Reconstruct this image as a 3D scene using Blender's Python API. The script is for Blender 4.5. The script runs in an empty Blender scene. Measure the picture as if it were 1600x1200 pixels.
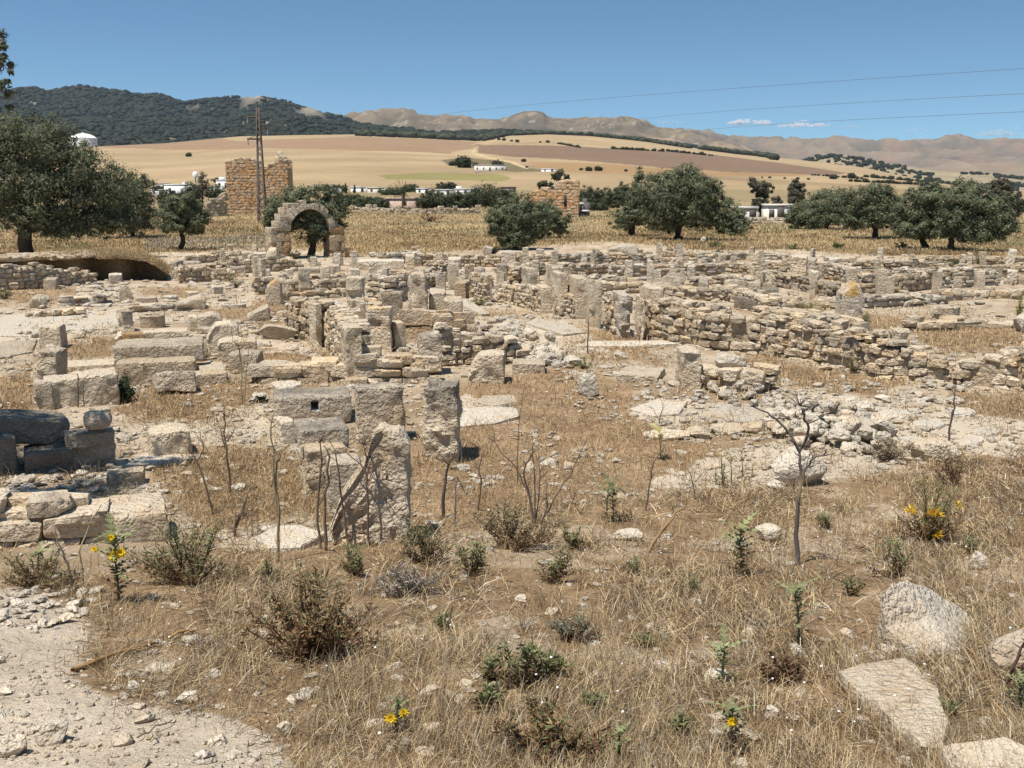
import bpy, bmesh, math, random
import numpy as np
from mathutils import Vector, Matrix

# ------------------------------------------------------------------ camera, sky, sun, exposure
S = bpy.context.scene
COL = S.collection
PITCH = math.radians(10.6)
F = 1600.0                       # focal length in photo pixels (1600 px wide)
CZ = 5.0                         # eye height over the datum
cam_d = bpy.data.cameras.new("camera")
cam_d.sensor_width = 36.0
cam_d.lens = 36.0
cam_d.clip_start = 0.05
cam_d.clip_end = 60000.0
cam = bpy.data.objects.new("camera", cam_d)
COL.objects.link(cam)
cam.location = (0, 0, CZ)
cam.rotation_euler = (math.pi / 2 - PITCH, 0, 0)
S.camera = cam

SUN_EL, SUN_AZ = math.radians(69), math.radians(226)      # azimuth counted from +X anticlockwise: from the left, a little behind the eye
sd = Vector((math.cos(SUN_EL) * math.cos(SUN_AZ), math.cos(SUN_EL) * math.sin(SUN_AZ), math.sin(SUN_EL)))
sun_d = bpy.data.lights.new("sun", "SUN")
sun_d.energy = 5.0
sun_d.angle = math.radians(0.5)
sun_d.color = (1.0, 0.945, 0.865)
sun = bpy.data.objects.new("sun", sun_d)
COL.objects.link(sun)
sun.rotation_euler = (-sd).to_track_quat('-Z', 'Y').to_euler()
sun.location = (-40, -20, 60)

W = bpy.data.worlds.new("World")
S.world = W
W.use_nodes = True
wn, wl = W.node_tree.nodes, W.node_tree.links
wn.clear()
wo = wn.new("ShaderNodeOutputWorld")
bg = wn.new("ShaderNodeBackground")
sky = wn.new("ShaderNodeTexSky")
sky.sky_type = 'NISHITA'
sky.sun_disc = False
sky.sun_elevation = SUN_EL
sky.sun_rotation = math.atan2(sd.x, sd.y)
sky.altitude = 300
sky.air_density = 1.0
sky.dust_density = 0.15
sky.ozone_density = 1.0
tc = wn.new("ShaderNodeTexCoord")
mp = wn.new("ShaderNodeMapping")
mp.inputs['Location'].default_value = (0, 0, 0.04)
mp.inputs['Scale'].default_value = (1, 1, 1.75)
wl.new(tc.outputs['Generated'], mp.inputs['Vector'])
wl.new(mp.outputs['Vector'], sky.inputs['Vector'])
tnt = wn.new("ShaderNodeMix"); tnt.data_type = 'RGBA'; tnt.blend_type = 'MULTIPLY'; tnt.inputs[0].default_value = 1.0
tnt.inputs[7].default_value = (0.69, 1.0, 1.09, 1)
wl.new(sky.outputs[0], tnt.inputs[6]); wl.new(tnt.outputs[2], bg.inputs['Color'])
bg.inputs['Strength'].default_value = 0.082
wl.new(bg.outputs[0], wo.inputs['Surface'])
S.view_settings.view_transform = 'Standard'
S.view_settings.look = 'None'
S.view_settings.exposure = 0.42
S.view_settings.gamma = 1.0
S.cycles.max_bounces = 6
S.cycles.diffuse_bounces = 3
S.cycles.transparent_max_bounces = 6
S.cycles.volume_bounces = 4
S.cycles.use_denoising = True

RNG = np.random.default_rng(7)
random.seed(7)

# ------------------------------------------------------------------ noise
def _h(ix, iy, iz, seed):
    n = (ix.astype(np.uint32) * np.uint32(374761393) + iy.astype(np.uint32) * np.uint32(668265263)
         + iz.astype(np.uint32) * np.uint32(2147483647) + np.uint32(seed * 1274126177 & 0xffffffff))
    n = (n ^ (n >> np.uint32(13))) * np.uint32(1274126177)
    n = (n ^ (n >> np.uint32(16))) * np.uint32(2246822519)
    n = n ^ (n >> np.uint32(15))
    return (n & np.uint32(0xffffff)).astype(np.float64) / 16777215.0

def vnoise(p, seed=0):
    p = np.asarray(p, dtype=np.float64)
    i = np.floor(p).astype(np.int64)
    f = p - i
    f = f * f * f * (f * (f * 6 - 15) + 10)
    r = 0
    for dx in (0, 1):
        wx = f[:, 0] if dx else 1 - f[:, 0]
        for dy in (0, 1):
            wy = f[:, 1] if dy else 1 - f[:, 1]
            for dz in (0, 1):
                wz = f[:, 2] if dz else 1 - f[:, 2]
                r = r + wx * wy * wz * _h(i[:, 0] + dx, i[:, 1] + dy, i[:, 2] + dz, seed)
    return r * 2 - 1

def fbm(p, oct=4, seed=0, gain=0.5):
    p = np.asarray(p, dtype=np.float64)
    a, s, t = 1.0, 0.0, 0.0
    for o in range(oct):
        s = s + a * vnoise(p * (2.03 ** o) + 17.3 * o, seed + o)
        t += a
        a *= gain
    return s / t

def fbm2(x, y, scale, oct=4, seed=0):
    p = np.stack([x * scale, y * scale, np.full_like(x, 0.37 + seed)], 1)
    return fbm(p, oct, seed)

# ------------------------------------------------------------------ the lie of the land
CP, SP = math.cos(PITCH), math.sin(PITCH)
def slope_of(py):
    t = (600.0 - np.asarray(py, dtype=float)) / F
    return (t * CP - SP) / (CP + t * SP)
def py_of(s):
    return 600.0 - F * (SP + s * CP) / (CP - s * SP)

_TAB = [(1300, 2.9), (1200, 3.7), (1050, 4.9), (960, 6.4), (880, 8.5), (830, 9.9), (770, 11.7), (715, 13.6), (665, 15.5), (620, 17.7),
        (560, 22.2), (520, 27), (480, 35), (450, 44), (430, 53), (405, 68), (385, 84), (370, 100), (350, 124), (335, 150), (322, 230), (316, 300)]
_ty = np.array([-30, -8, 0] + [b for a, b in _TAB], float)
_tz = np.array([-1.3, -1.6, -1.75] + [float(slope_of(a)) * b for a, b in _TAB])
def _hermite(x, xp, yp):
    d = np.diff(yp) / np.diff(xp)
    m = np.concatenate([[d[0]], 0.5 * (d[1:] + d[:-1]), [d[-1]]])
    k = np.clip(np.searchsorted(xp, x) - 1, 0, len(xp) - 2)
    h = xp[k + 1] - xp[k]
    t = np.clip((x - xp[k]) / h, 0, 1)
    return ((2 * t**3 - 3 * t**2 + 1) * yp[k] + (t**3 - 2 * t**2 + t) * h * m[k]
            + (-2 * t**3 + 3 * t**2) * yp[k + 1] + (t**3 - t**2) * h * m[k + 1])
_lx = lambda Y: np.where(Y < 4, Y, 4 + 4 * np.log(np.maximum(Y, 4) / 4.0))
_tlx = _lx(_ty)
def zprof(Y):
    return _hermite(_lx(np.asarray(Y, float)), _tlx, _tz)
_YY = np.exp(np.linspace(math.log(2.5), math.log(300), 3000))
_PY = py_of(zprof(_YY) / _YY)
_PY = np.minimum.accumulate(_PY)
def Yrow(py):
    return np.interp(-np.asarray(py, float), -_PY, _YY)

RIDGE = np.array([(-400, 232), (0, 231), (150, 229), (260, 224), (380, 213), (470, 211), (560, 210), (640, 213), (700, 216), (745, 219), (780, 211), (850, 208), (920, 211), (1000, 219),
                  (1080, 231), (1150, 240), (1240, 249), (1300, 256), (1350, 262), (1400, 273), (1480, 288), (1560, 298), (1700, 302), (2100, 304)], float)
def ridge(px):
    return np.interp(px, RIDGE[:, 0], RIDGE[:, 1])
YF0, YF1 = 300.0, 2400.0
def field_y(px, Y):
    g = (1 - YF0 / Y) / (1 - YF0 / YF1)
    return 316.0 + (ridge(px) - 316.0) * g

PIT = None
def ground_z(x, y, detail=True):
    """height of the ground (absolute) over any (x, y)"""
    x = np.atleast_1d(np.asarray(x, float)); y = np.atleast_1d(np.asarray(y, float))
    z = zprof(np.minimum(y, 300))
    far = y > 300
    if far.any():
        px = 800 + F * x / (np.maximum(y, 1) * CP)
        yy = np.clip(y, 300, YF1)
        zf = yy * slope_of(field_y(px, yy))
        zb = np.where(y > YF1, zf - (y - YF1) * 0.035, zf)
        z = np.where(far, zb, z)
    if detail:
        near = np.clip((y - 2) / 10, 0.25, 1) * np.clip((170 - y) / 60, 0, 1)
        z = z + near * (0.085 * fbm2(x, y, 0.5, 3, 3) + 0.03 * fbm2(x, y, 2.3, 3, 4))
        z = z + np.clip((y - 60) / 60, 0, 1) * np.clip((900 - y) / 600, 0, 1) * 0.25 * fbm2(x, y, 0.07, 3, 5)
    if PIT is not None:
        d = np.sqrt(((x - PIT[0]) / PIT[2])**2 + ((y - PIT[1]) / PIT[3])**2)
        z = z - PIT[4] * np.clip((1.1 - d) / 0.3, 0, 1)
    return z + CZ

def P(px, py, g=True):
    """the point of the near ground seen at photo pixel (px, py)"""
    Y = float(Yrow(py)); z = Y * float(slope_of(py))
    x = (px - 800) / F * (Y * CP - z * SP)
    return Vector((x, Y, float(ground_z(x, Y)[0]) if g else z + CZ))
def Pa(px, py):
    px = np.asarray(px, float); py = np.asarray(py, float)
    Y = Yrow(py); z = Y * slope_of(py)
    x = (px - 800) / F * (Y * CP - z * SP)
    return x, Y, ground_z(x, Y)
def at(px, py, Y):
    """the point at forward distance Y on the sight line of photo pixel (px, py)"""
    z = Y * float(slope_of(py))
    return Vector(((px - 800) / F * (Y * CP - z * SP), Y, z + CZ))
def Pfar(px, py):
    """the point of the far fields seen at (px, py)"""
    r = float(ridge(px))
    g = min(max((316.0 - py) / (316.0 - r), 0.0), 0.985)
    Y = YF0 / (1 - g * (1 - YF0 / YF1))
    p = at(px, py, Y)
    p.z = float(ground_z(p.x, p.y)[0])
    return p
def toimg(x, y, z):
    z = z - CZ
    d = np.maximum(y * CP - z * SP, 0.01)
    return 800 + F * x / d, 600 - F * (y * SP + z * CP) / d
def ppm(Y):                       # photo pixels per metre at forward distance Y
    return F / (Y * CP + 3.5 * SP)

# ------------------------------------------------------------------ mesh helpers
def mk(name, V, Fc, mat=None, parent=None, col=None, smooth=False, sharp=None, loc=None):
    V = np.asarray(V, dtype=np.float32)
    me = bpy.data.meshes.new(name)
    if isinstance(Fc, np.ndarray):
        k = Fc.shape[1]; n = len(Fc)
        me.vertices.add(len(V)); me.vertices.foreach_set("co", V.ravel())
        me.loops.add(n * k); me.loops.foreach_set("vertex_index", Fc.astype(np.int32).ravel())
        me.polygons.add(n)
        me.polygons.foreach_set("loop_start", np.arange(0, n * k, k, dtype=np.int32))
        me.update(calc_edges=True)
    else:
        me.from_pydata(V.tolist(), [], Fc)
        me.update()
    if col is not None:
        c = np.ones((len(V), 4), dtype=np.float32)
        col = np.asarray(col, dtype=np.float32)
        if col.ndim == 1: col = np.tile(col, (len(V), 1))
        c[:, :col.shape[1]] = col
        a = me.color_attributes.new("Col", 'FLOAT_COLOR', 'POINT')
        a.data.foreach_set("color", c.ravel())
    if smooth:
        me.polygons.foreach_set("use_smooth", np.ones(len(me.polygons), dtype=bool))
        if sharp: me.set_sharp_from_angle(angle=math.radians(sharp))
    if mat: me.materials.append(mat)
    o = bpy.data.objects.new(name, me)
    COL.objects.link(o)
    if parent: o.parent = parent
    if loc is not None: o.location = loc
    return o

def tag(o, label=None, cat=None, group=None, kind=None):
    if label: o["label"] = label
    if cat: o["category"] = cat
    if group: o["group"] = group
    if kind: o["kind"] = kind
    return o
def empty(name, loc, label=None, cat=None, group=None, rz=0):
    o = bpy.data.objects.new(name, None)
    COL.objects.link(o)
    o.location = loc; o.rotation_euler = (0, 0, rz)
    return tag(o, label, cat, group)
def dup(o, loc=None, rz=None, scale=None, label=None, parent=None):
    c = o.copy(); COL.objects.link(c)
    if parent: c.parent = parent
    for ch in o.children: dup(ch, parent=c)
    if loc is not None: c.location = loc
    if rz is not None: c.rotation_euler = (c.rotation_euler[0], c.rotation_euler[1], rz)
    if scale is not None: c.scale = scale if not isinstance(scale, (int, float)) else (scale,) * 3
    if label: c["label"] = label
    return c

class Acc:                        # gathers pieces of one mesh
    def __init__(s): s.v, s.f, s.c, s.n = [], {}, [], 0
    def add(s, V, Fc, col=(1, 1, 1, 1)):
        V = np.asarray(V, float); Fc = np.asarray(Fc)
        s.v.append(V)
        s.f.setdefault(Fc.shape[1], []).append(Fc + s.n)
        c = np.asarray(col, float)
        if c.ndim == 1: c = np.tile(c, (len(V), 1))
        s.c.append(c); s.n += len(V)
    def build(s, name, mat, parent=None, smooth=False, sharp=None, loc=None):
        V = np.concatenate(s.v); C = np.concatenate(s.c)
        if loc is not None: V = V - np.array(loc)
        if len(s.f) == 1:
            Fc = np.concatenate(list(s.f.values())[0])
        else:
            Fc = [tuple(r) for k in s.f for a in s.f[k] for r in a.tolist()]
        return mk(name, V, Fc, mat, parent, C, smooth, sharp, loc)

_CT = {}
def cube_t(a, b, c):
    """surface grid of the unit box, a x b x c cells; coordinates in [-1, 1]"""
    if (a, b, c) in _CT: return _CT[(a, b, c)]
    idx, V, Q = {}, [], []
    n = (a, b, c)
    def vid(k):
        if k not in idx:
            idx[k] = len(V); V.append([2 * k[i] / n[i] - 1 for i in range(3)])
        return idx[k]
    for ax in range(3):
        u, w = (ax + 1) % 3, (ax + 2) % 3
        for sgn in (0, 1):
            for i in range(n[u]):
                for j in range(n[w]):
                    q = []
                    for di, dj in ((0, 0), (1, 0), (1, 1), (0, 1)):
                        k = [0, 0, 0]; k[ax] = sgn * n[ax]; k[u] = i + di; k[w] = j + dj
                        q.append(vid(tuple(k)))
                    Q.append(q if sgn else q[::-1])
    _CT[(a, b, c)] = (np.array(V, float), np.array(Q))
    return _CT[(a, b, c)]

def boxy(w, t, h, seed, cell=0.08, amp=0.015, rnd=0.03, chips=5, chip=0.12, top=None, nmax=24, jit=0.0):
    """weathered block, base centred on the origin; top(x in [-1,1]) scales the height"""
    r = np.random.default_rng(seed)
    n = [int(np.clip(round(d / cell), 2, nmax)) for d in (w, t, h)]
    V, Q = cube_t(*n)
    half = np.array([w, t, h]) / 2
    rr = min(rnd, 0.45 * min(w, t, h))
    V = V.copy()
    for ax in range(3):                                     # a ring of vertices close to every edge keeps the arrises crisp
        if n[ax] > 2:
            k = np.abs(V[:, ax]) < 0.999
            V[k, ax] *= (1 - rr / half[ax]) / (1 - 2.0 / n[ax])
    p = V * half
    inner = np.clip(p, -(half - rr), half - rr)
    d = p - inner
    L = np.linalg.norm(d, axis=1, keepdims=True)
    out = np.where(L > 1e-9, d / np.maximum(L, 1e-9), 0)
    p = inner + out * np.minimum(L, rr)
    m = min(w, t, h)
    for _ in range(chips):
        nn = r.choice([-1, 0, 1], 3).astype(float)
        if np.count_nonzero(nn) < 2: nn = r.choice([-1, 1], 3).astype(float)
        nn = nn / half * m * 0.5 + r.normal(0, 0.18, 3)
        nn /= np.linalg.norm(nn)
        dmax = (p @ nn).max()
        cut = dmax - min(chip, .17) * m * (0.15 + 1.3 * r.beta(1, 3))
        e = np.maximum(p @ nn - cut, 0)
        p = p - e[:, None] * nn
    off = r.uniform(0, 500, 3)
    nrm = V ** 5; nrm /= np.linalg.norm(nrm, axis=1, keepdims=True)
    p = p + nrm * (amp * (fbm(p * (1.2 / max(m, 0.15)) + off, 3) * 0.6 + 1.0 * fbm(p * 7.5 + off, 3) + 0.5 * np.minimum(0, fbm(p * 3.1 - off, 2) + .15) * 4))[:, None]
    if top is not None:
        zz = (p[:, 2] + h / 2)
        p[:, 2] = zz * top(np.clip(p[:, 0] / (w / 2), -1, 1)) - h / 2
    p[:, 2] += h / 2
    return p, Q

# ------------------------------------------------------------------ materials
def mat_new(name):
    m = bpy.data.materials.new(name); m.use_nodes = True
    n = m.node_tree.nodes; n.clear()
    return m, n, m.node_tree.links
def nd(n, t, **kw):
    x = n.new(t)
    for k, v in kw.items():
        if k in x.inputs: x.inputs[k].default_value = v
        else: setattr(x, k, v)
    return x
def mathn(n, l, op, a, b=None, clamp=False):
    x = n.new("ShaderNodeMath"); x.operation = op; x.use_clamp = clamp
    for i, v in enumerate((a, b)):
        if v is None: continue
        if isinstance(v, (int, float)): x.inputs[i].default_value = v
        else: l.new(v, x.inputs[i])
    return x.outputs[0]
def noise(n, l, vec, scale, detail=4, rough=0.55):
    x = nd(n, "ShaderNodeTexNoise"); x.inputs['Scale'].default_value = scale
    x.inputs['Detail'].default_value = detail; x.inputs['Roughness'].default_value = rough
    l.new(vec, x.inputs['Vector'])
    return x.outputs['Fac']
def maprange(n, l, v, a, b, c=0.0, d=1.0):
    x = nd(n, "ShaderNodeMapRange"); x.clamp = True
    l.new(v, x.inputs[0])
    for i, k in enumerate((a, b, c, d)): x.inputs[i + 1].default_value = k
    return x.outputs[0]
def mixc(n, l, fac, a, b, mode='MIX'):
    x = n.new("ShaderNodeMix"); x.data_type = 'RGBA'; x.blend_type = mode
    for s, v in ((x.inputs[0], fac), (x.inputs[6], a), (x.inputs[7], b)):
        if isinstance(v, (int, float)): s.default_value = v
        elif isinstance(v, tuple): s.default_value = (*v, 1) if len(v) == 3 else v
        else: l.new(v, s)
    return x.outputs[2]
def finish(n, l, color, rough=0.9, bump=None, bs=0.5, bd=0.02, spec=0.2):
    o = n.new("ShaderNodeOutputMaterial"); b = n.new("ShaderNodeBsdfPrincipled")
    if isinstance(color, tuple): b.inputs['Base Color'].default_value = (*color, 1)
    else: l.new(color, b.inputs['Base Color'])
    b.inputs['Roughness'].default_value = rough
    b.inputs['Specular IOR Level'].default_value = spec
    if bump is not None:
        k = n.new("ShaderNodeBump"); k.inputs['Strength'].default_value = bs; k.inputs['Distance'].default_value = bd
        l.new(bump, k.inputs['Height']); l.new(k.outputs[0], b.inputs['Normal'])
    l.new(b.outputs[0], o.inputs['Surface'])
    return b

def stone_mat(name, fine=1.0, pits=0.22, lichen=(0.125, 0.112, 0.094)):
    """limestone: colour from the mesh (rgb tint, alpha = how much grey lichen), pitted and stained"""
    m, n, l = mat_new(name)
    a = nd(n, "ShaderNodeVertexColor"); a.layer_name = "Col"
    g = n.new("ShaderNodeNewGeometry"); oi = n.new("ShaderNodeObjectInfo")
    pos = g.outputs['Position']
    n1 = noise(n, l, pos, 1.7 * fine, 6, 0.6)
    n2 = noise(n, l, pos, 9.0 * fine, 5, 0.65)
    n3 = noise(n, l, pos, 38.0 * fine, 4, 0.6)
    c = mixc(n, l, 1.0, a.outputs['Color'], mixc(n, l, n2, (0.66, 0.64, 0.62), (1.22, 1.2, 1.17)), 'MULTIPLY')
    c = mixc(n, l, maprange(n, l, n1, 0.5, 0.68, 0, 0.55), c, mixc(n, l, 1.0, c, (1.02, 0.82, 0.6), 'MULTIPLY'))
    # grey lichen
    v = mathn(n, l, 'ADD', mathn(n, l, 'MULTIPLY', maprange(n, l, n1, 0.3, 0.7), 0.46), mathn(n, l, 'MULTIPLY', maprange(n, l, n2, 0.32, 0.68), 0.36))
    lv = mathn(n, l, 'ADD', v, mathn(n, l, 'MULTIPLY', a.outputs['Alpha'], 0.55))
    lf = maprange(n, l, lv, 0.60, 1.0, 0, 0.88)
    c = mixc(n, l, lf, c, mixc(n, l, n3, tuple(x * 0.75 for x in lichen), tuple(x * 1.9 for x in lichen)))
    c = mixc(n, l, maprange(n, l, n3, 0.62, 0.72, 0, 0.28), c, (0.13, 0.11, 0.085))
    rnd = maprange(n, l, oi.outputs['Random'], 0, 1, 0.86, 1.1)
    cc = n.new("ShaderNodeCombineColor")
    for i in range(3): l.new(rnd, cc.inputs[i])
    c = mixc(n, l, 1.0, c, cc.outputs[0], 'MULTIPLY')
    vecn = nd(n, 'ShaderNodeTexNoise'); vecn.inputs['Scale'].default_value = 5 * fine; l.new(pos, vecn.inputs['Vector'])
    vo = nd(n, "ShaderNodeTexVoronoi"); vo.inputs['Scale'].default_value = 26 * fine; l.new(mixc(n, l, 0.12, pos, vecn.outputs[1]), vo.inputs['Vector'])
    h = mathn(n, l, 'ADD', mathn(n, l, 'MULTIPLY', n2, 1.0), mathn(n, l, 'MULTIPLY', n3, 0.55))
    h = mathn(n, l, 'ADD', h, mathn(n, l, 'MULTIPLY', maprange(n, l, noise(n, l, pos, 15.0 * fine, 2, 0.5), 0.3, 0.62), 0.55))
    h = mathn(n, l, 'ADD', h, mathn(n, l, 'MULTIPLY', maprange(n, l, vo.outputs['Distance'], 0, 0.55), pits))
    finish(n, l, c, 0.92, h, 1.0, 0.06 / fine, 0.12)
    return m

def col_mat(name, rough=0.9, var=0.25, scale=3.0, translucent=0.0, bump=0.0, spec=0.1):
    """colour from the mesh, broken up a little"""
    m, n, l = mat_new(name)
    a = nd(n, "ShaderNodeVertexColor"); a.layer_name = "Col"
    g = n.new("ShaderNodeNewGeometry")
    n1 = noise(n, l, g.outputs['Position'], scale, 4)
    c = mixc(n, l, 1.0, a.outputs['Color'], mixc(n, l, n1, (1 - var,) * 3, (1 + var,) * 3), 'MULTIPLY')
    b = finish(n, l, c, rough, n1 if bump else None, bump, 0.02, spec)
    if translucent:
        o = [x for x in n if x.type == 'OUTPUT_MATERIAL'][0]
        t = n.new("ShaderNodeBsdfTranslucent"); l.new(c, t.inputs['Color'])
        mx = n.new("ShaderNodeMixShader"); mx.inputs[0].default_value = translucent
        l.new(b.outputs[0], mx.inputs[1]); l.new(t.outputs[0], mx.inputs[2])
        l.new(mx.outputs[0], o.inputs['Surface'])
    return m

M_STONE = stone_mat("limestone")
M_STONE_FAR = stone_mat("limestone_far", 0.45, 0.3)
M_STONE_NEAR = stone_mat("limestone_near", 1.7, 0.08)
M_LEAF = col_mat("leaf", 0.6, 0.3, 0.8, 0.22)
M_BARK = col_mat("bark", 0.95, 0.4, 4.0, 0, 0.8)
M_STRAW = col_mat("straw", 0.85, 0.2, 5.0, 0.15)
M_PLANT = col_mat("thistle_leaf", 0.7, 0.25, 12.0, 0.2)
M_PAINT = col_mat("whitewash", 0.8, 0.12, 0.6)
M_METAL = col_mat("rusty_steel", 0.7, 0.3, 2.0, 0, 0, 0.4)
M_FIELD = col_mat("hill_ground", 0.95, 0.18, 0.012)

# stone tints (rgb, lichen); 'D' is dark stone, darkened further to deepen the trilith's shade
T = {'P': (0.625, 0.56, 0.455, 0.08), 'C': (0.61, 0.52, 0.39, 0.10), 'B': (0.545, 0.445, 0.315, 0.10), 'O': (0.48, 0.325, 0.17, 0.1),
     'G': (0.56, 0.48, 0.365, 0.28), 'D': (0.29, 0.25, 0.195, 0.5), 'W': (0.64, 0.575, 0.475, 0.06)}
def Yground(px, py):
    """forward distance of the ground seen at a pixel, near or far"""
    return float(Yrow(py)) if py > 316.5 else Pfar(px, min(py, 315.8)).y

# ------------------------------------------------------------------ ground sheet
def inpoly(px, py, poly):
    r = np.zeros(len(px), bool)
    poly = np.asarray(poly, float)
    bb = (px >= poly[:, 0].min()) & (px <= poly[:, 0].max()) & (py >= poly[:, 1].min()) & (py <= poly[:, 1].max())
    k = np.nonzero(bb)[0]
    if len(k) == 0: return r
    x, y = px[k], py[k]
    ins = np.zeros(len(k), bool)
    j = len(poly) - 1
    for i in range(len(poly)):
        xi, yi = poly[i]; xj, yj = poly[j]
        if yi != yj:
            c = ((yi > y) != (yj > y)) & (x < (xj - xi) * (y - yi) / (yj - yi) + xi)
            ins ^= c
        j = i
    r[k] = ins
    return r

GRASS_FG = [(-400, 905), (60, 900), (140, 905), (220, 880), (330, 862), (430, 868), (520, 850), (650, 842), (760, 812), (900, 792), (1010, 778), (1100, 768), (1215, 765), (1300, 752),
            (1400, 738), (1500, 712), (1700, 700), (2100, 700), (2300, 1300), (520, 1300), (455, 1195), (400, 1140), (320, 1105), (215, 1085), (130, 1060), (125, 1010), (160, 975), (110, 940), (40, 925), (-400, 930)]
PATH_FG = [(-900, 925), (60, 930), (130, 960), (150, 1000), (110, 1050), (200, 1095), (330, 1110), (420, 1150), (460, 1200), (500, 1320), (-900, 1320)]
BROWN = [
    [(690, 655), (700, 612), (760, 590), (900, 576), (985, 600), (985, 640), (1040, 690), (1130, 705), (1160, 712), (1060, 745), (900, 780), (760, 812), (640, 845), (600, 850), (645, 720)],
    [(270, 790), (240, 735), (290, 700), (440, 700), (520, 740), (520, 830), (440, 815), (330, 830)],
    [(185, 655), (200, 615), (330, 608), (400, 590), (395, 650), (360, 670), (310, 665), (235, 665)],
    [(100, 560), (105, 535), (185, 530), (190, 555), (140, 567)],
    [(1130, 580), (1190, 550), (1330, 585), (1440, 602), (1380, 615), (1230, 602), (1180, 612)],
    [(1480, 660), (1500, 610), (1700, 620), (1700, 655)], [(870, 545), (890, 515), (960, 520), (1010, 545), (1060, 575), (940, 560)],
    [(400, 570), (405, 548), (500, 545), (535, 565), (480, 572)], [(310, 480), (385, 478), (420, 465), (470, 480), (430, 520), (370, 500), (320, 495)],
    [(1330, 530), (1350, 490), (1440, 500), (1540, 500), (1700, 540), (1600, 560), (1480, 545), (1420, 530)],
    [(400, 480), (480, 470), (500, 485), (440, 490)], [(210, 455), (300, 448), (330, 470), (240, 465)], [(-50, 455), (120, 448), (130, 460), (70, 475), (-50, 470)],
    [(-50, 640), (60, 560), (50, 650), (-50, 660)], [(90, 545), (170, 525), (180, 500), (190, 545)],
]
PALE = [
    [(985, 640), (1040, 622), (1130, 640), (1260, 640), (1240, 680), (1120, 660), (1020, 672)],
    [(1020, 755), (1080, 718), (1150, 700), (1290, 660), (1360, 690), (1380, 730), (1250, 755), (1120, 770)],
    [(1290, 640), (1420, 625), (1530, 645), (1620, 660), (1640, 700), (1480, 718), (1360, 705)],
    [(-80, 525), (60, 490), (190, 492), (190, 522), (100, 528), (60, 535), (-80, 550)], [(640, 665), (690, 630), (800, 625), (820, 660), (720, 668)],
    [(820, 545), (850, 520), (920, 525), (950, 545), (1010, 545), (900, 552)], [(395, 548), (400, 530), (480, 540), (490, 550)],
    [(300, 860), (350, 830), (470, 800), (520, 840), (480, 860)], [(760, 520), (880, 500), (900, 530), (850, 560), (780, 570)],
    [(180, 735), (190, 710), (330, 705), (310, 720), (240, 725)], [(200, 700), (330, 660), (470, 640), (480, 665), (350, 680)],
]
def paint_near(px, py, x, y):
    n1 = fbm2(x, y, 0.55, 4, 11); n2 = fbm2(x, y, 2.6, 4, 12); n3 = fbm2(x, y, 0.16, 3, 13)
    wob = np.clip((py - 380) / 120, 0.12, 2.5)
    wx = px + 22 * wob * n1 + 9 * wob * n2; wy = py + 9 * wob * n2 + 8 * wob * fbm2(x, y, 0.8, 3, 14)
    t = np.clip(0.5 + 1.3 * n1 + 0.9 * n2 + np.clip((560 - py) / 200, -.1, .2), 0, 1)[:, None]
    c = (1 - t) * np.array([0.31, 0.225, 0.14]) + t * np.array([0.50, 0.425, 0.32])
    g = np.zeros(len(px))                                   # how grassy
    brown = np.array([0.31, 0.21, 0.12]) * (1 + 0.35 * n2)[:, None]
    for p in BROWN:
        k = inpoly(wx, wy, p); c[k] = brown[k] * 0.85 + c[k] * 0.15; g[k] = 0.5
    for p in PALE:
        k = inpoly(wx, wy, p); c[k] = np.array([0.55, 0.475, 0.37]) * (1 + 0.12 * n2[k])[:, None]; g[k] = 0
    k = inpoly(wx, wy, GRASS_FG)
    c[k] = (np.array([0.30, 0.208, 0.122]) * (1 + 0.4 * n2)[:, None])[k]; g[k] = 1
    k = k & (n1 + 0.6 * n2 > 0.2); c[k] = np.array([0.42, 0.335, 0.235])
    k = inpoly(wx, wy, PATH_FG); c[k] = (np.array([0.52, 0.45, 0.355]) * (1 + 0.16 * n2 + 0.1 * n1)[:, None])[k]; g[k] = 0
    # the golden field beyond the ruins
    lim = np.interp(px, [-400, 0, 100, 260, 340, 430, 560, 760, 960, 1100, 1240, 1420, 1700], [400, 402, 398, 394, 392, 388, 398, 390, 378, 392, 390, 402, 402])
    e = np.clip((lim - wy) / 3.0, 0, 1)[:, None]
    gold = np.array([0.38, 0.285, 0.155]); oliv = np.array([0.27, 0.225, 0.125]); red = np.array([0.31, 0.205, 0.115]); pale = np.array([0.44, 0.345, 0.20])
    m1 = np.clip(0.5 + 1.6 * n3 + 0.8 * n1, 0, 1)[:, None]
    f = gold * m1 + (1 - m1) * np.where(n3[:, None] > 0.0, red, oliv)
    f = f * (1 + .25 * fbm2(x, y, .11, 3, 19))[:, None]
    far = np.clip((345 - py) / 14, 0, 1)[:, None]
    f = f * (1 - far * 0.6) + far * 0.6 * oliv
    f = np.where((px[:, None] < 330) & (py[:, None] > 372), f * 0.55 + 0.45 * pale, f)
    c = c * (1 - e) + f * e
    g = np.where(e[:, 0] > 0.5, 0.8, g)
    return c, g

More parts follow.
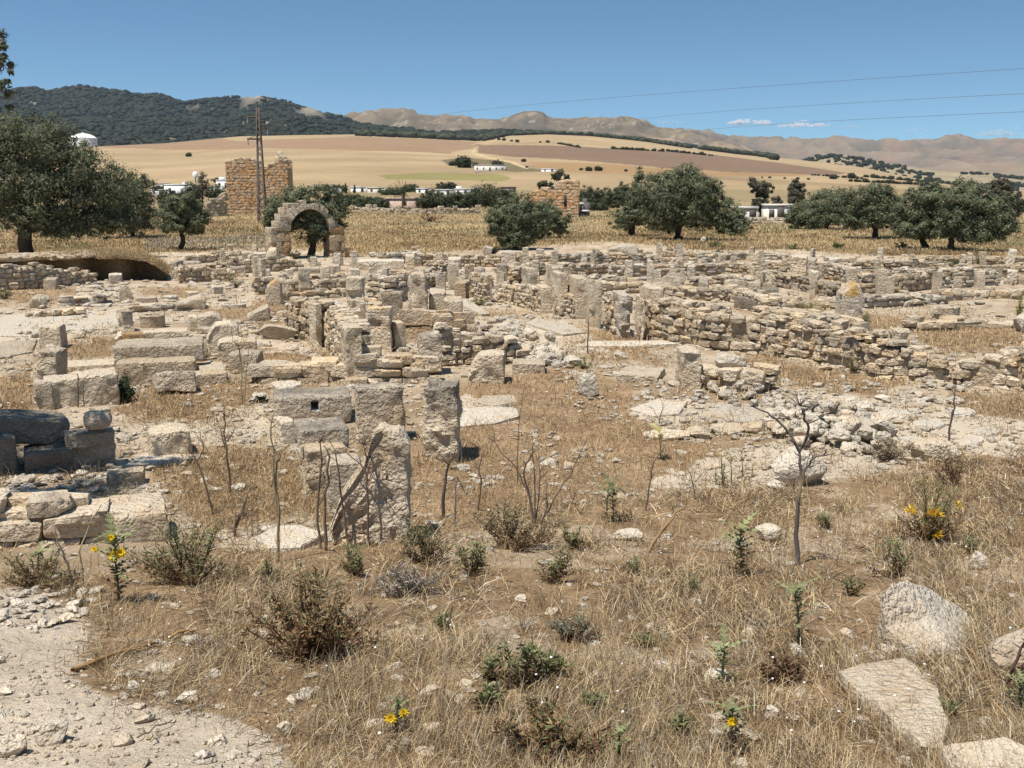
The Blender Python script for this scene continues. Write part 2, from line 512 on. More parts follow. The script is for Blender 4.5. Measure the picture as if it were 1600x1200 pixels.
F_BROWN1 = [(150, 225), (260, 222), (345, 216), (370, 221), (470, 217), (560, 214), (700, 218), (742, 222), (738, 232), (705, 240), (560, 235), (430, 232), (300, 235), (150, 231)]
F_BROWN2 = [(742, 226), (850, 227), (1000, 234), (1100, 240), (1240, 258), (1330, 271), (1300, 274), (1180, 270), (1050, 264), (960, 255), (880, 249), (800, 245), (752, 240)]
F_TAN2 = [(820, 252), (960, 256), (1050, 265), (1180, 270), (1320, 274), (1180, 276), (1000, 272), (850, 268)]
F_GREEN = [(585, 273), (660, 269), (780, 272), (800, 278), (780, 283), (690, 281), (600, 279)]
F_DARK = [(690, 250), (735, 247), (790, 252), (822, 262), (860, 267), (800, 268), (735, 262), (700, 258)]
F_TRACK = [(738, 230), (742, 230), (747, 240), (765, 245), (800, 252), (822, 262), (817, 263), (795, 254), (758, 246), (742, 242)]
def paint_far(px, py, x, y):
    n1 = fbm2(x, y, 0.004, 4, 21); n2 = fbm2(x, y, 0.02, 4, 22)
    n3 = fbm2(x, y, 0.08, 3, 23)
    wx = px + 9 * n1 + 5 * n2 + 3 * n3; wy = py + 1.6 * n1 + 1.0 * n2 + 0.6 * n3
    t = np.clip(0.5 + n1 + 0.5 * n2, 0, 1)[:, None]
    c = t * np.array([0.365, 0.28, 0.168]) + (1 - t) * np.array([0.315, 0.237, 0.140])
    band = np.sin(y * 0.035 + 5 * n1)[:, None]
    s2 = np.sin(y * 0.011 + x * .006 + 4 * n1)[:, None] * np.sin(x * 0.008 - 3 * n1)[:, None]
    c = c * (1 + 0.08 * band + .09 * s2 + 0.10 * n3[:, None] + 0.12 * n2[:, None])
    for p, q in ((F_TAN2, (0.30, 0.20, 0.105)), (F_BROWN1, (0.27, 0.185, 0.115)), (F_BROWN2, (0.185, 0.128, 0.088)), (F_GREEN, (0.23, 0.205, 0.085)), (F_DARK, (0.15, 0.125, 0.07)), (F_TRACK, (0.46, 0.36, 0.22))):
        k = inpoly(wx, wy, p); c[k] = np.array(q) * (1 + 0.15 * n2[k])[:, None]
    k = (wy > 296) & (wy < 330) & (px > 0)
    c[k] = c[k] * 0.5 + 0.5 * np.array([0.2, 0.17, 0.09])
    return c

def make_ground():
    rows = [-25, -10, -4, 0, 1.5, 2.4] + list(Yrow(np.arange(1295, 318, -1.55))) + list(np.geomspace(262, 300, 6))
    rows += list(1 / np.linspace(1 / 305.0, 1 / YF1, 150)) + [2600, 3000, 4200, 6500, 12000]
    rows = np.unique(np.array(rows))
    us = np.linspace(-0.72, 0.72, 900)
    U, Y = np.meshgrid(us, rows)
    X = U * (Y + 9.0)
    x, y = X.ravel(), Y.ravel()
    z = ground_z(x, y)
    px, py = toimg(x, np.maximum(y, 0.5), z)
    py = np.where(y < 2.9, 1299, py); px = np.where(y < 2.9, 800 + x * 400, px)
    c = np.zeros((len(x), 4)); c[:, 3] = 0
    near = y < 305
    cn, g = paint_near(px[near], py[near], x[near], y[near])
    c[near, :3] = cn; c[near, 3] = g
    pyf = field_y(px, np.clip(y, 300, YF1))
    cf = paint_far(px[~near], pyf[~near], x[~near], y[~near])
    c[~near, :3] = cf; c[~near, 3] = 0.6
    nr, nc = Y.shape
    i = np.arange(nr * nc).reshape(nr, nc)
    q = np.stack([i[:-1, :-1], i[:-1, 1:], i[1:, 1:], i[1:, :-1]], -1).reshape(-1, 4)
    m, n, l = mat_new("dry_ground")
    a = nd(n, "ShaderNodeVertexColor"); a.layer_name = "Col"
    gm = n.new("ShaderNodeNewGeometry"); pos = gm.outputs['Position']
    n1 = noise(n, l, pos, 3.0, 6, 0.65); n2 = noise(n, l, pos, 22.0, 5, 0.7); n3 = noise(n, l, pos, 90.0, 3, 0.6); n4 = noise(n, l, pos, 0.35, 5, 0.6)
    k = mixc(n, l, n2, (0.62, 0.6, 0.58), (1.3, 1.28, 1.25))
    c1 = mixc(n, l, 1.0, a.outputs['Color'], k, 'MULTIPLY')
    c1 = mixc(n, l, 1.0, c1, mixc(n, l, n1, (0.72, 0.70, 0.68), (1.24, 1.24, 1.24)), 'MULTIPLY')
    c1 = mixc(n, l, 1.0, c1, mixc(n, l, n4, (0.82, 0.81, 0.79), (1.14, 1.14, 1.14)), 'MULTIPLY')
    # pale grit
    c1 = mixc(n, l, mathn(n, l, 'MULTIPLY', maprange(n, l, n3, 0.60, 0.70), maprange(n, l, n1, 0.42, 0.6)), c1, (0.6, 0.54, 0.44))
    h = mathn(n, l, 'ADD', mathn(n, l, 'MULTIPLY', n1, 1.2), mathn(n, l, 'ADD', n2, mathn(n, l, 'MULTIPLY', n3, 0.4)))
    finish(n, l, c1, 0.97, h, 0.9, 0.04, 0.05)
    o = mk("ground", np.stack([x, y, z], 1), q, m, None, c, True)
    tag(o, "dusty pale and straw brown ground running from the near path through the ruins to the wheat fields", None, None, "structure")
    return o

# ------------------------------------------------------------------ hills
def hill(name, label, line, D, front, back, base_py, colfn, amp, freq, cols=420, rows=70, seed=1):
    line = np.array(line, float)
    px = np.linspace(line[0, 0], line[-1, 0], cols)
    ry = np.interp(px, line[:, 0], line[:, 1])
    ry = ry + 0.9 * fbm(np.stack([px * 0.05, px * 0, px * 0 + seed], 1), 4, seed) + 0.5 * fbm(np.stack([px * 0.22, px * 0, px * 0 + seed], 1), 3, seed)
    v = np.concatenate([np.linspace(0, 1, rows), np.array([1.15, 1.5, 2.2])])
    PX, Vv = np.meshgrid(px, v)
    RY = np.meshgrid(ry, v)[0]
    Y = np.where(Vv <= 1, D - front * (1 - Vv), D + (Vv - 1) * back)
    ztop = D * slope_of(RY)
    zb = (D - front) * slope_of(np.maximum(base_py, RY + 5))
    prof = np.where(Vv <= 1, Vv ** 0.9, 1 - 0.55 * (Vv - 1))
    z = zb + (ztop - zb) * prof
    X = (PX - 800) / F * (Y * CP)
    x, y = X.ravel(), Y.ravel()
    rid = 1 - np.abs(fbm2(x, y * 0.55, freq, 5, seed))
    r2 = fbm2(x, y, freq * 3.1, 4, seed + 7)
    env = (np.clip(Vv, 0, 1) * np.clip((1.0 - Vv) * 3.2, 0, 1)).ravel()
    z = z.ravel() + env * amp * ((rid - 0.75) * 2.2 + 0.45 * r2)
    c = colfn(PX.ravel(), Vv.ravel(), x, y, rid, r2)
    nr, nc = PX.shape
    i = np.arange(nr * nc).reshape(nr, nc)
    q = np.stack([i[:-1, :-1], i[:-1, 1:], i[1:, 1:], i[1:, :-1]], -1).reshape(-1, 4)
    o = mk(name, np.stack([x, y, z + CZ], 1), q, M_FIELD, None, c, True)
    tag(o, label, None, None, "structure")
    return np.stack([x, y, z + CZ], 1).reshape(nr, nc, 3), c.reshape(nr, nc, -1)

def blend(a, b, t): return np.asarray(a) * (1 - t[:, None]) + np.asarray(b) * t[:, None]
def col_maquis(px, v, x, y, rid, r2):
    c = blend((0.010, 0.014, 0.010), (0.026, 0.030, 0.018), np.clip(0.5 + r2 * 1.4, 0, 1))
    k = np.clip((fbm2(x, y, 0.011, 4, 31) - 0.30) * 6, 0, 1) * np.clip((v - 0.1) * 4, 0, 1)
    c = blend(c, (0.22, 0.185, 0.14), k * 0.8)
    crest = np.clip((px - 375) / 30, 0, 1) * np.clip((540 - px) / 40, 0, 1) * np.clip((v - 0.55) * 5, 0, 1)
    c = blend(c, (0.33, 0.28, 0.22), crest * np.clip(0.75 + r2 * 2.5, 0, 1))
    top = np.clip((90 - px) / 20, 0, 1) * np.clip((v - 0.85) * 12, 0, 1)
    return blend(c, (0.32, 0.23, 0.13), top * 0.8)
def col_wood(px, v, x, y, rid, r2):
    c = blend((0.016, 0.022, 0.012), (0.040, 0.044, 0.024), np.clip(0.5 + r2 * 1.4, 0, 1))
    k = np.clip((fbm2(x, y, 0.022, 4, 33) - 0.26) * 7, 0, 1)
    c = blend(c, (0.27, 0.20, 0.12), k * 0.75)
    strip = np.exp(-((px - (428 - 12 * v)) / 3.0) ** 2) * np.clip((v - 0.3) * 5, 0, 1)
    return blend(c, (0.36, 0.29, 0.2), np.clip(strip, 0, 1))
def col_brown(px, v, x, y, rid, r2):
    c = blend((0.105, 0.085, 0.060), (0.18, 0.14, 0.092), np.clip(0.45 + r2 * 1.3 + (rid - 0.75), 0, 1))
    k = np.clip((fbm2(x, y, 0.008, 4, 35) - 0.22) * 6, 0, 1)
    c = blend(c, (0.30, 0.22, 0.13), k * 0.7)
    k = np.clip((fbm2(x, y, 0.02, 4, 37) - 0.22) * 6, 0, 1) * np.clip((v - 0.35) * 3, 0, 1)
    c = blend(c, (0.075, 0.075, 0.055), k * 0.75)
    k = np.clip((fbm2(x, y, 0.03, 4, 38) - 0.3) * 7, 0, 1)
    return blend(c, (0.30, 0.27, 0.225), k * 0.6)
def col_red(px, v, x, y, rid, r2):
    c = blend((0.095, 0.080, 0.062), (0.20, 0.152, 0.105), np.clip(0.45 + r2 * 1.2 + (rid - 0.75) * 1.2, 0, 1))
    k = np.clip((fbm2(x, y, 0.004, 4, 41) - 0.1) * 5, 0, 1)
    c = blend(c, (0.22, 0.135, 0.085), k * 0.5)
    k = np.clip((fbm2(x, y, 0.006, 4, 43) - 0.22) * 6, 0, 1)
    c = blend(c, (0.11, 0.10, 0.075), k * 0.6)
    k = np.clip((0.35 - v) * 5, 0, 1)
    return blend(c, (0.26, 0.19, 0.11), k * 0.6)

def make_hills():
    G0, C0 = hill("hills", "dark scrub covered mountain with pale rock scars and a jagged crest", [(-300, 160), (-100, 150), (0, 143), (35, 139.5), (60, 138), (75, 140), (84, 143), (92, 145), (110, 140), (135, 133.5), (165, 137), (190, 141), (212, 148.5), (222, 150), (235, 151), (250, 147.5), (262, 149), (275, 155), (300, 159), (330, 156), (350, 155), (380, 157), (400, 156), (408, 150), (417, 149), (432, 153), (445, 158), (462, 162), (478, 170), (492, 175), (510, 181), (540, 192), (580, 205), (650, 219)],
         5000, 1300, 900, 222, col_maquis, 110, 0.0026, 520, 90, 3)
    hill("hills", "long bare brown hills with a flat topped rocky knoll", [(380, 205), (430, 190), (460, 182), (500, 178), (520, 181), (540, 182), (560, 179), (580, 175.5), (610, 172.5), (630, 174), (650, 178), (680, 183), (705, 181), (720, 183), (742, 187), (770, 186), (790, 186), (796, 182), (808, 177), (818, 173.5), (838, 173), (848, 175), (855, 182), (872, 185), (880, 186), (895, 185), (912, 184), (930, 186), (950, 189), (965, 187), (985, 186.5), (1000, 191), (1025, 199), (1050, 205), (1085, 212), (1150, 228), (1230, 262), (1300, 300)],
         5600, 1500, 900, 236, col_brown, 120, 0.0028, 420, 80, 5)
    hill("hills", "far reddish eroded hills under the small clouds", [(900, 215), (1000, 207), (1040, 207), (1075, 207), (1100, 206), (1125, 210), (1150, 215), (1180, 216), (1215, 216), (1240, 219), (1265, 216), (1310, 217), (1345, 220), (1365, 222), (1385, 221), (1420, 219), (1450, 218), (1470, 214), (1485, 212), (1500, 213.5), (1520, 218), (1545, 222), (1570, 221), (1590, 219), (1620, 218), (1750, 214), (2000, 220)],
         9000, 3600, 1500, 292, col_red, 190, 0.0017, 460, 100, 9)
    G, C = hill("hills", "nearer wooded slope below the dark mountain", [(-300, 190), (-100, 190), (80, 188), (150, 189), (260, 189), (330, 192), (370, 187), (400, 181), (430, 177.5), (460, 180), (490, 185), (520, 192), (560, 199), (620, 205), (680, 208), (760, 206), (840, 207), (900, 211), (960, 216), (1030, 226), (1090, 237)],
         3500, 950, 600, 236, col_wood, 22, 0.005, 420, 60, 13)
    globals()['_C0'] = C0
    G2, C2 = hill("hills", "stony slope of scattered bushes behind the right wheat field", [(1180, 266), (1225, 258), (1262, 247), (1280, 243), (1310, 242), (1345, 248), (1380, 256), (1430, 264), (1490, 270), (1540, 272), (1600, 279), (1700, 286), (1900, 290)],
          2950, 480, 500, 304, lambda px, v, x, y, rid, r2: blend((0.30, 0.24, 0.15), (0.20, 0.165, 0.10), np.clip(0.5 + r2, 0, 1)), 10, 0.006, 260, 40, 17)
    return G, G2, G0

def blob_t(seed, n=2):
    V, Q = cube_t(n, n, n)
    p = V / np.linalg.norm(V, axis=1, keepdims=True)
    r = np.random.default_rng(seed)
    return p * (1 + r.uniform(-0.25, 0.25, (len(p), 1))) * 0.5, Q

def make_woods(G, G2, G0):
    bl = [blob_t(k) for k in range(8)]
    A = Acc(); r = np.random.default_rng(5); C0 = _C0
    for GG, N, lo, hi, smin, smax in ((G0, 9000, 0.3, 1.0, 9, 22), (G, 6000, 0.0, 1.0, 8, 19), (G2, 1700, 0.1, 1.0, 6, 15)):
        nr, nc = GG.shape[:2]; nr -= 3
        for _ in range(N):
            i, j = r.uniform(lo, hi) * (nr - 2), r.uniform(0, nc - 2)
            a, b = int(i), int(j)
            p = GG[a, b] + (GG[a + 1, b] - GG[a, b]) * (i - a) + (GG[a, b + 1] - GG[a, b]) * (j - b)
            if GG is G2 and float(fbm2(p[:1], p[1:2], 0.006, 3, 55)[0]) < -0.12: continue
            V, Q = bl[r.integers(8)]
            s = r.uniform(smin, smax)
            if GG is G0 and C0[a, b, 0] > .06: continue
            cc = np.array([0.026, 0.032, 0.018]) * r.uniform(0.7, 1.4)
            A.add(V * np.array([s * r.uniform(.9, 1.7), s, s * .75]) + p + np.array([0, 0, s * .25]), Q, (*cc, 1))
    # the long tree belts at the top of the wheat
    def belt(pts, N, smin, smax, dy):
        pts = np.array(pts, float)
        for _ in range(N):
            t = r.uniform(pts[0, 0], pts[-1, 0]); y = np.interp(t, pts[:, 0], pts[:, 1]) + r.uniform(-dy, dy)
            p = Pfar(t, y); s = r.uniform(smin, smax)
            V, Q = bl[r.integers(8)]
            cc = np.array([0.046, 0.052, 0.029]) * r.uniform(0.7, 1.5)
            A.add(V * np.array([s * r.uniform(1, 1.8), s, s * .8]) + np.array(p) + np.array([0, 0, s * .3]), Q, (*cc, 1))
    belt([(560, 211), (640, 214), (700, 217), (760, 219), (790, 212)], 260, 8, 18, 1.5)
    belt([(780, 212), (860, 209), (930, 212), (1000, 220), (1080, 232)], 260, 6, 12, 0.8)
    belt([(1095, 231.5), (1140, 233), (1210, 248)], 160, 7, 15, 2.5)
    o = A.build("forest", M_LEAF, None, True)
    tag(o, "dark far woods and tree belts on the hill slopes above the wheat", None, None, "stuff")

def make_haze():
    x, y0, y1, z0, z1 = 9500, -60, 11500, -60.0, 1000.0
    V = [(-x, y0, z0), (x, y0, z0), (x, y1, z0), (-x, y1, z0), (-x, y0, z1), (x, y0, z1), (x, y1, z1), (-x, y1, z1)]
    Q = [(0, 3, 2, 1), (4, 5, 6, 7), (0, 1, 5, 4), (1, 2, 6, 5), (2, 3, 7, 6), (3, 0, 4, 7)]
    m, n, l = mat_new("thin_air")
    o = n.new("ShaderNodeOutputMaterial"); v = n.new("ShaderNodeVolumePrincipled")
    v.inputs['Color'].default_value = (0.62, 0.78, 1.0, 1)
    v.inputs['Density'].default_value = HAZE
    v.inputs['Anisotropy'].default_value = 0.0
    l.new(v.outputs[0], o.inputs['Volume'])
    ob = mk("haze", V, Q, m)
    tag(ob, None, None, None, "stuff")
HAZE = 2.1e-5
# ------------------------------------------------------------------ stones and blocks
_seed = [100]
def nseed():
    _seed[0] += 1
    return _seed[0]

def tintcol(tint, V, h, weather=1.0, topdark=0.0, var=0.06, seed=0):
    r = np.random.default_rng(seed)
    t = np.array(T[tint]) if isinstance(tint, str) else np.array(tint)
    c = np.tile(t, (len(V), 1)).astype(float)
    c[:, :3] *= 1 + r.uniform(-var, var)
    c[:, 3] = np.clip(t[3] * weather + topdark * np.clip((V[:, 2] / max(h, 1e-3) - 0.35) * 1.6, 0, 1), 0, 1.4)
    return c

def block(label, L, R, base, top, back=None, t=None, dep=None, yaw=0.0, tint='C', dark=0.0, tops=None, roll=0.0, rough=1.0, lich=None, name="stone_block", cat="block",
          group=None, sink=0.05, chips=6, pitch=0.0, rnd=None, mat=None):
    """one weathered block: front face from pixel L to R, base to top; back = pixel row of the far top edge (else thickness t in metres)"""
    dep = base if dep is None else dep
    Y = float(Yrow(dep))
    b0 = at(L, base, Y); b1 = at(R, base, Y); tp = at((L + R) / 2, top, Y)
    ctr = (b0 + b1) / 2
    h = tp.z - b0.z
    w = abs(b1.x - b0.x)
    if back is not None:
        s = float(slope_of(back)); Yb = (tp.z - CZ) / s if s < -1e-3 else Y + 0.5
        t = float(np.clip(Yb - Y, 0.15, 2.2))
    if t is None: t = min(w, 0.6)
    if dep == base:
        gz = float(ground_z(ctr.x, Y)[0]); low = min(gz, b0.z) - sink
    else: low = b0.z
    h = tp.z - low
    a = math.radians(yaw) + math.atan2(-ctr.x, Y)
    ya = math.radians(yaw)
    wf = max((w - abs(math.sin(ya)) * t) / max(math.cos(ya), .5), 0.3 * w)
    sd = nseed()
    tf = None
    if tops is not None:
        tp_px = np.array(tops, float)
        hx = (tp_px[:, 0] - (L + R) / 2) / ((R - L) / 2)
        hz = np.array([(at(p[0], p[1], Y).z - low) / h for p in tp_px])
        tf = lambda x: np.interp(x, hx, hz)
    cell = max(0.05, Y / 1024 * 3.2)
    V, Q = boxy(wf, t, h, sd, cell, 0.026 * rough * min(1.6, 0.5 + Y / 30) * min(1, max(h, .25) / .5), rnd if rnd else min(0.03, 0.07 * min(wf, t, h)) + 0.004, chips, 0.14 * rough, tf)
    c = tintcol(tint, V, h, 1.0, dark, 0.07, sd)
    if lich:
        k = np.clip((V[:, 2] / h - lich) / 0.06, 0, 1) * np.clip(0.35 + 1.6 * fbm(V * 4 + sd, 3), 0, 1)
        c[:, :3] = c[:, :3] * (1 - k[:, None]) + np.array([0.55, 0.33, 0.07]) * k[:, None]; c[:, 3] *= 1 - k
    if roll or pitch:
        Rm = np.array(Matrix.Rotation(math.radians(roll), 3, 'Y') @ Matrix.Rotation(math.radians(pitch), 3, 'X'))
        V = V @ Rm.T
    off = Vector((-math.sin(a), math.cos(a), 0)) * (t / 2 * math.cos(ya) + abs(math.sin(ya)) * wf / 2 * 0)
    o = mk(name, V, Q, mat or ((M_STONE_NEAR if Y < 8 else M_STONE) if Y < 45 else M_STONE_FAR), None, c, True, 24)
    o.location = (ctr.x + off.x, Y + off.y, low)
    o.rotation_euler = (0, 0, a)
    tag(o, label, cat, group)
    return o

# rocks
_ROCK = {}
def rock_unit(k, n=5):
    if (k, n) in _ROCK: return _ROCK[(k, n)]
    r = np.random.default_rng(900 + k)
    V, Q = cube_t(n, n, n)
    p = V / np.linalg.norm(V, axis=1, keepdims=True) * 0.62 + V * 0.24
    for _ in range(17):
        nn = r.normal(0, 1, 3); nn /= np.linalg.norm(nn)
        cut = (p @ nn).max() * r.uniform(0.6, 0.93)
        e = np.maximum(p @ nn - cut, 0); p = p - e[:, None] * nn
    p = p + 0.05 * fbm(p * 2.2 + 31 * k, 3)[:, None] * p
    p -= (p.max(0) + p.min(0)) / 2
    p /= (p.max(0) - p.min(0))
    _ROCK[(k, n)] = (p, Q)
    return p, Q

def rock(label, L, R, base, top, tint='P', k=None, depth=0.8, dep=None, yaw=None, name="boulder", cat="boulder", group=None, sink=0.12, n=9, dark=0.0):
    Y = float(Yrow(base if dep is None else dep))
    b0, b1 = at(L, base, Y), at(R, base, Y); tp = at((L + R) / 2, top, Y)
    w = b1.x - b0.x; c = (b0 + b1) / 2
    Yc = Y + 0.35 * w * depth
    low = (float(ground_z(c.x, Yc)[0]) if dep is None else b0.z)
    h = tp.z - b0.z
    h = max(h * 0.95, 0.04)
    sd = nseed(); k = sd if k is None else k
    p, Q = rock_unit(k, n)
    V = p * np.array([w, w * depth, h * (1 + sink)]) + np.array([0, 0, h * (1 - sink) / 2])
    V = V + (0.02 * min(w, h) * fbm(V * (5 / max(w, .1)) + sd, 3))[:, None]
    col = tintcol(tint, V, h, 1.0, dark, 0.08, sd)
    o = mk(name, V, Q, (M_STONE_NEAR if Y < 11 else M_STONE) if Y < 45 else M_STONE_FAR, None, col, True, 22)
    o.location = (c.x, Yc, low if dep is None else b0.z)
    o.rotation_euler = (0, 0, (yaw if yaw is not None else 0) * math.pi / 180)
    tag(o, label, cat, group)
    return o

def flat(label, poly, th=0.07, tint='P', name="paving_slab", cat="slab", group=None, lift=0.0, n=5):
    """flat irregular slab lying on the ground with the outline poly (pixels)"""
    pts = [P(*q) for q in poly]
    sd = nseed(); r = np.random.default_rng(sd)
    ring = []
    for i in range(len(pts)):
        a, b = pts[i], pts[(i + 1) % len(pts)]
        for t in np.arange(n) / n:
            q = a.lerp(b, t)
            ring.append([q.x, q.y, q.z])
    ring = np.array(ring); c = ring.mean(0)
    d = ring - c
    ring[:, :2] += d[:, :2] * (0.05 * fbm(np.stack([ring[:, 0] * 2.5, ring[:, 1] * 2.5, ring[:, 0] * 0 + sd], 1), 3))[:, None]
    m = len(ring)
    z0 = float(np.mean(ring[:, 2])) + lift
    # plane fit keeps the slab following the ground
    A_ = np.c_[ring[:, 0], ring[:, 1], np.ones(m)]
    co = np.linalg.lstsq(A_, ring[:, 2], rcond=None)[0]
    zf = lambda x, y: co[0] * x + co[1] * y + co[2] + lift
    layers = []
    for s, dz in ((1.0, -0.12), (1.0, th * 0.75), (0.965, th), (0.65, th + 0.004), (0.3, th + 0.006)):
        q = c + (ring - c) * s
        q[:, 2] = zf(q[:, 0], q[:, 1]) + dz
        if dz > 0: q[:, 2] += 0.012 * fbm(q * 3.0 + sd, 3)
        layers.append(q)
    V = np.concatenate(layers + [np.array([[c[0], c[1], zf(c[0], c[1]) + th + .006]])])
    Q = []
    for k in range(len(layers) - 1):
        for i in range(m):
            j = (i + 1) % m
            Q.append((k * m + i, k * m + j, (k + 1) * m + j, (k + 1) * m + i))
    top = len(V) - 1
    for i in range(m):
        Q.append(((len(layers) - 1) * m + i, (len(layers) - 1) * m + (i + 1) % m, top))
    area = sum(ring[i][0] * ring[(i + 1) % m][1] - ring[(i + 1) % m][0] * ring[i][1] for i in range(m))
    if area < 0: Q = [q[::-1] for q in Q]
    V = V - c
    o = mk(name, V, Q, M_STONE_NEAR if pts[0].y < 11 else M_STONE, None, tintcol(tint, V, 1, 1, 0, 0.06, sd), True, 40)
    o.location = tuple(c)
    tag(o, label, cat, group)
    return o

def slab3(label, ring, tint='P', name="boulder", cat="boulder", sub_=6, bulge=.02):
    """tilted slab: ring = (px, py, Y) corner points of its upper face; the sides run down into the ground"""
    pts = [at(*q) for q in ring]; sd = nseed(); R_ = []
    for i in range(len(pts)):
        a, b = pts[i], pts[(i + 1) % len(pts)]
        for t in np.arange(sub_) / sub_: R_.append(list(a.lerp(b, t)))
    R_ = np.array(R_); m = len(R_); c = R_.mean(0)
    R_ = R_ + .012 * np.stack([fbm(R_ * 6 + sd + k * 9, 3) for k in range(3)], 1)
    lay = []
    low = R_.copy(); low[:, :2] += (R_ - c)[:, :2] * .04; low[:, 2] = ground_z(low[:, 0], low[:, 1]) - .08; lay.append(low)
    mid = (low + R_) / 2 + .02 * np.stack([fbm(R_ * 5 + sd + k * 7, 3) for k in range(3)], 1); lay.append(mid)
    lay.append(R_)
    for s_ in (.97, .85, .7, .55, .4, .25, .1):
        q = c + (R_ - c) * s_; q[:, 2] += bulge * (1 - s_) + .022 * fbm(q * 5 + sd, 4) * (1 - s_ * .6); lay.append(q)
    V = np.concatenate(lay + [c[None] + np.array([[0, 0, bulge]])]); Q = []
    for k in range(len(lay) - 1):
        for i in range(m):
            j = (i + 1) % m; Q.append((k * m + i, k * m + j, (k + 1) * m + j, (k + 1) * m + i))
    for i in range(m): Q.append(((len(lay) - 1) * m + i, (len(lay) - 1) * m + (i + 1) % m, len(V) - 1))
    area = sum(R_[i][0] * R_[(i + 1) % m][1] - R_[(i + 1) % m][0] * R_[i][1] for i in range(m))
    if area < 0: Q = [q[::-1] for q in Q]
    o = mk(name, V - c, Q, M_STONE_NEAR, None, tintcol(tint, V, 1, 1, 0, .05, sd), True, 26, tuple(c))
    return tag(o, label, cat)

# ------------------------------------------------------------------ walls
_ST = {}
def stone_unit(k, n):
    """a wall stone of the unit cube: roughly squared, cut and uneven"""
    if (k, n) in _ST: return _ST[(k, n)]
    r = np.random.default_rng(400 + k)
    V, Q = cube_t(n, n, n)
    q = V / np.linalg.norm(V, axis=1, keepdims=True)
    p = (V * 0.88 + q * 0.16) * 0.5
    for _ in range(7):
        nn = r.normal(0, 1, 3); nn /= np.linalg.norm(nn)
        cut = (p @ nn).max() * r.uniform(0.68, 0.93)
        e = np.maximum(p @ nn - cut, 0); p = p - e[:, None] * nn
    p = p + r.normal(0, 0.028, p.shape)
    p -= (p.max(0) + p.min(0)) / 2; p /= (p.max(0) - p.min(0))
    _ST[(k, n)] = (p, Q)
    return p, Q

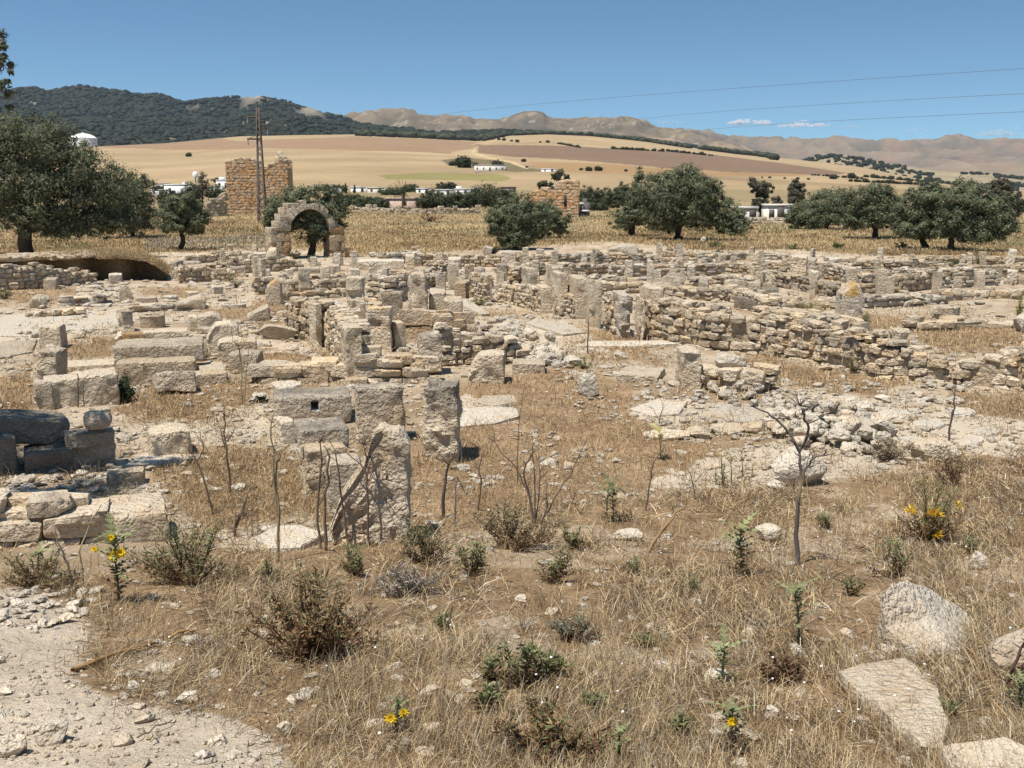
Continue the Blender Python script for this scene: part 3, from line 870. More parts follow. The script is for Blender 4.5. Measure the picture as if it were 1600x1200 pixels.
def wall(label, line, thick=0.5, sw=0.32, sh=0.2, tint='C', rag=0.5, name="rubble_wall", cat="wall", group=None, var=0.16, core='B', square=False, gap=0.04, warm=0.3, dark=0.25, base_drop=0.0):
    """masonry wall: line = [(px, base row, top row), ...] along its near face; stones laid in uneven courses on both faces"""
    pts, tops = [], []
    for px, b, tpy in line:
        p = P(px, b); pts.append(p)
        tops.append(at(px, tpy, p.y).z)
    pts2 = np.array([[p.x, p.y] for p in pts]); tops = np.array(tops)
    seg = np.linalg.norm(np.diff(pts2, axis=0), axis=1); cs = np.concatenate([[0], np.cumsum(seg)]); Lw = cs[-1]
    pos = lambda s: np.array([np.interp(s, cs, pts2[:, 0]), np.interp(s, cs, pts2[:, 1])])
    def tan(s):
        d = pos(min(s + 0.2, Lw)) - pos(max(s - 0.2, 0)); return d / max(np.linalg.norm(d), 1e-6)
    sd = nseed(); r = np.random.default_rng(sd)
    Ym = float(pts2[:, 1].mean())
    n = 4 if Ym < 16 else (3 if Ym < 32 else 2)
    # the wall's far side is the side away from the eye
    A = Acc()
    t0 = np.array(T[tint])
    smin = max(0.06, Ym / 1024 * 3.0)
    sw, sh = max(sw, smin * 1.6), max(sh, smin)
    ss = np.linspace(0, Lw, max(2, int(Lw / 0.5) + 1))
    gz = np.array([float(ground_z(*pos(s))[0]) for s in ss])
    zbase = lambda s: np.interp(s, ss, gz) - 0.08 - base_drop
    ztop = lambda s: np.interp(s, cs, tops)
    d = min(thick * 0.5, max(0.3, sw))
    away = 1.0
    mid = tan(Lw / 2); nor = np.array([-mid[1], mid[0]])
    if nor @ pos(Lw / 2) < 0: away = -1.0
    def put(s, z, w, h, off, dd):
        g = tan(s); nn = np.array([-g[1], g[0]]) * away
        V, Q = stone_unit(int(r.integers(14)), n)
        if square: V = np.sign(V) * np.minimum(np.abs(V) * 1.12, 0.5)
        yaw = r.normal(0, 0.05 if not square else 0.015)
        ex = g * math.cos(yaw) + nn * math.sin(yaw); ey = -g * math.sin(yaw) + nn * math.cos(yaw)
        flip = r.choice([-1, 1])
        x = V[:, 0] * w; y = V[:, 1] * dd; zz = V[:, 2] * h
        tl = r.normal(0, 0.06 if not square else 0.015)
        zz = zz + x * tl
        c0 = pos(s)
        XY = c0[None, :] + ex[None, :] * x[:, None] + ey[None, :] * (y + off)[:, None]
        b = r.uniform(1 - var, 1 + var * 0.8)
        c = t0.copy(); c[:3] *= b
        u = r.random()
        if u < warm: c[:3] *= np.array([1.02, 0.96, 0.87])
        elif u < warm + dark: c[3] += r.uniform(0.1, 0.4); c[:3] *= 0.93
        c[3] *= r.uniform(0.5, 1.5)
        A.add(np.c_[XY, zz + z], Q, c)
    zmin, zmax = float(gz.min()) - 0.08, float(tops.max())
    for face in (0, 1):
        z = zmin
        while z < zmax + sh * 0.4:
            h = sh * r.uniform(0.75, 1.3)
            s = -r.uniform(0, sw)
            while s < Lw:
                w = sw * r.uniform(0.6, 1.55)
                sc = float(np.clip(s + w / 2, 0, Lw))
                zt = ztop(sc) + rag * sh * r.normal(0, 0.55)
                if z + h * 0.55 > zbase(sc) and z + h * 0.5 < zt and not (face == 1 and z + h * 1.5 < zt - 2.0 * sh):
                    dd = d * r.uniform(0.85, 1.2)
                    off = (dd / 2 + r.normal(0, 0.03 * (not square))) if face == 0 else thick - dd / 2
                    put(sc, z + h / 2 + r.normal(0, 0.01), w * (1 - gap), h * (1.0 - gap * .6) * r.uniform(0.86, 1.06), off, dd)
                s += w
            z += h
    # fill between the faces
    if thick > 2.2 * d or True:
        s = 0.0
        while s < Lw:
            w = sw * r.uniform(0.5, 1.1)
            zt = ztop(s) - sh * 0.35
            if zt > zbase(s): put(s, zt + r.normal(0, 0.25) * sh, w, sh * r.uniform(.6, 1), thick * r.uniform(0.3, 0.7), w)
            s += w * 0.7
    # core of earth and mortar
    cv, cf, cc = [], [], np.array(T[core]); m = max(2, int(Lw / 0.6) + 1)
    for s in np.linspace(0.03, Lw - 0.03, m):
        g = tan(s); nn = np.array([-g[1], g[0]]) * away; c0 = pos(s)
        zb, zt = zbase(s) - 0.1, max(ztop(s) - sh * 0.55, zbase(s))
        i0, i1 = 0.07 + 0.05 * d, thick - 0.07 - 0.05 * d
        for off, z in ((i0, zb), (i0, zt), (i1, zt), (i1, zb)):
            q = c0 + nn * off; cv.append([q[0], q[1], z])
    for k in range(m - 1):
        for e in range(4):
            cf.append([k * 4 + e, k * 4 + (e + 1) % 4, k * 4 + 4 + (e + 1) % 4, k * 4 + 4 + e])
    cf.append([0, 1, 2, 3]); cf.append([m * 4 - 1, m * 4 - 2, m * 4 - 3, m * 4 - 4])
    c = np.array([*(np.array(cc[:3]) * 0.8), 0.0])
    A.add(cv, np.array(cf), c)
    p0 = pos(Lw / 2)
    o = A.build(name, M_STONE if Ym < 45 else M_STONE_FAR, None, True, 18, (float(p0[0]), float(p0[1]), float(zbase(Lw / 2))))
    tag(o, label, cat, group, "thing")
    return o

def lathe(prof, n=24, seed=0, amp=0.0):
    V, Q = [], []
    for r_, z in prof:
        for k in range(n):
            a = 2 * math.pi * k / n
            V.append([r_ * math.cos(a), r_ * math.sin(a), z])
    for i in range(len(prof) - 1):
        for k in range(n):
            Q.append([i * n + k, i * n + (k + 1) % n, (i + 1) * n + (k + 1) % n, (i + 1) * n + k])
    V = np.array(V, float)
    if amp: V = V * (1 + (amp * fbm(V * 4 + seed, 3))[:, None])
    return V, np.array(Q)

def tube(pts, radii, n=6):
    pts = [Vector(p) for p in pts]
    V, Q = [], []
    ref = Vector((0.31, 0.2, 0.93))
    for i, p in enumerate(pts):
        d = (pts[min(i + 1, len(pts) - 1)] - pts[max(i - 1, 0)]).normalized()
        u = d.cross(ref)
        if u.length < 0.05: u = d.cross(Vector((1, 0, 0)))
        u.normalize(); w = d.cross(u)
        for k in range(n):
            a = 2 * math.pi * k / n
            V.append(p + (u * math.cos(a) + w * math.sin(a)) * radii[i])
    for i in range(len(pts) - 1):
        for k in range(n):
            Q.append([i * n + k, i * n + (k + 1) % n, (i + 1) * n + (k + 1) % n, (i + 1) * n + k])
    e = len(pts) - 1
    V.append(pts[-1]); c = len(V) - 1
    for k in range(n): Q.append([e * n + k, e * n + (k + 1) % n, c, c])
    Q = np.array(Q)
    return np.array([list(v) for v in V]), Q
def wiggle(pts, sub=3, amp=0.02, r=None):
    out = []
    for a, b in zip(pts[:-1], pts[1:]):
        a, b = Vector(a), Vector(b)
        for k in range(sub):
            q = a.lerp(b, k / sub)
            if k: q = q + Vector(r.normal(0, amp, 3))
            out.append(q)
    out.append(Vector(pts[-1]))
    return out
# ------------------------------------------------------------------ the ruins: single blocks
def make_blocks():
    B = block
    # near left: the little trilith in the olive's shade, partly painted in by tint 'D'
    B("weathered upright stone with a rounded top standing on the dark stacked blocks", 133, 175, 674, 645, 637, dep=733, tint='G', dark=.3, rnd=.09)
    B("flat bedded block lying between the rounded upright and the fractured lower block", 105, 179, 699, 676, 668, dep=731, tint='G', dark=.3, yaw=4)
    B("fractured lower block of the stack beside the leaning capstone", 113, 181, 729, 696, 690, tint='C', yaw=4, rough=1.6)
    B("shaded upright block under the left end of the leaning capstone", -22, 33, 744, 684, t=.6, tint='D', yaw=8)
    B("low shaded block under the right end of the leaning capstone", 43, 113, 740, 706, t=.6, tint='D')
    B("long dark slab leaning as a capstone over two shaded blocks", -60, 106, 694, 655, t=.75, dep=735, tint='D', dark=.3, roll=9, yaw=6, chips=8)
    B("squat pale cube of stone with rounded edges alone on brown earth", 236, 306, 714, 674, 660, tint='C', dark=.15, yaw=10, rnd=.06, rough=1.3)
    B("small brown block lying beside loose white cobbles", 168, 226, 762, 738, 728, tint='B', yaw=-4)
    B("large square end block of the low near wall", 180, 267, 842, 804, 768, tint='C', yaw=3, rough=1.2)
    # left middle
    B("long upright grey slab with a straight top edge beside the dark green bush", 76, 187, 637, 590, 579, tint='G', dark=-.1, yaw=3, tops=[(76, 593), (187, 586)])
    B("narrow lower corner block butted against the long upright grey slab", 57, 84, 644, 600, 592, tint='G', dark=.2)
    B("tilted wedge block with a shaded overhanging front", 243, 309, 616, 590, 578, tint='C', roll=4, pitch=-16, yaw=5, rough=1.5)
    B("flat rectangular block resting level beside the tilted wedge block", 299, 357, 601, 584, 565, tint='C', yaw=2)
    B("long grey beam of stone lying on a tooled foundation", 180, 318, 566, 541, 527, dep=590, tint='G', dark=.2, yaw=-3)
    B("tooled buff foundation slab under the long grey beam", 186, 306, 600, 566, t=.7, tint='B', yaw=-3)
    B("short reddish broken block in front of the pitted square pillar", 192, 227, 534, 521, 517, tint='O', yaw=0)
    B("low pale beam in front of the round stone drum", 226, 293, 531, 518, 513, tint='C')
    B("pitted dark faced square pillar next to the round stone drum", 189, 213, 521, 486, 482, tint='C', dark=.7, yaw=12, rough=2)
    B("upright squared block with a dark right side on bare earth", 59, 100, 546, 510, 505, tint='C', dark=.15, yaw=-14)
    B("grooved stone leaning back in front of the upright squared block", 46, 96, 602, 548, 540, tint='G', dark=.2, yaw=-20, roll=5, rough=1.8)
    B("long low kerb stone behind the upright grey slab", 92, 186, 581, 571, 561, tint='C', yaw=-2)
    B("narrow upright block standing left of its wider twin", 295, 313, 523, 495, 491, tint='C', yaw=6)
    B("wide upright block with chamfered shoulders", 311, 347, 528, 499, 492, tint='C', tops=[(311, 494), (335, 492), (347, 499)])
    B("pale angular block with a sloping top near the lone tall stalks", 326, 374, 549, 512, 505, tint='C', tops=[(326, 526), (338, 507), (362, 505), (374, 512)], rough=1.4)
    B("squared block with a cracked face behind the tall stalks", 343, 401, 567, 532, 526, tint='C', rough=1.4)
    B("grey ended block lying at the start of the low foundation", 352, 408, 582, 553, 545, tint='G', dark=.15, yaw=-12)
    B("low tilted slab half sunk in dry grass", 276, 321, 483, 471, 463, tint='G', tops=[(276, 482), (292, 472), (316, 466), (321, 470)])
    B("flat grey slab with squared edges lying left of the ring shaped column base", 213, 245, 472, 466, 463, tint='G')
    B("small pointed standing stone in the left court", 187, 208, 471, 452, t=.4, tint='C', dark=.3, tops=[(187, 452), (200, 444), (208, 462)], rough=2)
    B("square block with a dark crust on top of the left ruins", 34, 63, 448, 421, 418, tint='C', dark=.75, yaw=-12)
    B("cut off block at the left edge behind the crusted square block", -8, 11, 450, 433, 431, tint='G', dark=.3)
    B("small grey block in line with the crusted square block", 67, 90, 452, 436, 433, tint='G', dark=.2, yaw=-8)
    B("broken pale block at the lip of the shaded pit", 172, 191, 443, 429, 426, tint='P', rough=1.6)
    B("weathered upright jamb at the right end of the shaded pit", 262, 283, 439, 409, 406, tint='G', dark=.2, yaw=-14)
    B("small dark block leaning on the jamb of the pit", 279, 297, 439, 428, 426, tint='D')
    B("flat topped block in the wall right of the shaded pit", 284, 312, 421, 411, 407, tint='G', dark=.5)
    B("dark crusted cube in the rubble wall behind the grey bush", 360, 384, 433, 418, 415, tint='C', dark=.8)
    B("little dark cube right of the crusted cube", 407, 422, 432, 421, 419, tint='G', dark=.4)
    B("pale coursed block left of a worn boulder near the arch", 378, 396, 408, 394, 392, tint='P')
    B("second pale block between the arch boulder and the coursed block", 395, 417, 408, 396, 392, tint='P')
    B("pointed upright slab with a lichened peak", 416, 442, 477, 444, 440, tint='C', tops=[(416, 449), (433, 437), (442, 444)], lich=.93, dark=.1)
    B("wedge of stone lying on the slope below the pointed slab", 387, 422, 502, 484, 480, tint='G', tops=[(387, 492), (422, 480)], roll=-4, rough=1.5)
    B("slim upright slab closing the rubble wall", 489, 509, 540, 475, 472, tint='C', dark=.1, yaw=24)
    # centre
    B("tall tooled pillar with a rounded head in the middle of the ruins", 537, 572, 594, 511, 503, dep=601, tint='C', dark=.15, rough=1.5, yaw=8)
    B("plain footing block beneath the tall tooled pillar", 540, 574, 606, 593, t=.6, tint='B')
    B("broad cracked orthostat with an orange lichen crest", 572, 613, 552, 481, 477, tint='C', lich=.94, rough=1.5, yaw=-6)
    B("small dark niche block beside the cracked orthostat", 612, 640, 549, 505, 501, tint='C', dark=.1, yaw=18)
    B("slender tall pillar behind the cracked orthostat", 543, 571, 502, 434, 431, tint='C', rough=1.4)
    B("grey ridged stub pillar leaning against the rubble behind", 598, 629, 500, 458, 455, tint='G', dark=.2, rough=1.6)
    B("thick rough round shouldered pillar tallest of the middle group", 640, 672, 490, 428, 424, tint='C', dark=.25, rough=2, rnd=.1, yaw=6)
    B("stout grey block against the thick rough pillar", 671, 697, 488, 458, 450, tint='G', rough=1.3)
    B("pale topped block right of the stout grey block", 694, 723, 498, 470, 463, tint='C', dark=.1)
    B("dark headed pillar standing on the pale footing", 655, 693, 583, 525, 517, dep=587, tint='C', dark=.7, yaw=4, rough=1.4)
    B("weathered sloping slab with a split face right of the coursed rubble wall", 733, 788, 599, 562, 552, tint='C', dark=.2, tops=[(733, 582), (745, 560), (765, 553), (788, 556)], rough=1.6)
    B("low grey stone in the spill of rubble", 801, 852, 583, 567, 560, tint='G')
    B("long dark trough like block with a square socket hole", 429, 552, 662, 620, 604, tint='G', dark=.55, yaw=2, rough=.8)
    B("broad dark headed pillar nearest the socketed block", 557, 634, 692, 606, 597, tint='C', dark=.8, yaw=3, rough=1.3)
    B("tall rough pillar with a black crusted upper half", 659, 719, 722, 604, 589, tint='C', dark=.8, yaw=-6, rough=2.2)
    B("grey capped block resting on the notched near pier", 464, 551, 702, 672, 651, dep=760, tint='G', dark=.6, yaw=6)
    B("narrow pier carrying the grey capped block", 474, 548, 772, 700, t=.5, tint='B', rough=1.4, yaw=6)
    B("grey sunken block wedged behind the notched near pier", 512, 568, 800, 722, 708, tint='G', dark=.2, yaw=3)
    B("notched pale pier with a tooled face, nearest of the standing stones", 516, 643, 846, 672, t=.45, tint=(.62, .53, .405, .1), yaw=-4, rough=2.4, chips=3,
      tops=[(516, 822), (532, 778), (546, 762), (556, 748), (574, 722), (580, 696), (588, 674), (600, 664), (620, 674), (632, 672), (643, 696)])
    B("small white leaning block left of the grey capped block", 434, 467, 692, 658, 648, tint='P', yaw=14)
    B("low worn kerb with a stepped end in the brown court", 955, 1034, 599, 586, 572, tint='G', yaw=-10, rough=1.3)
    B("dark sided square pillar with rubble stacked against it", 1059, 1102, 609, 549, 540, tint='C', dark=.45, yaw=12, rough=1.6)
    # the colonnade of orthostats
    B("bright pale pillar at the head of the orthostat row", 701, 721, 441, 404, 401, tint='W', rough=1.6)
    B("clean cut cube of buff stone in front of the bright pale pillar", 705, 733, 469, 442, 436, tint='B', yaw=-8, rough=.5, chips=3)
    B("first slim orthostat of the row behind the cube", 754, 776, 474, 430, 426, tint='C', dark=.1, yaw=14)
    B("plain square orthostat left of the tall banded one", 841, 868, 489, 449, 444, tint='C', yaw=12)
    B("tall banded orthostat with a hollowed face", 867, 894, 494, 428, 423, tint='C', yaw=14, rough=1.4)
    B("widest orthostat, with a pale chipped crown", 892, 928, 499, 438, 431, tint='C', yaw=10, tops=[(892, 435), (905, 432), (916, 438), (928, 436)])
    B("thin orthostat framing a rubble panel", 927, 946, 514, 440, 434, tint='C', yaw=16)
    B("deeply gouged pale orthostat at the near end of the row", 963, 994, 527, 461, 455, tint='W', yaw=12, rough=2.2)
    B("narrow post beside the gouged orthostat", 995, 1008, 535, 464, 460, tint='C', yaw=12, rough=1.5)
    B("eroded post tight against the long sloping wall", 1008, 1024, 531, 472, 468, tint='B', yaw=12, rough=1.8)
    B("angular grey boulder block perched on the wall head", 1004, 1043, 472, 450, 443, dep=500, tint='C', dark=.3, rough=2, yaw=10)
    B("row end orthostat seen above the coursed panel", 820, 846, 470, 420, 416, tint='C', rough=1.3, yaw=14)
    B("dark topped cube set back behind the orthostats", 776, 792, 448, 414, 411, tint='C', dark=.7)
    B("grey faced block between two rubble panels", 858, 880, 446, 418, 414, tint='C', dark=.3)
    # right middle
    B("dark crowned block on the wall right of the orthostats", 1031, 1068, 449, 432, 425, tint='C', dark=.8, yaw=-6)
    B("slim pale upright slab in the back rooms", 1073, 1086, 443, 416, 413, tint='W', rough=.8)
    B("grey pointed upright beside the low rubble wall", 1091, 1106, 466, 441, 432, tint='G', dark=.3, tops=[(1091, 441), (1098, 432), (1106, 444)])
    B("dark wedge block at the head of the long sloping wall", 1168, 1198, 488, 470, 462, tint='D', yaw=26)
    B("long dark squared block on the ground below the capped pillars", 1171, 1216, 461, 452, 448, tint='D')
    B("pale pillar with an overhanging cap in the right rooms", 1258, 1275, 435, 405, 401, tint='W')
    B("wide wall end pier with a flat cap stone", 1235, 1260, 440, 401, 396, tint='C', rough=1.2)
    B("pale low pier under a flat cap right of the capped pillar", 1290, 1312, 425, 405, 400, tint='W')
    B("pale stout pillar crowned with thick orange lichen", 1309, 1353, 502, 456, 452, tint='W', dark=.1, tops=[(1309, 459), (1322, 450), (1332, 442), (1344, 444), (1353, 462)], lich=.80, yaw=14, rough=1.3)
    B("dark flat block behind the lichen crowned pillar", 1324, 1360, 453, 437, 432, tint='D')
    B("lone grey block in the dry grass of the right terrace", 1452, 1493, 503, 481, 475, tint='G', dark=.2, rough=1.8, yaw=-10)
    B("thin tall post leaning right on the far right wall", 1569, 1581, 421, 390, 388, tint='P', roll=9, rough=.8)
    B("pale upright stub at the right edge of the ruins", 1573, 1588, 446, 424, 421, tint='P')
    B("low squared block beside the pale upright stub", 1586, 1612, 446, 432, 428, tint='G')
    # far middle
    B("squat pale bench like block left of the stone bowl", 560, 632, 421, 408, 403, tint='P', name="stone_bench")
    B("dark fronted block in the back wall", 641, 664, 416, 404, 401, tint='G', dark=.5, yaw=-10)
    B("corner block of the back wall with a flat top", 634, 648, 424, 400, 397, tint='C')
    B("broad grey block leaning beside the rubble panel", 655, 680, 442, 420, 416, tint='G', dark=.3, yaw=-12)
    B("pale wide orthostat in the back rooms", 783, 806, 418, 394, 391, tint='P', rough=1.5)
    B("dark lintel like block across the back rooms", 845, 873, 410, 404, 401, tint='D')
    B("grey cube left of the thick rough pillar", 519, 542, 449, 436, 433, tint='G', dark=.5)
    B("second grey cube sitting against the slender pillar", 562, 577, 444, 433, 431, tint='G', dark=.4)
    B("low dark block in the broken wall before the arch", 484, 500, 430, 421, 419, tint='G', dark=.5)
    B("pale squared block set on end in the rubble before the arch", 514, 530, 428, 415, 412, tint='C', dark=.3)
    B("white angled coping stone in the back court", 592, 620, 434, 424, 421, tint='W', rough=.6)
    B("grey block embedded in the pale coursed wall", 468, 488, 459, 442, 440, tint='G', dark=.2, rough=1.6)
    B("blocky grey stone at the start of the field boundary", 838, 850, 398, 390, 388, tint='G')
    B("tilted white stone on the back wall coping", 756, 768, 398, 386, 384, tint='P', roll=10)
    B("low grey squared stone on the right back wall", 1051, 1075, 431, 424, 421, tint='G', dark=.3)

def make_round_things():
    # round hollow drum
    def place(V, Q, px, base, name, label, cat, tint, dark=0.0, yaw=0, parent=None):
        p = P(px, base)
        h = V[:, 2].max()
        o = mk(name, V, Q, M_STONE, None, tintcol(tint, V, h, 1, dark), True, 35)
        o.location = (p.x, p.y, p.z - 0.03); o.rotation_euler = (0, 0, yaw)
        tag(o, label, cat); return o
    k = ppm(float(Yrow(516)))
    r = 19.5 / k; h = 22 / k
    V, Q = lathe([(r * .98, 0), (r, h * .2), (r, h * .85), (r * 1.03, h * .92), (r * .98, h), (r * .66, h), (r * .62, h * .9), (r * .6, h * .35), (0.001, h * .33)], 30, 3, .02)
    place(V, Q, 239, 512, "stone_drum", "round hollow stone drum like a well head with a chipped pale rim", "well head", 'B')
    k = ppm(float(Yrow(480)))
    r = 12.5 / k; h = 17 / k
    V, Q = lathe([(r * 1.05, 0), (r * 1.06, h * .3), (r * .9, h * .36), (r * .88, h * .5), (r, h * .56), (r, h * .75), (r * .88, h * .8), (r * .9, h * .95), (r * .85, h), (0.001, h)], 28, 5, .02)
    place(V, Q, 104, 478, "round_plinth", "moulded round column base beside a row of low blocks", "column base", 'P', .3)
    k = ppm(float(Yrow(471)))
    r = 12 / k; h = 10 / k
    V, Q = lathe([(r * 1.0, 0), (r * 1.05, h * .3), (r * .92, h * .45), (r * .9, h * .6), (r * .96, h * .8), (r * .85, h), (0.001, h * .98)], 28, 6, .02)
    place(V, Q, 267, 470, "round_plinth", "low ring shaped column base on the brown court", "column base", 'P', .2)
    k = ppm(float(Yrow(484)))
    r = 20 / k; h = 9 / k
    V, Q = lathe([(r * 1.0, 0), (r * 1.02, h * .9), (r * .95, h), (r * .78, h), (r * .72, h * .5), (0.001, h * .45)], 28, 8, .05)
    V = V * np.array([1, .62, 1])
    place(V, Q, 365, 480, "stone_basin", "shallow oval stone basin sunk in the dusty court", "basin", 'P', .1)
    k = ppm(float(Yrow(396)))
    r = 4 / k; h = 15 / k
    V, Q = lathe([(r * .95, 0), (r * .9, h * .78), (r * .95, h * .82), (r * 1.35, h * .9), (r * 1.3, h), (0.001, h)], 20, 9, .02)
    place(V, Q, 361, 396, "column_stump", "short column stump with a wider cap by the golden grass", "column", 'P', .1)
    k = ppm(float(Yrow(394))); r = 5.5 / k; h = 12 / k
    V, Q = lathe([(r, 0), (r * .95, h * .7), (r * 1.15, h * .8), (r * 1.1, h), (0.001, h)], 20, 10, .03)
    place(V, Q, 649, 396, "column_stump", "stubby column drum on the back wall", "column", 'C', .3)
    k = ppm(float(Yrow(424))); r = 8.5 / k; h = 7 / k
    V, Q = lathe([(r * .5, 0), (r * .6, h * .3), (r, h * .75), (r, h), (r * .8, h), (r * .5, h * .5), (0.001, h * .45)], 22, 11, .03)
    place(V, Q, 600, 414, "stone_bowl", "small stone bowl standing on the bench like block", "bowl", 'G', .2).location.z += 0.35
    # square socket in the long dark block: a real recess box
    return

def cut_socket():
    """the square socket hole of the long trough like block, cut into its mesh"""
    o = [q for q in bpy.data.objects if q.get("label", "").startswith("long dark trough")][0]
    Y = float(Yrow(662)); a, b = at(486, 641, Y), at(497, 628, Y)
    V, Q = cube_t(1, 1, 1)
    c = mk("socket_cut", V * np.array([(b.x - a.x) / 2, .3, (b.z - a.z) / 2]), Q, M_STONE, None, (.2, .17, .13, .6))
    c.location = ((a.x + b.x) / 2, Y + .02, (a.z + b.z) / 2); c.rotation_euler = o.rotation_euler
    md = o.modifiers.new("cut", 'BOOLEAN'); md.object = c; md.solver = 'EXACT'; md.operation = 'DIFFERENCE'
    bpy.context.view_layer.update()
    dg = bpy.context.evaluated_depsgraph_get()
    me = bpy.data.meshes.new_from_object(o.evaluated_get(dg))
    o.modifiers.clear()
    if len(me.polygons) > 50 and len(me.color_attributes): o.data = me
    bpy.data.objects.remove(c)

def make_rocks():
    R = rock
    R("upright egg shaped white rock standing alone in the brown court", 902, 936, 619, 578, 'P', 3, .8)
    R("rounded pale boulder on top of the rubble beside the square pillar", 1117, 1167, 586, 551, 'P', 7, .8, dep=606)
    R("large half buried pale boulder at the foot of the stone heap", 1208, 1296, 762, 702, 'P', 11, .8)
    R("smooth brown boulder lying on the right of the stone heap", 1300, 1356, 682, 650, 'C', 14, .7, dep=690)
    R("half buried grey boulder at the upper edge of the near grass", 1425, 1502, 722, 688, 'C', 17, .7)
    slab3("big pale boulder lying in the near grass", [(1378, 928, 5.55), (1392, 912, 5.65), (1415, 908, 5.75), (1448, 918, 5.9), (1500, 948, 6.0), (1535, 976, 6.0), (1548, 1000, 5.8), (1530, 1022, 5.4), (1500, 1034, 5.2), (1450, 1024, 5.25), (1405, 1000, 5.35), (1382, 980, 5.45)], 'P')
    R("grey rounded boulder cut by the right edge beside the dark dead stalk", 1549, 1640, 1056, 990, 'G', 25, .8, n=12)
    R("pale boulder rising from the bottom right corner", 1492, 1640, 1222, 1166, 'G', 28, .8, n=12)
    R("small upright white stone in the right grass", 1518, 1544, 896, 864, 'W', 31, .7)
    R("rounded cream stone the size of a loaf near the tall forked stalk", 1183, 1223, 846, 822, 'P', 34, .8)
    R("flat pale stone low in the middle grass", 959, 1006, 846, 828, 'P', 37, .7)
    R("dark grey angular stone in the bare patch of the near grass", 655, 684, 1096, 1073, 'G', 40, .8)
    R("pale flat stone left of the bitten yellow thistle", 658, 690, 1150, 1132, 'P', 43, .8)
    R("rounded grey cobble at the edge of the pale path", 432, 456, 1152, 1130, 'C', 46, .9)
    R("flat cream stone under the thistle seedling", 1102, 1142, 1068, 1048, 'P', 49, .8)
    R("cream stone in the lower left path", 52, 102, 1166, 1134, 'P', 52, .8)
    R("larger cream stone at the left edge of the path", -8, 36, 1184, 1152, 'P', 55, .8)
    R("grey stone with a dark side at the foot of the yellow thistle", 622, 642, 1176, 1152, 'D', 58, .8)
    R("flat whitish stone by the fallen brown stick", 280, 310, 1006, 994, 'P', 61, .8)
    R("broad low stone sunk in the left near grass", 222, 270, 1056, 1040, 'P', 64, .7)
    R("two toned stone lying in the right foreground straw", 1196, 1220, 1124, 1102, 'P', 67, .8)
    R("white stone beside the big pale boulder", 1412, 1438, 1030, 1008, 'P', 70, .8)
    R("crusted boulder below the crusted square block", 42, 70, 481, 458, 'G', 73, .9)
    R("tall worn boulder set against the left pier of the arch", 415, 436, 409, 384, 'C', 76, .8)
    R("reddish split boulder in the left rubble slope", 400, 463, 532, 508, 'C', 79, .8)
    R("rounded grey boulder over the split boulder", 432, 462, 506, 486, 'C', 82, .8)
    R("pale rounded boulder on the far grass edge", 577, 590, 402, 393, 'P', 85, .9)
    R("pale stone on the back wall behind the bowl", 622, 645, 400, 389, 'P', 88, .8)
    R("white rock by the field edge under the big olive", 1095, 1104, 381, 370, 'P', 91, .8)
    R("wide pale rock outcrop behind the back rooms", 950, 1000, 398, 382, 'P', 94, .9)
    R("long pale fallen stone on the right wall terraces", 1372, 1412, 424, 415, 'P', 97, .6)
    R("white upright rock at the far right edge", 1587, 1615, 520, 490, 'W', 100, .8)
    R("dark leaning rock fragment on the right mound", 1178, 1205, 404, 394, 'D', 103, .8)
    R("flattish boulder on the head of the long rubble wall", 1275, 1322, 522, 505, 'P', 106, .7, dep=540)
    # kerb row on the brown court
    for L, Rr, b, t, s in ((1006, 1078, 690, 676, "first and longest"), (1073, 1114, 688, 671, "darkest"), (1112, 1162, 684, 666, "smoothest"), (1158, 1202, 680, 663, "blunt fourth"), (1200, 1238, 676, 662, "last")):
        R(f"{s} stone of the low kerb row edging the brown court", L, Rr, b, t, 'C', None, .7, None, None, "kerb_stone", "kerb stone", "kerb row edging the brown court", 0.3, 8)
    # big flat slab in the near right grass
    flat("large flat pointed slab in the near right grass", [(1306, 1064), (1340, 1054), (1412, 1046), (1432, 1058), (1445, 1078), (1466, 1092), (1470, 1120), (1482, 1152), (1474, 1184), (1436, 1182), (1400, 1156), (1372, 1128), (1334, 1094)], 0.075, 'G')
    flat("pale paving slab right of the black crusted pillar", [(716, 668), (724, 640), (770, 636), (806, 640), (812, 652), (770, 664)], .05, 'P')
    flat("rounded grey paving slab above the pale one", [(738, 632), (760, 623), (790, 622), (803, 632), (770, 638)], .06, 'G')
    flat("broad sunlit pavement slab before the gouged orthostat", [(895, 545), (925, 537), (1040, 536), (1060, 541), (990, 545)], .06, 'P')
    flat("worn pale threshold slab inside the orthostat row", [(820, 508), (840, 500), (895, 512), (915, 520), (880, 524)], .06, 'P')
    flat("narrow pale slab beside the buff cube", [(722, 470), (740, 478), (765, 492), (752, 494), (722, 482)], .1, 'P')
    flat("grey cracked pavement slab at the left edge", [(-40, 552), (10, 536), (58, 534), (50, 552), (-20, 566)], .05, 'G')
    flat("smooth pale mosaic floor of the left court", [(-60, 512), (20, 492), (100, 486), (188, 490), (186, 516), (110, 518), (60, 530), (-40, 528)], .03, 'P', 'mosaic_floor', 'floor')
    flat("thin pale slab beside the squat pale cube", [(190, 734), (222, 714), (300, 712), (330, 716), (240, 728)], .04, 'P')
    flat("flat pale slab behind the kerb row", [(985, 640), (1030, 626), (1075, 632), (1062, 648), (1020, 652)], .05, 'P')
    flat("wide pale slab under the stone heap", [(1110, 652), (1130, 634), (1200, 640), (1215, 654), (1160, 662)], .05, 'P')
    flat("dusty slab at the foot of the notched near pier", [(395, 845), (430, 828), (470, 826), (510, 838), (470, 856), (420, 858)], .06, 'P')
    flat("thin triangular slab in front of the socketed block", [(420, 604), (432, 598), (470, 600), (470, 606), (440, 612)], .06, 'P')
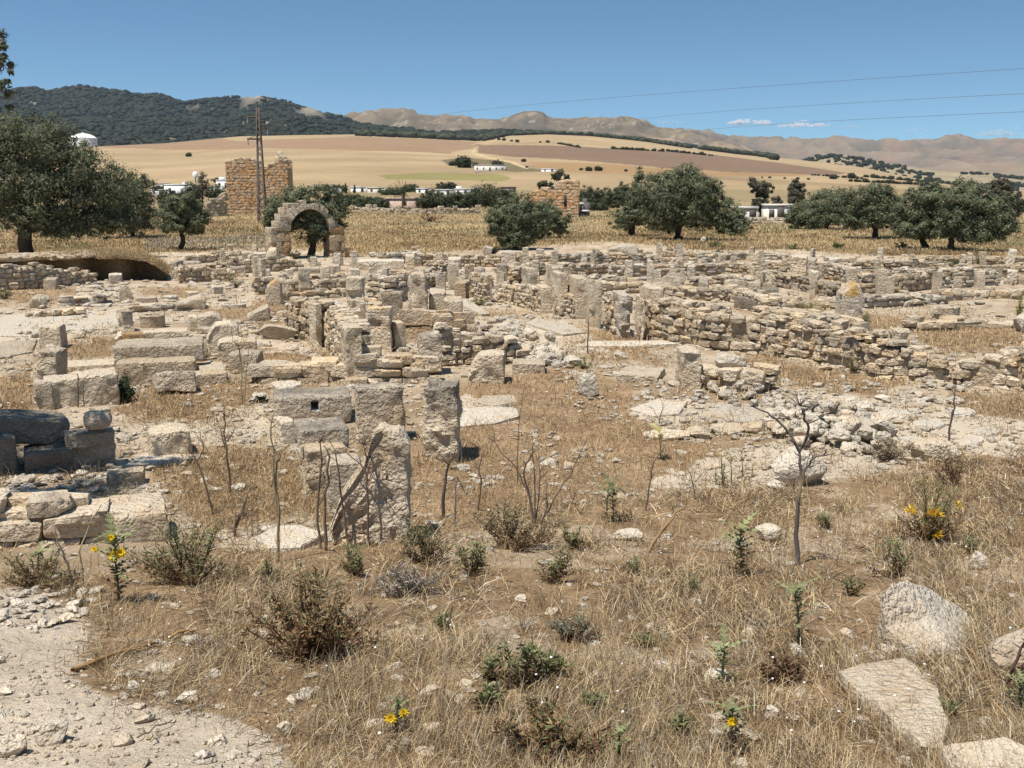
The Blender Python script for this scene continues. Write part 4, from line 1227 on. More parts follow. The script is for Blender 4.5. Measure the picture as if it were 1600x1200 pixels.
    for i, (x, y, w, d) in enumerate(((1345, 640, 44, 8), (1400, 655, 52, 10), (1435, 638, 34, 7), (1452, 668, 46, 9), (1500, 650, 40, 8), (1372, 676, 50, 9), (1540, 676, 44, 9), (1425, 692, 50, 9), (1512, 690, 46, 8), (1322, 628, 40, 7))):
        r = np.random.default_rng(70 + i)
        poly = [(x + w * .6 * math.cos(a) * r.uniform(.75, 1.1), y + d * .75 * math.sin(a) * r.uniform(.75, 1.1)) for a in np.linspace(0, 2 * math.pi, 8)[:-1]]
        flat("thin pale flagstone of the broken pavement right of the stone heap", poly, .05, 'W' if i % 3 else 'P', "flagstone", "flagstone", "flagstones of the broken right pavement")

def make_walls():
    w = wall
    w("curved rubble wall carrying the pale mound at the left edge", [(-40, 456, 416), (30, 453, 415), (90, 448, 418), (150, 441, 428)], .7, .34, .17, 'C')
    w("rubble wall with a flat coping right of the shaded pit", [(284, 443, 418), (330, 441, 417), (366, 440, 420)], .5, .34, .2, 'C')
    w("broken rubble wall in front of the arch", [(366, 428, 407), (430, 425, 404), (470, 424, 410)], .6, .36, .2, 'C', rag=1)
    w("low wall of mixed stones behind the pointed slab", [(405, 462, 436), (440, 460, 440), (500, 459, 440), (540, 456, 438)], .5, .34, .19, 'C')
    w("rubble filled corner behind the slim upright slab", [(444, 522, 478), (489, 538, 474)], .6, .26, .17, 'B', rag=1)
    w("loose rubble panel beside the tall tooled pillar", [(508, 540, 484), (524, 560, 494), (540, 592, 516)], .5, .24, .16, 'C', rag=.6)
    w("long low foundation of squared stones under the left court", [(404, 600, 574), (470, 600, 576), (545, 600, 573)], .6, .5, .2, 'C', .3, square=True)
    w("three course wall of squared stones right of the tall pillar", [(573, 601, 558), (620, 601, 562), (661, 600, 570)], .5, .48, .19, 'C', .3, square=True)
    w("coursed rubble wall right of the dark headed pillar", [(692, 574, 512), (740, 572, 520), (800, 570, 536), (830, 568, 550)], .6, .26, .15, 'C', .7)
    w("row of squared ashlars behind the dark niche block", [(636, 530, 491), (680, 530, 491), (724, 528, 497)], .5, .62, .35, 'B', .2, square=True, name="ashlar_wall")
    # orthostat row infill
    w("rubble panel behind the buff cube", [(733, 468, 426), (756, 474, 434)], .4, .2, .12, 'C', .4)
    w("rubble panel between the first orthostats", [(776, 474, 444), (822, 482, 448), (842, 488, 452)], .4, .2, .12, 'C', .4)
    w("rubble panel beside the tall banded orthostat", [(866, 492, 458), (896, 498, 462)], .4, .24, .13, 'C', .4)
    w("rubble panel of pale stones left of the gouged orthostat", [(940, 514, 458), (966, 524, 466)], .4, .24, .15, 'C', .4)
    w("rubble panel at the back of the bright pale pillar", [(665, 438, 408), (702, 440, 408)], .5, .24, .13, 'C', .4)
    w("long rubble wall with a sloping plastered head", [(1018, 532, 470), (1060, 540, 478), (1110, 549, 490), (1172, 552, 502)], .75, .3, .17, 'C', .3)
    w("long dry stone wall of rounded rubble on the right", [(1174, 552, 485), (1230, 562, 500), (1300, 576, 517), (1375, 592, 537), (1455, 597, 560), (1492, 600, 580)], .8, .27, .165, 'C', .9, var=.2, dark=.3)
    w("dry stone wall of rounded cobbles cut by the right edge", [(1500, 602, 568), (1540, 606, 556), (1640, 622, 546)], .8, .25, .16, 'C', .7, var=.2, dark=.35)
    w("stacked rubble leaning on the dark sided square pillar", [(1100, 606, 572), (1140, 612, 582), (1186, 616, 594)], .7, .34, .2, 'C', 1.0)
    w("low two course wall of squared stones at the near left", [(-40, 852, 800), (60, 850, 797), (130, 846, 795), (184, 842, 800)], .5, .48, .17, 'C', .3, square=True, var=.12, name="low_wall")
    # back rooms
    back = [
        ("straight coursed wall behind the bright pale pillar", [(660, 416, 397), (800, 418, 402)]),
        ("low wall end behind the stone bowl", [(600, 414, 397), (662, 410, 395)]),
        ("low wall in the centre of the back rooms", [(786, 434, 414), (862, 430, 412)]),
        ("rubble wall under the dark lintel block", [(806, 416, 398), (880, 414, 399)]),
        ("wall with a reddish face behind the tall banded orthostat", [(872, 420, 398), (962, 416, 398)]),
        ("short wall with a white coping stone in the back rooms", [(890, 432, 414), (952, 428, 413)]),
        ("curved low wall before the pale rock outcrop", [(950, 420, 396), (1000, 422, 400), (1050, 420, 404)]),
        ("long white topped wall across the right back rooms", [(960, 434, 416), (1060, 432, 411), (1130, 430, 411)]),
        ("low wall behind the dark crowned block", [(990, 456, 442), (1040, 462, 446), (1100, 470, 452)]),
        ("wall of thin courses left of the capped pier", [(1128, 428, 412), (1236, 430, 412)]),
        ("far wall with a grassy top behind the capped pier", [(1100, 408, 397), (1170, 406, 396), (1232, 408, 399)]),
        ("low rubble wall with dark stones in the right rooms", [(1090, 450, 436), (1160, 446, 432)]),
        ("diagonal wall running down to the dark wedge block", [(1104, 462, 446), (1150, 476, 454), (1190, 492, 466)]),
        ("wall of flat thin stones beside the capped pier", [(1262, 432, 408), (1312, 440, 416), (1332, 446, 424)]),
        ("far straight wall right of the flat capped pier", [(1310, 426, 408), (1400, 428, 409), (1470, 428, 410)]),
        ("stepped rubble wall behind the lichen crowned pillar", [(1355, 458, 428), (1420, 456, 430), (1470, 452, 424)]),
        ("bowed rubble wall on the right terrace", [(1440, 452, 424), (1510, 450, 420), (1560, 448, 424)]),
        ("low field wall under the shrubs at the far right", [(1452, 414, 402), (1520, 414, 404), (1640, 416, 400)]),
        ("upper terrace wall of flat stones at the right edge", [(1470, 436, 414), (1560, 434, 416), (1640, 436, 416)]),
        ("low tumbled wall below the bowed wall", [(1360, 482, 464), (1440, 478, 462), (1480, 474, 466)]),
        ("dark rough wall sloping behind the long dark block", [(1208, 448, 424), (1260, 458, 436), (1300, 466, 448)]),
        ("tumbled wall line above the long dry stone wall", [(1205, 486, 470), (1270, 482, 468), (1312, 486, 470)]),
        ("low tumbled wall under the far white rock", [(1120, 446, 430), (1180, 452, 438)]),
        ("broken wall before the crusted cube", [(300, 428, 414), (362, 426, 412)]),
        ("low wall left of the slender tall pillar", [(470, 450, 432), (545, 446, 430)]),
        ("rubble bank left of the thick rough pillar", [(572, 470, 432), (610, 474, 438), (642, 470, 430)]),
        ("low broken wall at the foot of the back court", [(600, 446, 428), (655, 444, 424)]),
        ("long narrow kerb wall across the left court", [(442, 470, 461), (545, 464, 452)]),
        ("low rubble line behind the moulded column base", [(112, 476, 465), (162, 474, 462)]),
    ]
    back += [
        ("low wall stub left of the arch", [(300, 412, 400), (372, 408, 396)]),
        ("thin low wall along the field edge left of the arch", [(330, 400, 394), (420, 398, 391)]),
        ("low rubble wall under the reddish boulder court", [(410, 448, 436), (470, 446, 434)]),
        ("short cross wall behind the thick rough pillar", [(668, 452, 430), (690, 446, 426)]),
        ("cross wall of the back rooms right of the wide orthostat", [(812, 444, 420), (838, 432, 412)]),
        ("low wall of the middle back room", [(900, 448, 432), (966, 446, 432)]),
        ("wall corner behind the widest orthostat", [(930, 462, 442), (1000, 458, 444)]),
        ("far thin wall before the tallest olive", [(1000, 404, 395), (1100, 402, 393)]),
        ("wall behind the slim pale slab", [(1060, 424, 406), (1120, 422, 407)]),
        ("tumbled wall top at the head of the long dry stone wall", [(1185, 500, 482), (1250, 506, 488), (1310, 516, 500)]),
        ("low terrace wall at the right behind the lone grey block", [(1480, 470, 456), (1560, 468, 452), (1640, 470, 454)]),
        ("flat stone terrace edge behind the bowed wall", [(1390, 444, 424), (1450, 438, 420)]),
        ("long low ledge of rock in the right terrace", [(1440, 516, 506), (1520, 512, 502), (1570, 516, 508)]),
        ("lower left foundation by the mosaic floor", [(60, 498, 488), (130, 494, 485)]),
        ("low rubble line in the left court behind the drum", [(205, 488, 478), (290, 484, 476)]),
        ("foundation wall under the chamfered upright block", [(280, 532, 520), (350, 536, 524)]),
    ]
    for i, (lab, ln) in enumerate(back):
        w(lab, ln, .55, .36 + .1 * (i % 3), .15 + .03 * (i % 2), 'CPGCPC'[i % 6], .55, var=.22, dark=.32)

def make_back_blocks():
    """small squared blocks among the far rooms: nothing tells one from the next"""
    r = np.random.default_rng(44); n = 0
    while n < 150:
        x, y = r.uniform(290, 1590), r.uniform(402, 470)
        if r.random() > np.interp(x, [290, 500, 700, 1100, 1300, 1590], [.4, .8, 1, 1, .6, .35]): continue
        k = ppm(float(Yrow(y))); up = n % 5 < 3; w = k * (r.uniform(.28, .48) if up else r.uniform(.35, .8)); h = k * (r.uniform(.55, 1.15) if up else r.uniform(.2, .5))
        block("slim upright stone post standing in the rows of the back rooms" if up else "small squared stone block lying among the low walls of the back rooms", x - w / 2, x + w / 2, y, y - h, t=r.uniform(.3, .6), tint="CPGC"[n % 4], dark=float(r.choice([0, .1, .5])), yaw=float(r.normal(10, 14)), rough=1.3,
              group="slim upright posts of the back rooms" if up else "small squared blocks among the back rooms")
        n += 1

def scatter_zone(poly, n, r):
    poly = np.array(poly, float); out = []
    lo, hi = poly.min(0), poly.max(0)
    while len(out) < n:
        q = r.uniform(lo, hi, (n * 3, 2))
        q = q[inpoly(q[:, 0], q[:, 1], poly)]
        out += q.tolist()
    return np.array(out[:n])

ZONES = [  ([(1440, 575), (1500, 565), (1530, 600), (1500, 612), (1445, 605)], 60, (.08, .26), .15, "cobble tumbled in the gap of the long dry stone wall", 'P'),
   # poly, count, size range in metres, heap height, label, tint
    ([(1190, 650), (1250, 628), (1330, 640), (1390, 680), (1372, 712), (1290, 712), (1215, 700)], 190, (.10, .36), .45, "pale angular stone in the big rubble heap on the right", 'P'),
    ([(1090, 580), (1170, 570), (1195, 610), (1240, 640), (1130, 640)], 60, (.10, .32), .2, "cream stone tumbled from the stack by the square pillar", 'P'),
    ([(720, 510), (800, 500), (880, 545), (900, 575), (820, 575), (740, 540)], 150, (.12, .42), .25, "pale stone in the rubble spill before the orthostat row", 'P'),
    ([(1190, 600), (1320, 590), (1500, 612), (1530, 640), (1400, 655), (1260, 640)], 80, (.08, .30), .0, "white stone strewn on the right court", 'W'),
    ([(-20, 790), (20, 755), (110, 745), (170, 742), (110, 800), (40, 800)], 80, (.07, .2), .06, "white cobble piled behind the near left wall", 'W'),
    ([(-20, 985), (0, 930), (80, 920), (160, 925), (140, 960), (60, 990)], 70, (.04, .16), .03, "pale stone at the upper rim of the near path", 'P'),
    ([(985, 620), (1000, 590), (1060, 600), (1140, 640), (1060, 655)], 60, (.07, .22), .0, "small pale stone before the square pillar", 'W'),
    ([(420, 470), (500, 480), (490, 530), (400, 545), (360, 510)], 60, (.1, .3), .05, "cream stone on the rubble slope below the pointed slab", 'P'),
    ([(130, 440), (200, 436), (200, 480), (120, 480)], 50, (.15, .6), .1, "pale rock of the small pile left of the pointed standing stone", 'P'),
    ([(300, 440), (420, 430), (430, 462), (310, 465)], 40, (.12, .4), .0, "pale stone before the wall right of the pit", 'P'),
]
def make_loose():
    r = np.random.default_rng(77)
    units = [rock_unit(200 + k, 4) for k in range(16)]
    meshes = []
    for k in range(16):
        p, Q = units[k]
        for tn in ('P', 'W', 'C'):
            c = tintcol(tn, p, 1, 1.0, 0, .1, k)
            me_o = mk("loose_stone", p, Q, M_STONE, None, c, True, 30)
            meshes.append((tn, me_o.data)); bpy.data.objects.remove(me_o)
    by = {tn: [m for t_, m in meshes if t_ == tn] for tn in 'PWC'}
    A = Acc(); items = []
    for zi, (poly, n, (s0, s1), hp, lab, tn) in enumerate(ZONES):
        q = scatter_zone(poly, n, r); pa = np.array(poly, float); c = pa.mean(0); span = (pa.max(0) - pa.min(0)) / 2
        x, y, z = Pa(q[:, 0], q[:, 1])
        d = np.clip(np.max(np.abs((q - c) / span), axis=1), 0, 1)
        for i in range(n):
            s = s0 + (s1 - s0) * r.beta(1.2, 2.6)
            items.append((s * ppm(y[i]), s, (x[i], y[i], z[i] + hp * (1 - d[i]) * r.uniform(.2, 1)), lab, tn, zi))
    # general litter over the whole site
    N = 13000
    q = np.c_[r.uniform(-60, 1660, N), 400 + 430 * r.random(N) ** 1.25]
    g = fbm2(q[:, 0], q[:, 1] * 2.2, 0.012, 3, 91)
    for k, pol in enumerate(BROWN): g[inpoly(q[:, 0], q[:, 1], pol)] -= 0.45
    for k, pol in enumerate(PALE): g[inpoly(q[:, 0], q[:, 1], pol)] += 0.1
    q = q[(g > -0.25 + 0.25 * r.normal(0, 1, N)) & ~inpoly(q[:, 0], q[:, 1], GRASS_FG)]
    x, y, z = Pa(q[:, 0], q[:, 1])
    for i in range(len(q)):
        s = 0.04 + 0.32 * r.beta(1.0, 4.2) * min(2.0, max(.6, y[i] / 20))
        items.append((s * ppm(y[i]), s, (x[i], y[i], z[i]), "pale stone lying loose on the dusty ground of the ruins", 'PWC'[r.integers(3)], 99))
    # stones in the near grass and path
    q = np.c_[r.uniform(-30, 1630, 900), r.uniform(790, 1200, 900)]
    k = inpoly(q[:, 0], q[:, 1], GRASS_FG)
    x, y, z = Pa(q[:, 0], q[:, 1])
    for i in range(len(q)):
        s = (0.02 + 0.12 * r.beta(1.0, 3.5)) * (1.0 if k[i] else .9)
        items.append((s * ppm(y[i]), s, (x[i], y[i], z[i]), "small pale stone showing through the near straw" if k[i] else "small pale stone on the near path", 'PWP'[r.integers(3)], 98))
    items.sort(key=lambda t: -t[0])
    grp = {99: "loose stones across the ruins", 98: "small stones in the near grass and path"}
    for k, (sp, s, loc, lab, tn, zi) in enumerate(items):
        sc = np.array([s * r.uniform(.8, 1.3), s * r.uniform(.7, 1.1), s * (r.uniform(.45, .85) if zi < 4 else r.uniform(.25, .6))]); rz = r.uniform(0, 6.28)
        tilt = r.normal(0, .18, 2)
        if k < 290:
            o = bpy.data.objects.new("loose_stone", by[tn][int(r.integers(16))])
            COL.objects.link(o)
            o.location = (loc[0], loc[1], loc[2] + sc[2] * .3); o.scale = sc; o.rotation_euler = (tilt[0], tilt[1], rz)
            tag(o, lab, "stone", grp.get(zi, f"loose stones, {lab}"))
        else:
            p, Q = rock_unit(200 + int(r.integers(16)), 2 if sp < 9 else 3)
            Rm = np.array(Matrix.Rotation(rz, 3, 'Z') @ Matrix.Rotation(tilt[0], 3, 'X'))
            c = np.array(T[tn]); c[:3] *= r.uniform(.8, 1.1)
            A.add((p * sc) @ Rm.T + np.array([loc[0], loc[1], loc[2] + sc[2] * .3]), Q, c)
    o = A.build("rubble", M_STONE, None, True, 30)
    tag(o, "small pale rubble strewn over the ruins", None, None, "stuff")
    # grit
    A = Acc()
    N = 9000
    q = np.c_[r.uniform(-40, 1640, N), 560 + 640 * r.random(N)]
    k = inpoly(q[:, 0], q[:, 1], GRASS_FG) & (r.random(N) > 0.22)
    q = q[~k]
    x, y, z = Pa(q[:, 0], q[:, 1])
    for i in range(len(q)):
        s = (0.008 + 0.022 * r.random() ** 3) * max(1, y[i] / 8)
        p, Q = rock_unit(200 + i % 16, 2)
        c = np.array(T['PW'[i % 2]]); c[:3] *= r.uniform(.75, 1.1); c[3] = 0
        A.add(p * np.array([s * r.uniform(.8, 1.5), s, s * .7]) + np.array([x[i], y[i], z[i] + s * .2]), Q, c)
    o = A.build("gravel", M_STONE, None, True, 30)
    tag(o, "fine pale grit and gravel on the ground", None, None, "stuff")
# ------------------------------------------------------------------ trees
OLIVE = np.array([0.122, 0.134, 0.074])
def crown_mesh(lobes, Y, n, leaf, seed, color=OLIVE, ysq=0.85, clump=0.26, asp=0.36, droop=0.0, shell=(0.35, 1.0)):
    """lobes in photo pixels (cx, cy, rx, ry[, depth offset m]) at forward distance Y; many separate leaf faces"""
    r = np.random.default_rng(seed)
    L = []
    for lb in lobes:
        dy = lb[4] if len(lb) > 4 else r.uniform(-.5, .5)
        c = at(lb[0], lb[1], Y + dy); k = ppm(Y)
        L.append((np.array(c), np.array([lb[2] / k, (lb[2] + lb[3]) / 2 / k * ysq, lb[3] / k])))
    n = int(n * 1.7); leaf = leaf * .74
    area = np.array([a[1][0] * a[1][2] for a in L]); area /= area.sum()
    P_, N_, B_ = [], [], []
    for (c, rad), a in zip(L, area):
        m = int(n * a) + 1
        nc = max(9, int(19 * (rad.mean() / (clump * 2.2)) ** 1.3)) if clump < 0.6 else 14
        d = r.normal(0, 1, (nc, 3)); d /= np.linalg.norm(d, axis=1, keepdims=True)
        cc = c + d * rad * (shell[0] + (shell[1] - shell[0]) * r.random((nc, 1)) ** 0.5) * r.uniform(.85, 1.16, (nc, 1))
        cs = rad.mean() * r.uniform(.10, .36, nc)
        bright = r.uniform(.72, 1.3, nc)
        k = r.integers(0, nc, m)
        off = r.normal(0, 0.5, (m, 3)) * cs[k][:, None] * np.array([1.15, 1.15, .85])
        p = cc[k] + off
        P_.append(p); N_.append(off / (np.linalg.norm(off, axis=1, keepdims=True) + 1e-6) + 0.6 * d[k] + np.array([0, 0, .3])); B_.append(bright[k])
    p = np.concatenate(P_); nrm = np.concatenate(N_); b = np.concatenate(B_)
    m = len(p)
    nrm += r.normal(0, 0.38, (m, 3)); nrm /= np.linalg.norm(nrm, axis=1, keepdims=True)
    t = np.cross(nrm, r.normal(0, 1, (m, 3))); t /= np.linalg.norm(t, axis=1, keepdims=True)
    if droop: t[:, 2] -= droop; t /= np.linalg.norm(t, axis=1, keepdims=True)
    w = np.cross(nrm, t); w /= np.linalg.norm(w, axis=1, keepdims=True)
    l = leaf * r.uniform(.6, 1.4, (m, 1)); 
    V = np.stack([p - t * l * .5, p + w * l * asp * .5 + nrm * l * .06, p + t * l * .5, p - w * l * asp * .5 + nrm * l * .06], 1).reshape(-1, 3)
    Q = np.arange(m * 4).reshape(m, 4)
    c = color[None, :] * (b * r.uniform(.75, 1.25, m))[:, None] * np.array([1, 1, 1])
    sv = (r.random(m) < .33)[:, None]
    c = np.where(sv, c * np.array([1.4, 1.35, 1.45]), c) * (1 + r.normal(0, .05, (m, 3)))
    c = np.c_[np.clip(c, 0.01, 1), np.ones(m)]
    return V, Q, np.repeat(c, 4, axis=0)

def tree(name, label, base, lobes, n, leaf, trunk_w, seed, color=OLIVE, limbs=None, Y=None, cat="tree", group=None, clump=0.26, asp=.36, lean=None, dropbase=0.0, droop=0.0, bark=(0.055, 0.044, 0.035)):
    r = np.random.default_rng(seed)
    if Y is None:
        b = P(*base); Y = b.y
    else:
        Y = Yground(*base); b = at(base[0], base[1], Y); b.z = float(ground_z(b.x, Y)[0])
    t = empty(name, b, label, cat, group)
    k = ppm(Y)
    V, Q, C = crown_mesh(lobes, Y, n, leaf, seed, color, clump=clump, asp=asp, droop=droop)
    o = mk("crown", V - np.array(b), Q, M_LEAF, t, C)
    A = Acc()
    w = trunk_w / k / 2
    stems = limbs if limbs else [(lb[0], lb[1]) for lb in sorted(lobes, key=lambda q: -q[2] * q[3])[:4]]
    low = max(lb[1] + lb[3] * .75 for lb in lobes)
    fork = (base[0] * .7 + np.mean([s[0] for s in stems]) * .3, min(base[1] - 4, base[1] - (base[1] - low) * .9))
    if lean: fork = lean
    f3 = at(fork[0], fork[1], Y)
    pts = wiggle([b + Vector((0, 0, -.2)), b.lerp(f3, .5) + Vector((r.normal(0, .08), 0, 0)), f3], 2, w * .25, r)
    V, Q = tube(pts, np.linspace(w * 1.35, w * .95, len(pts)), 8); A.add(V - np.array(b), Q, (*bark, 1))
    for s in stems:
        e = at(s[0], s[1], Y + r.uniform(-.8, .8))
        pts = wiggle([f3 - Vector((0, 0, .1)), f3.lerp(e, .45) + Vector((0, 0, .25)), e], 2, w * .4, r)
        V, Q = tube(pts, np.linspace(w * .62, w * .12, len(pts)), 6); A.add(V - np.array(b), Q, (*bark, 1))
    A.build("trunk", M_BARK, t, True)
    return t

def make_trees():
    G = "olive trees around the ruins"
    tree("olive_tree", "biggest dark olive at the left with a thick leaning trunk", (35, 403),
         [(55, 228, 75, 48), (8, 215, 40, 36), (20, 285, 62, 60), (105, 262, 66, 48), (80, 310, 60, 48), (140, 315, 62, 45), (170, 290, 40, 34), (55, 345, 55, 26), (120, 352, 64, 24), (180, 345, 48, 22), (-40, 290, 50, 60), (-60, 240, 50, 40)],
         52000, .27, 19, 11, OLIVE * .82, [(10, 290), (90, 300), (140, 320), (60, 250)], None, "tree", G, lean=(42, 358))
    tree("olive_tree", "round olive standing behind the right side of the biggest olive", (208, 372), [(198, 312, 38, 40), (212, 332, 34, 34), (175, 335, 30, 26), (222, 300, 20, 24)], 15000, .28, 6, 12, OLIVE * .9, group=G)
    tree("olive_tree", "small solitary olive with a round crown and dark round shade", (283, 391), [(283, 330, 34, 26), (262, 340, 22, 24), (305, 340, 22, 24), (283, 350, 36, 18), (290, 318, 24, 18)], 15000, .25, 7, 13, group=G)
    tree("olive_tree", "olive seen through and above the stone arch", (484, 402), [(450, 325, 36, 30), (490, 312, 38, 24), (515, 330, 28, 28), (440, 350, 22, 24), (480, 345, 34, 30), (500, 355, 24, 26), (432, 365, 16, 16)], 22000, .26, 10, 14, group=G, lean=(490, 378))
    tree("olive_tree", "wide shrubby olive before the right tower with foliage to the ground", (806, 390), [(800, 345, 36, 38), (822, 330, 32, 28), (780, 350, 22, 24), (805, 372, 28, 18), (835, 350, 24, 26)], 20000, .26, 9, 15, group=G)
    tree("olive_tree", "olive with a dipping right branch just right of the shrubby one", (846, 372), [(850, 334, 28, 20), (868, 348, 22, 18), (840, 350, 26, 18), (880, 356, 10, 9)], 11000, .28, 4, 16, group=G)
    tree("olive_tree", "tallest olive in the middle of the field with a broad crown", (1058, 376),
         [(1066, 280, 32, 28), (1045, 300, 38, 34), (1085, 300, 40, 32), (1060, 325, 50, 28), (1112, 302, 20, 22), (1030, 335, 28, 24), (1095, 335, 32, 24), (1020, 300, 20, 28), (1130, 335, 30, 26), (1152, 345, 26, 22), (1140, 355, 26, 14), (1050, 348, 30, 14)],
         34000, .30, 12, 17, group=G)
    tree("olive_tree", "narrow olive with a curved trunk tucked against the tallest one", (990, 369), [(1000, 295, 14, 30), (996, 325, 24, 28), (975, 342, 22, 16), (1008, 335, 20, 22)], 12000, .30, 9, 18, group=G, lean=(985, 348))
    tree("olive_tree", "low spreading olive left in the right hand grove", (1292, 358), [(1262, 335, 28, 22), (1290, 318, 34, 24), (1315, 325, 24, 26), (1285, 342, 42, 14), (1240, 345, 14, 12)], 17000, .32, 6, 19, group=G)
    tree("olive_tree", "twin trunked olive in the middle of the right grove", (1368, 372), [(1345, 315, 32, 26), (1375, 320, 34, 28), (1360, 338, 36, 16), (1340, 335, 20, 20), (1400, 330, 20, 22), (1366, 302, 26, 18), (1345, 346, 32, 13), (1388, 346, 26, 12)], 20000, .30, 8, 20, group=G, limbs=[(1352, 340), (1384, 335), (1365, 320)])
    tree("olive_tree", "broad olive with a slanting trunk at the front of the right grove", (1446, 390), [(1430, 325, 34, 28), (1460, 318, 40, 30), (1480, 340, 40, 30), (1430, 350, 30, 22), (1455, 352, 34, 18), (1450, 302, 28, 18), (1416, 345, 26, 22), (1440, 362, 34, 12)], 25000, .27, 8, 21, group=G, lean=(1438, 368))
    tree("olive_tree", "rightmost broad olive whose crown sweeps low to the grass", (1492, 394), [(1505, 318, 40, 30), (1540, 335, 40, 30), (1560, 352, 28, 22), (1520, 355, 40, 20), (1498, 345, 34, 26), (1510, 302, 34, 20), (1552, 322, 34, 24), (1572, 352, 16, 22), (1532, 364, 44, 14), (1490, 364, 26, 12)], 29000, .27, 8, 22, group=G, lean=(1484, 372))
    # near olive outside the left edge
    b = Vector((-9.0, 11.6, float(ground_z(-9.0, 11.6)[0])))
    t = empty("olive_tree", b, "near olive whose leafy branch hangs into the upper left corner", "tree", G)
    V, Q, C = crown_mesh([(2, 80, 24, 26, .2), (12, 130, 14, 30, .1), (-6, 155, 24, 24, .2), (-60, 110, 50, 50, .1), (-260, 130, 110, 80, 0), (-380, 60, 120, 110, .4), (-330, 190, 110, 60, -.2), (-340, 240, 130, 90, -1.6), (-320, 60, 150, 120, -2.2), (-180, 120, 70, 70, -1.2), (-210, 30, 80, 60, 0)], 11.8, 30000, .085, 33, np.array([0.125, 0.125, 0.072]), clump=.14, asp=.3)
    mk("crown", V - np.array(b), Q, M_LEAF, t, C)
    A = Acc(); r = np.random.default_rng(4)
    for e in ((-60, 120), (5, 100), (-300, 90), (0, 150), (-250, 150)):
        p = at(e[0], e[1], 11.8)
        pts = wiggle([b, b.lerp(p, .5) + Vector((0, 0, .5)), p], 3, .06, r)
        V, Q = tube(pts, np.linspace(.2, .012, len(pts)), 7); A.add(V - np.array(b), Q, (.06, .05, .04, 1))
    A.build("trunk", M_BARK, t, True)
    # trees between the field and the town
    D = np.array([0.070, 0.082, 0.042]); EU = np.array([0.095, 0.088, 0.058])
    tree("eucalyptus_tree", "tall open eucalyptus in front of the long white building", (1190, 342), [(1185, 290, 15, 12), (1198, 296, 12, 12), (1190, 312, 13, 14), (1180, 325, 9, 12), (1214, 315, 10, 8)], 7000, .45, 4, 40, EU, Y=195, group="eucalyptus trees", clump=.4, droop=.5)
    tree("eucalyptus_tree", "round eucalyptus rising behind the right grove's left olive", (1246, 340), [(1246, 298, 13, 14), (1243, 315, 12, 12)], 4000, .5, 3, 41, EU, Y=200, group="eucalyptus trees", clump=.4, droop=.5)
    tree("eucalyptus_tree", "brownish tree standing behind the right end of the grove", (1562, 350), [(1565, 298, 22, 16), (1585, 312, 14, 14), (1550, 310, 14, 14), (1580, 330, 14, 10)], 7000, .45, 4, 42, EU * .75, Y=185, group="eucalyptus trees", clump=.4)
    tree("eucalyptus_tree", "thin dusty tree by the white domed roofs at the left", (316, 318), [(318, 285, 9, 16), (310, 300, 9, 14), (326, 300, 7, 10)], 3500, .45, 3, 43, EU, Y=200, group="eucalyptus trees", clump=.4)
    spots = [ # base x, base row, half width, height, Y, label
        (262, 320, 16, 24, 190, "bushy dark tree before the white domed house"), (338, 318, 14, 30, 190, "leafy tree against the left side of the big tower"), (300, 318, 12, 34, 195, "dark tree under the white rooftop statue like tank"),
        (545, 322, 22, 20, 190, "dark green tree right behind the stone arch"), (575, 324, 24, 18, 190, "bushy tree between the arch and the pink wall"), (596, 326, 12, 14, 185, "low bush at the left end of the pink wall"),
        (672, 326, 22, 30, 190, "dark bushy tree right of the date palm"), (700, 326, 26, 28, 190, "wide bushy tree in the middle of the town trees"), (728, 326, 22, 26, 190, "rounded bush left of the flat topped tree"),
        (758, 324, 26, 38, 195, "tall dense tree left of the right tower"), (788, 326, 22, 32, 195, "dark tree beside the half built house"), (740, 322, 30, 22, 210, "broad low tree among the town roofs"),
        (918, 324, 16, 34, 215, "dark tree just right of the right tower"), (938, 324, 16, 30, 215, "dark tree second from the right tower"), (958, 326, 16, 32, 215, "dark tree third from the right tower"), (926, 330, 22, 14, 190, "low bright green bush by the small white shed"),
        (972, 322, 12, 38, 220, "pointed dark tree behind the narrow curved olive"), (528, 300, 16, 12, 300, "low tree on the town's far edge left"), (640, 300, 14, 12, 300, "small round tree among the far roofs"),
        (690, 299, 9, 14, 320, "small round tree above the white roofs"), (704, 299, 9, 15, 320, "rounder tree beside it above the white roofs"), (612, 305, 20, 12, 260, "hedge like tree behind the date palm"), (1255, 345, 7, 14, 200, "small shrub at the door of the long white building"), (1226, 346, 6, 13, 200, "clipped shrub along the long white building"),
        (1590, 332, 24, 18, 190, "dark bush closing the view at the right edge"), (250, 300, 14, 10, 240, "low bush among the left roofs"), (345, 285, 14, 8, 280, "low dark tree over the left roofs"),
    ]
    for i, (x, b, hw, h, Y, lab) in enumerate(spots):
        lob = [(x, b - h * .55, hw, h * .45), (x - hw * .4, b - h * .4, hw * .7, h * .38), (x + hw * .45, b - h * .45, hw * .65, h * .4), (x + hw * .1, b - h * .25, hw * .9, h * .25)]
        tree("garden_tree", lab, (x, b), lob, 3200, .5, 3, 60 + i, D * (0.75 + .5 * ((i * 37) % 10) / 10), Y=Y, group="trees of the town's edge", clump=.4)
    for i, (x, b, h, lab) in enumerate(((523, 303, 14, "left cypress of the three on the town's edge"), (540, 303, 16, "tallest cypress of the three on the town's edge"), (554, 302, 12, "right small cypress of the three on the town's edge"))):
        tree("cypress_tree", lab, (x, b), [(x, b - h * .3, 2.0, h * .3), (x, b - h * .62, 1.7, h * .3), (x, b - h * .9, 1.0, h * .2)], 900, .45, 1, 110 + i, D * .6, Y=290, group="cypresses on the town's edge", clump=.6)
    # date palm
    Y = float(Yrow(329)); b = P(630, 329)
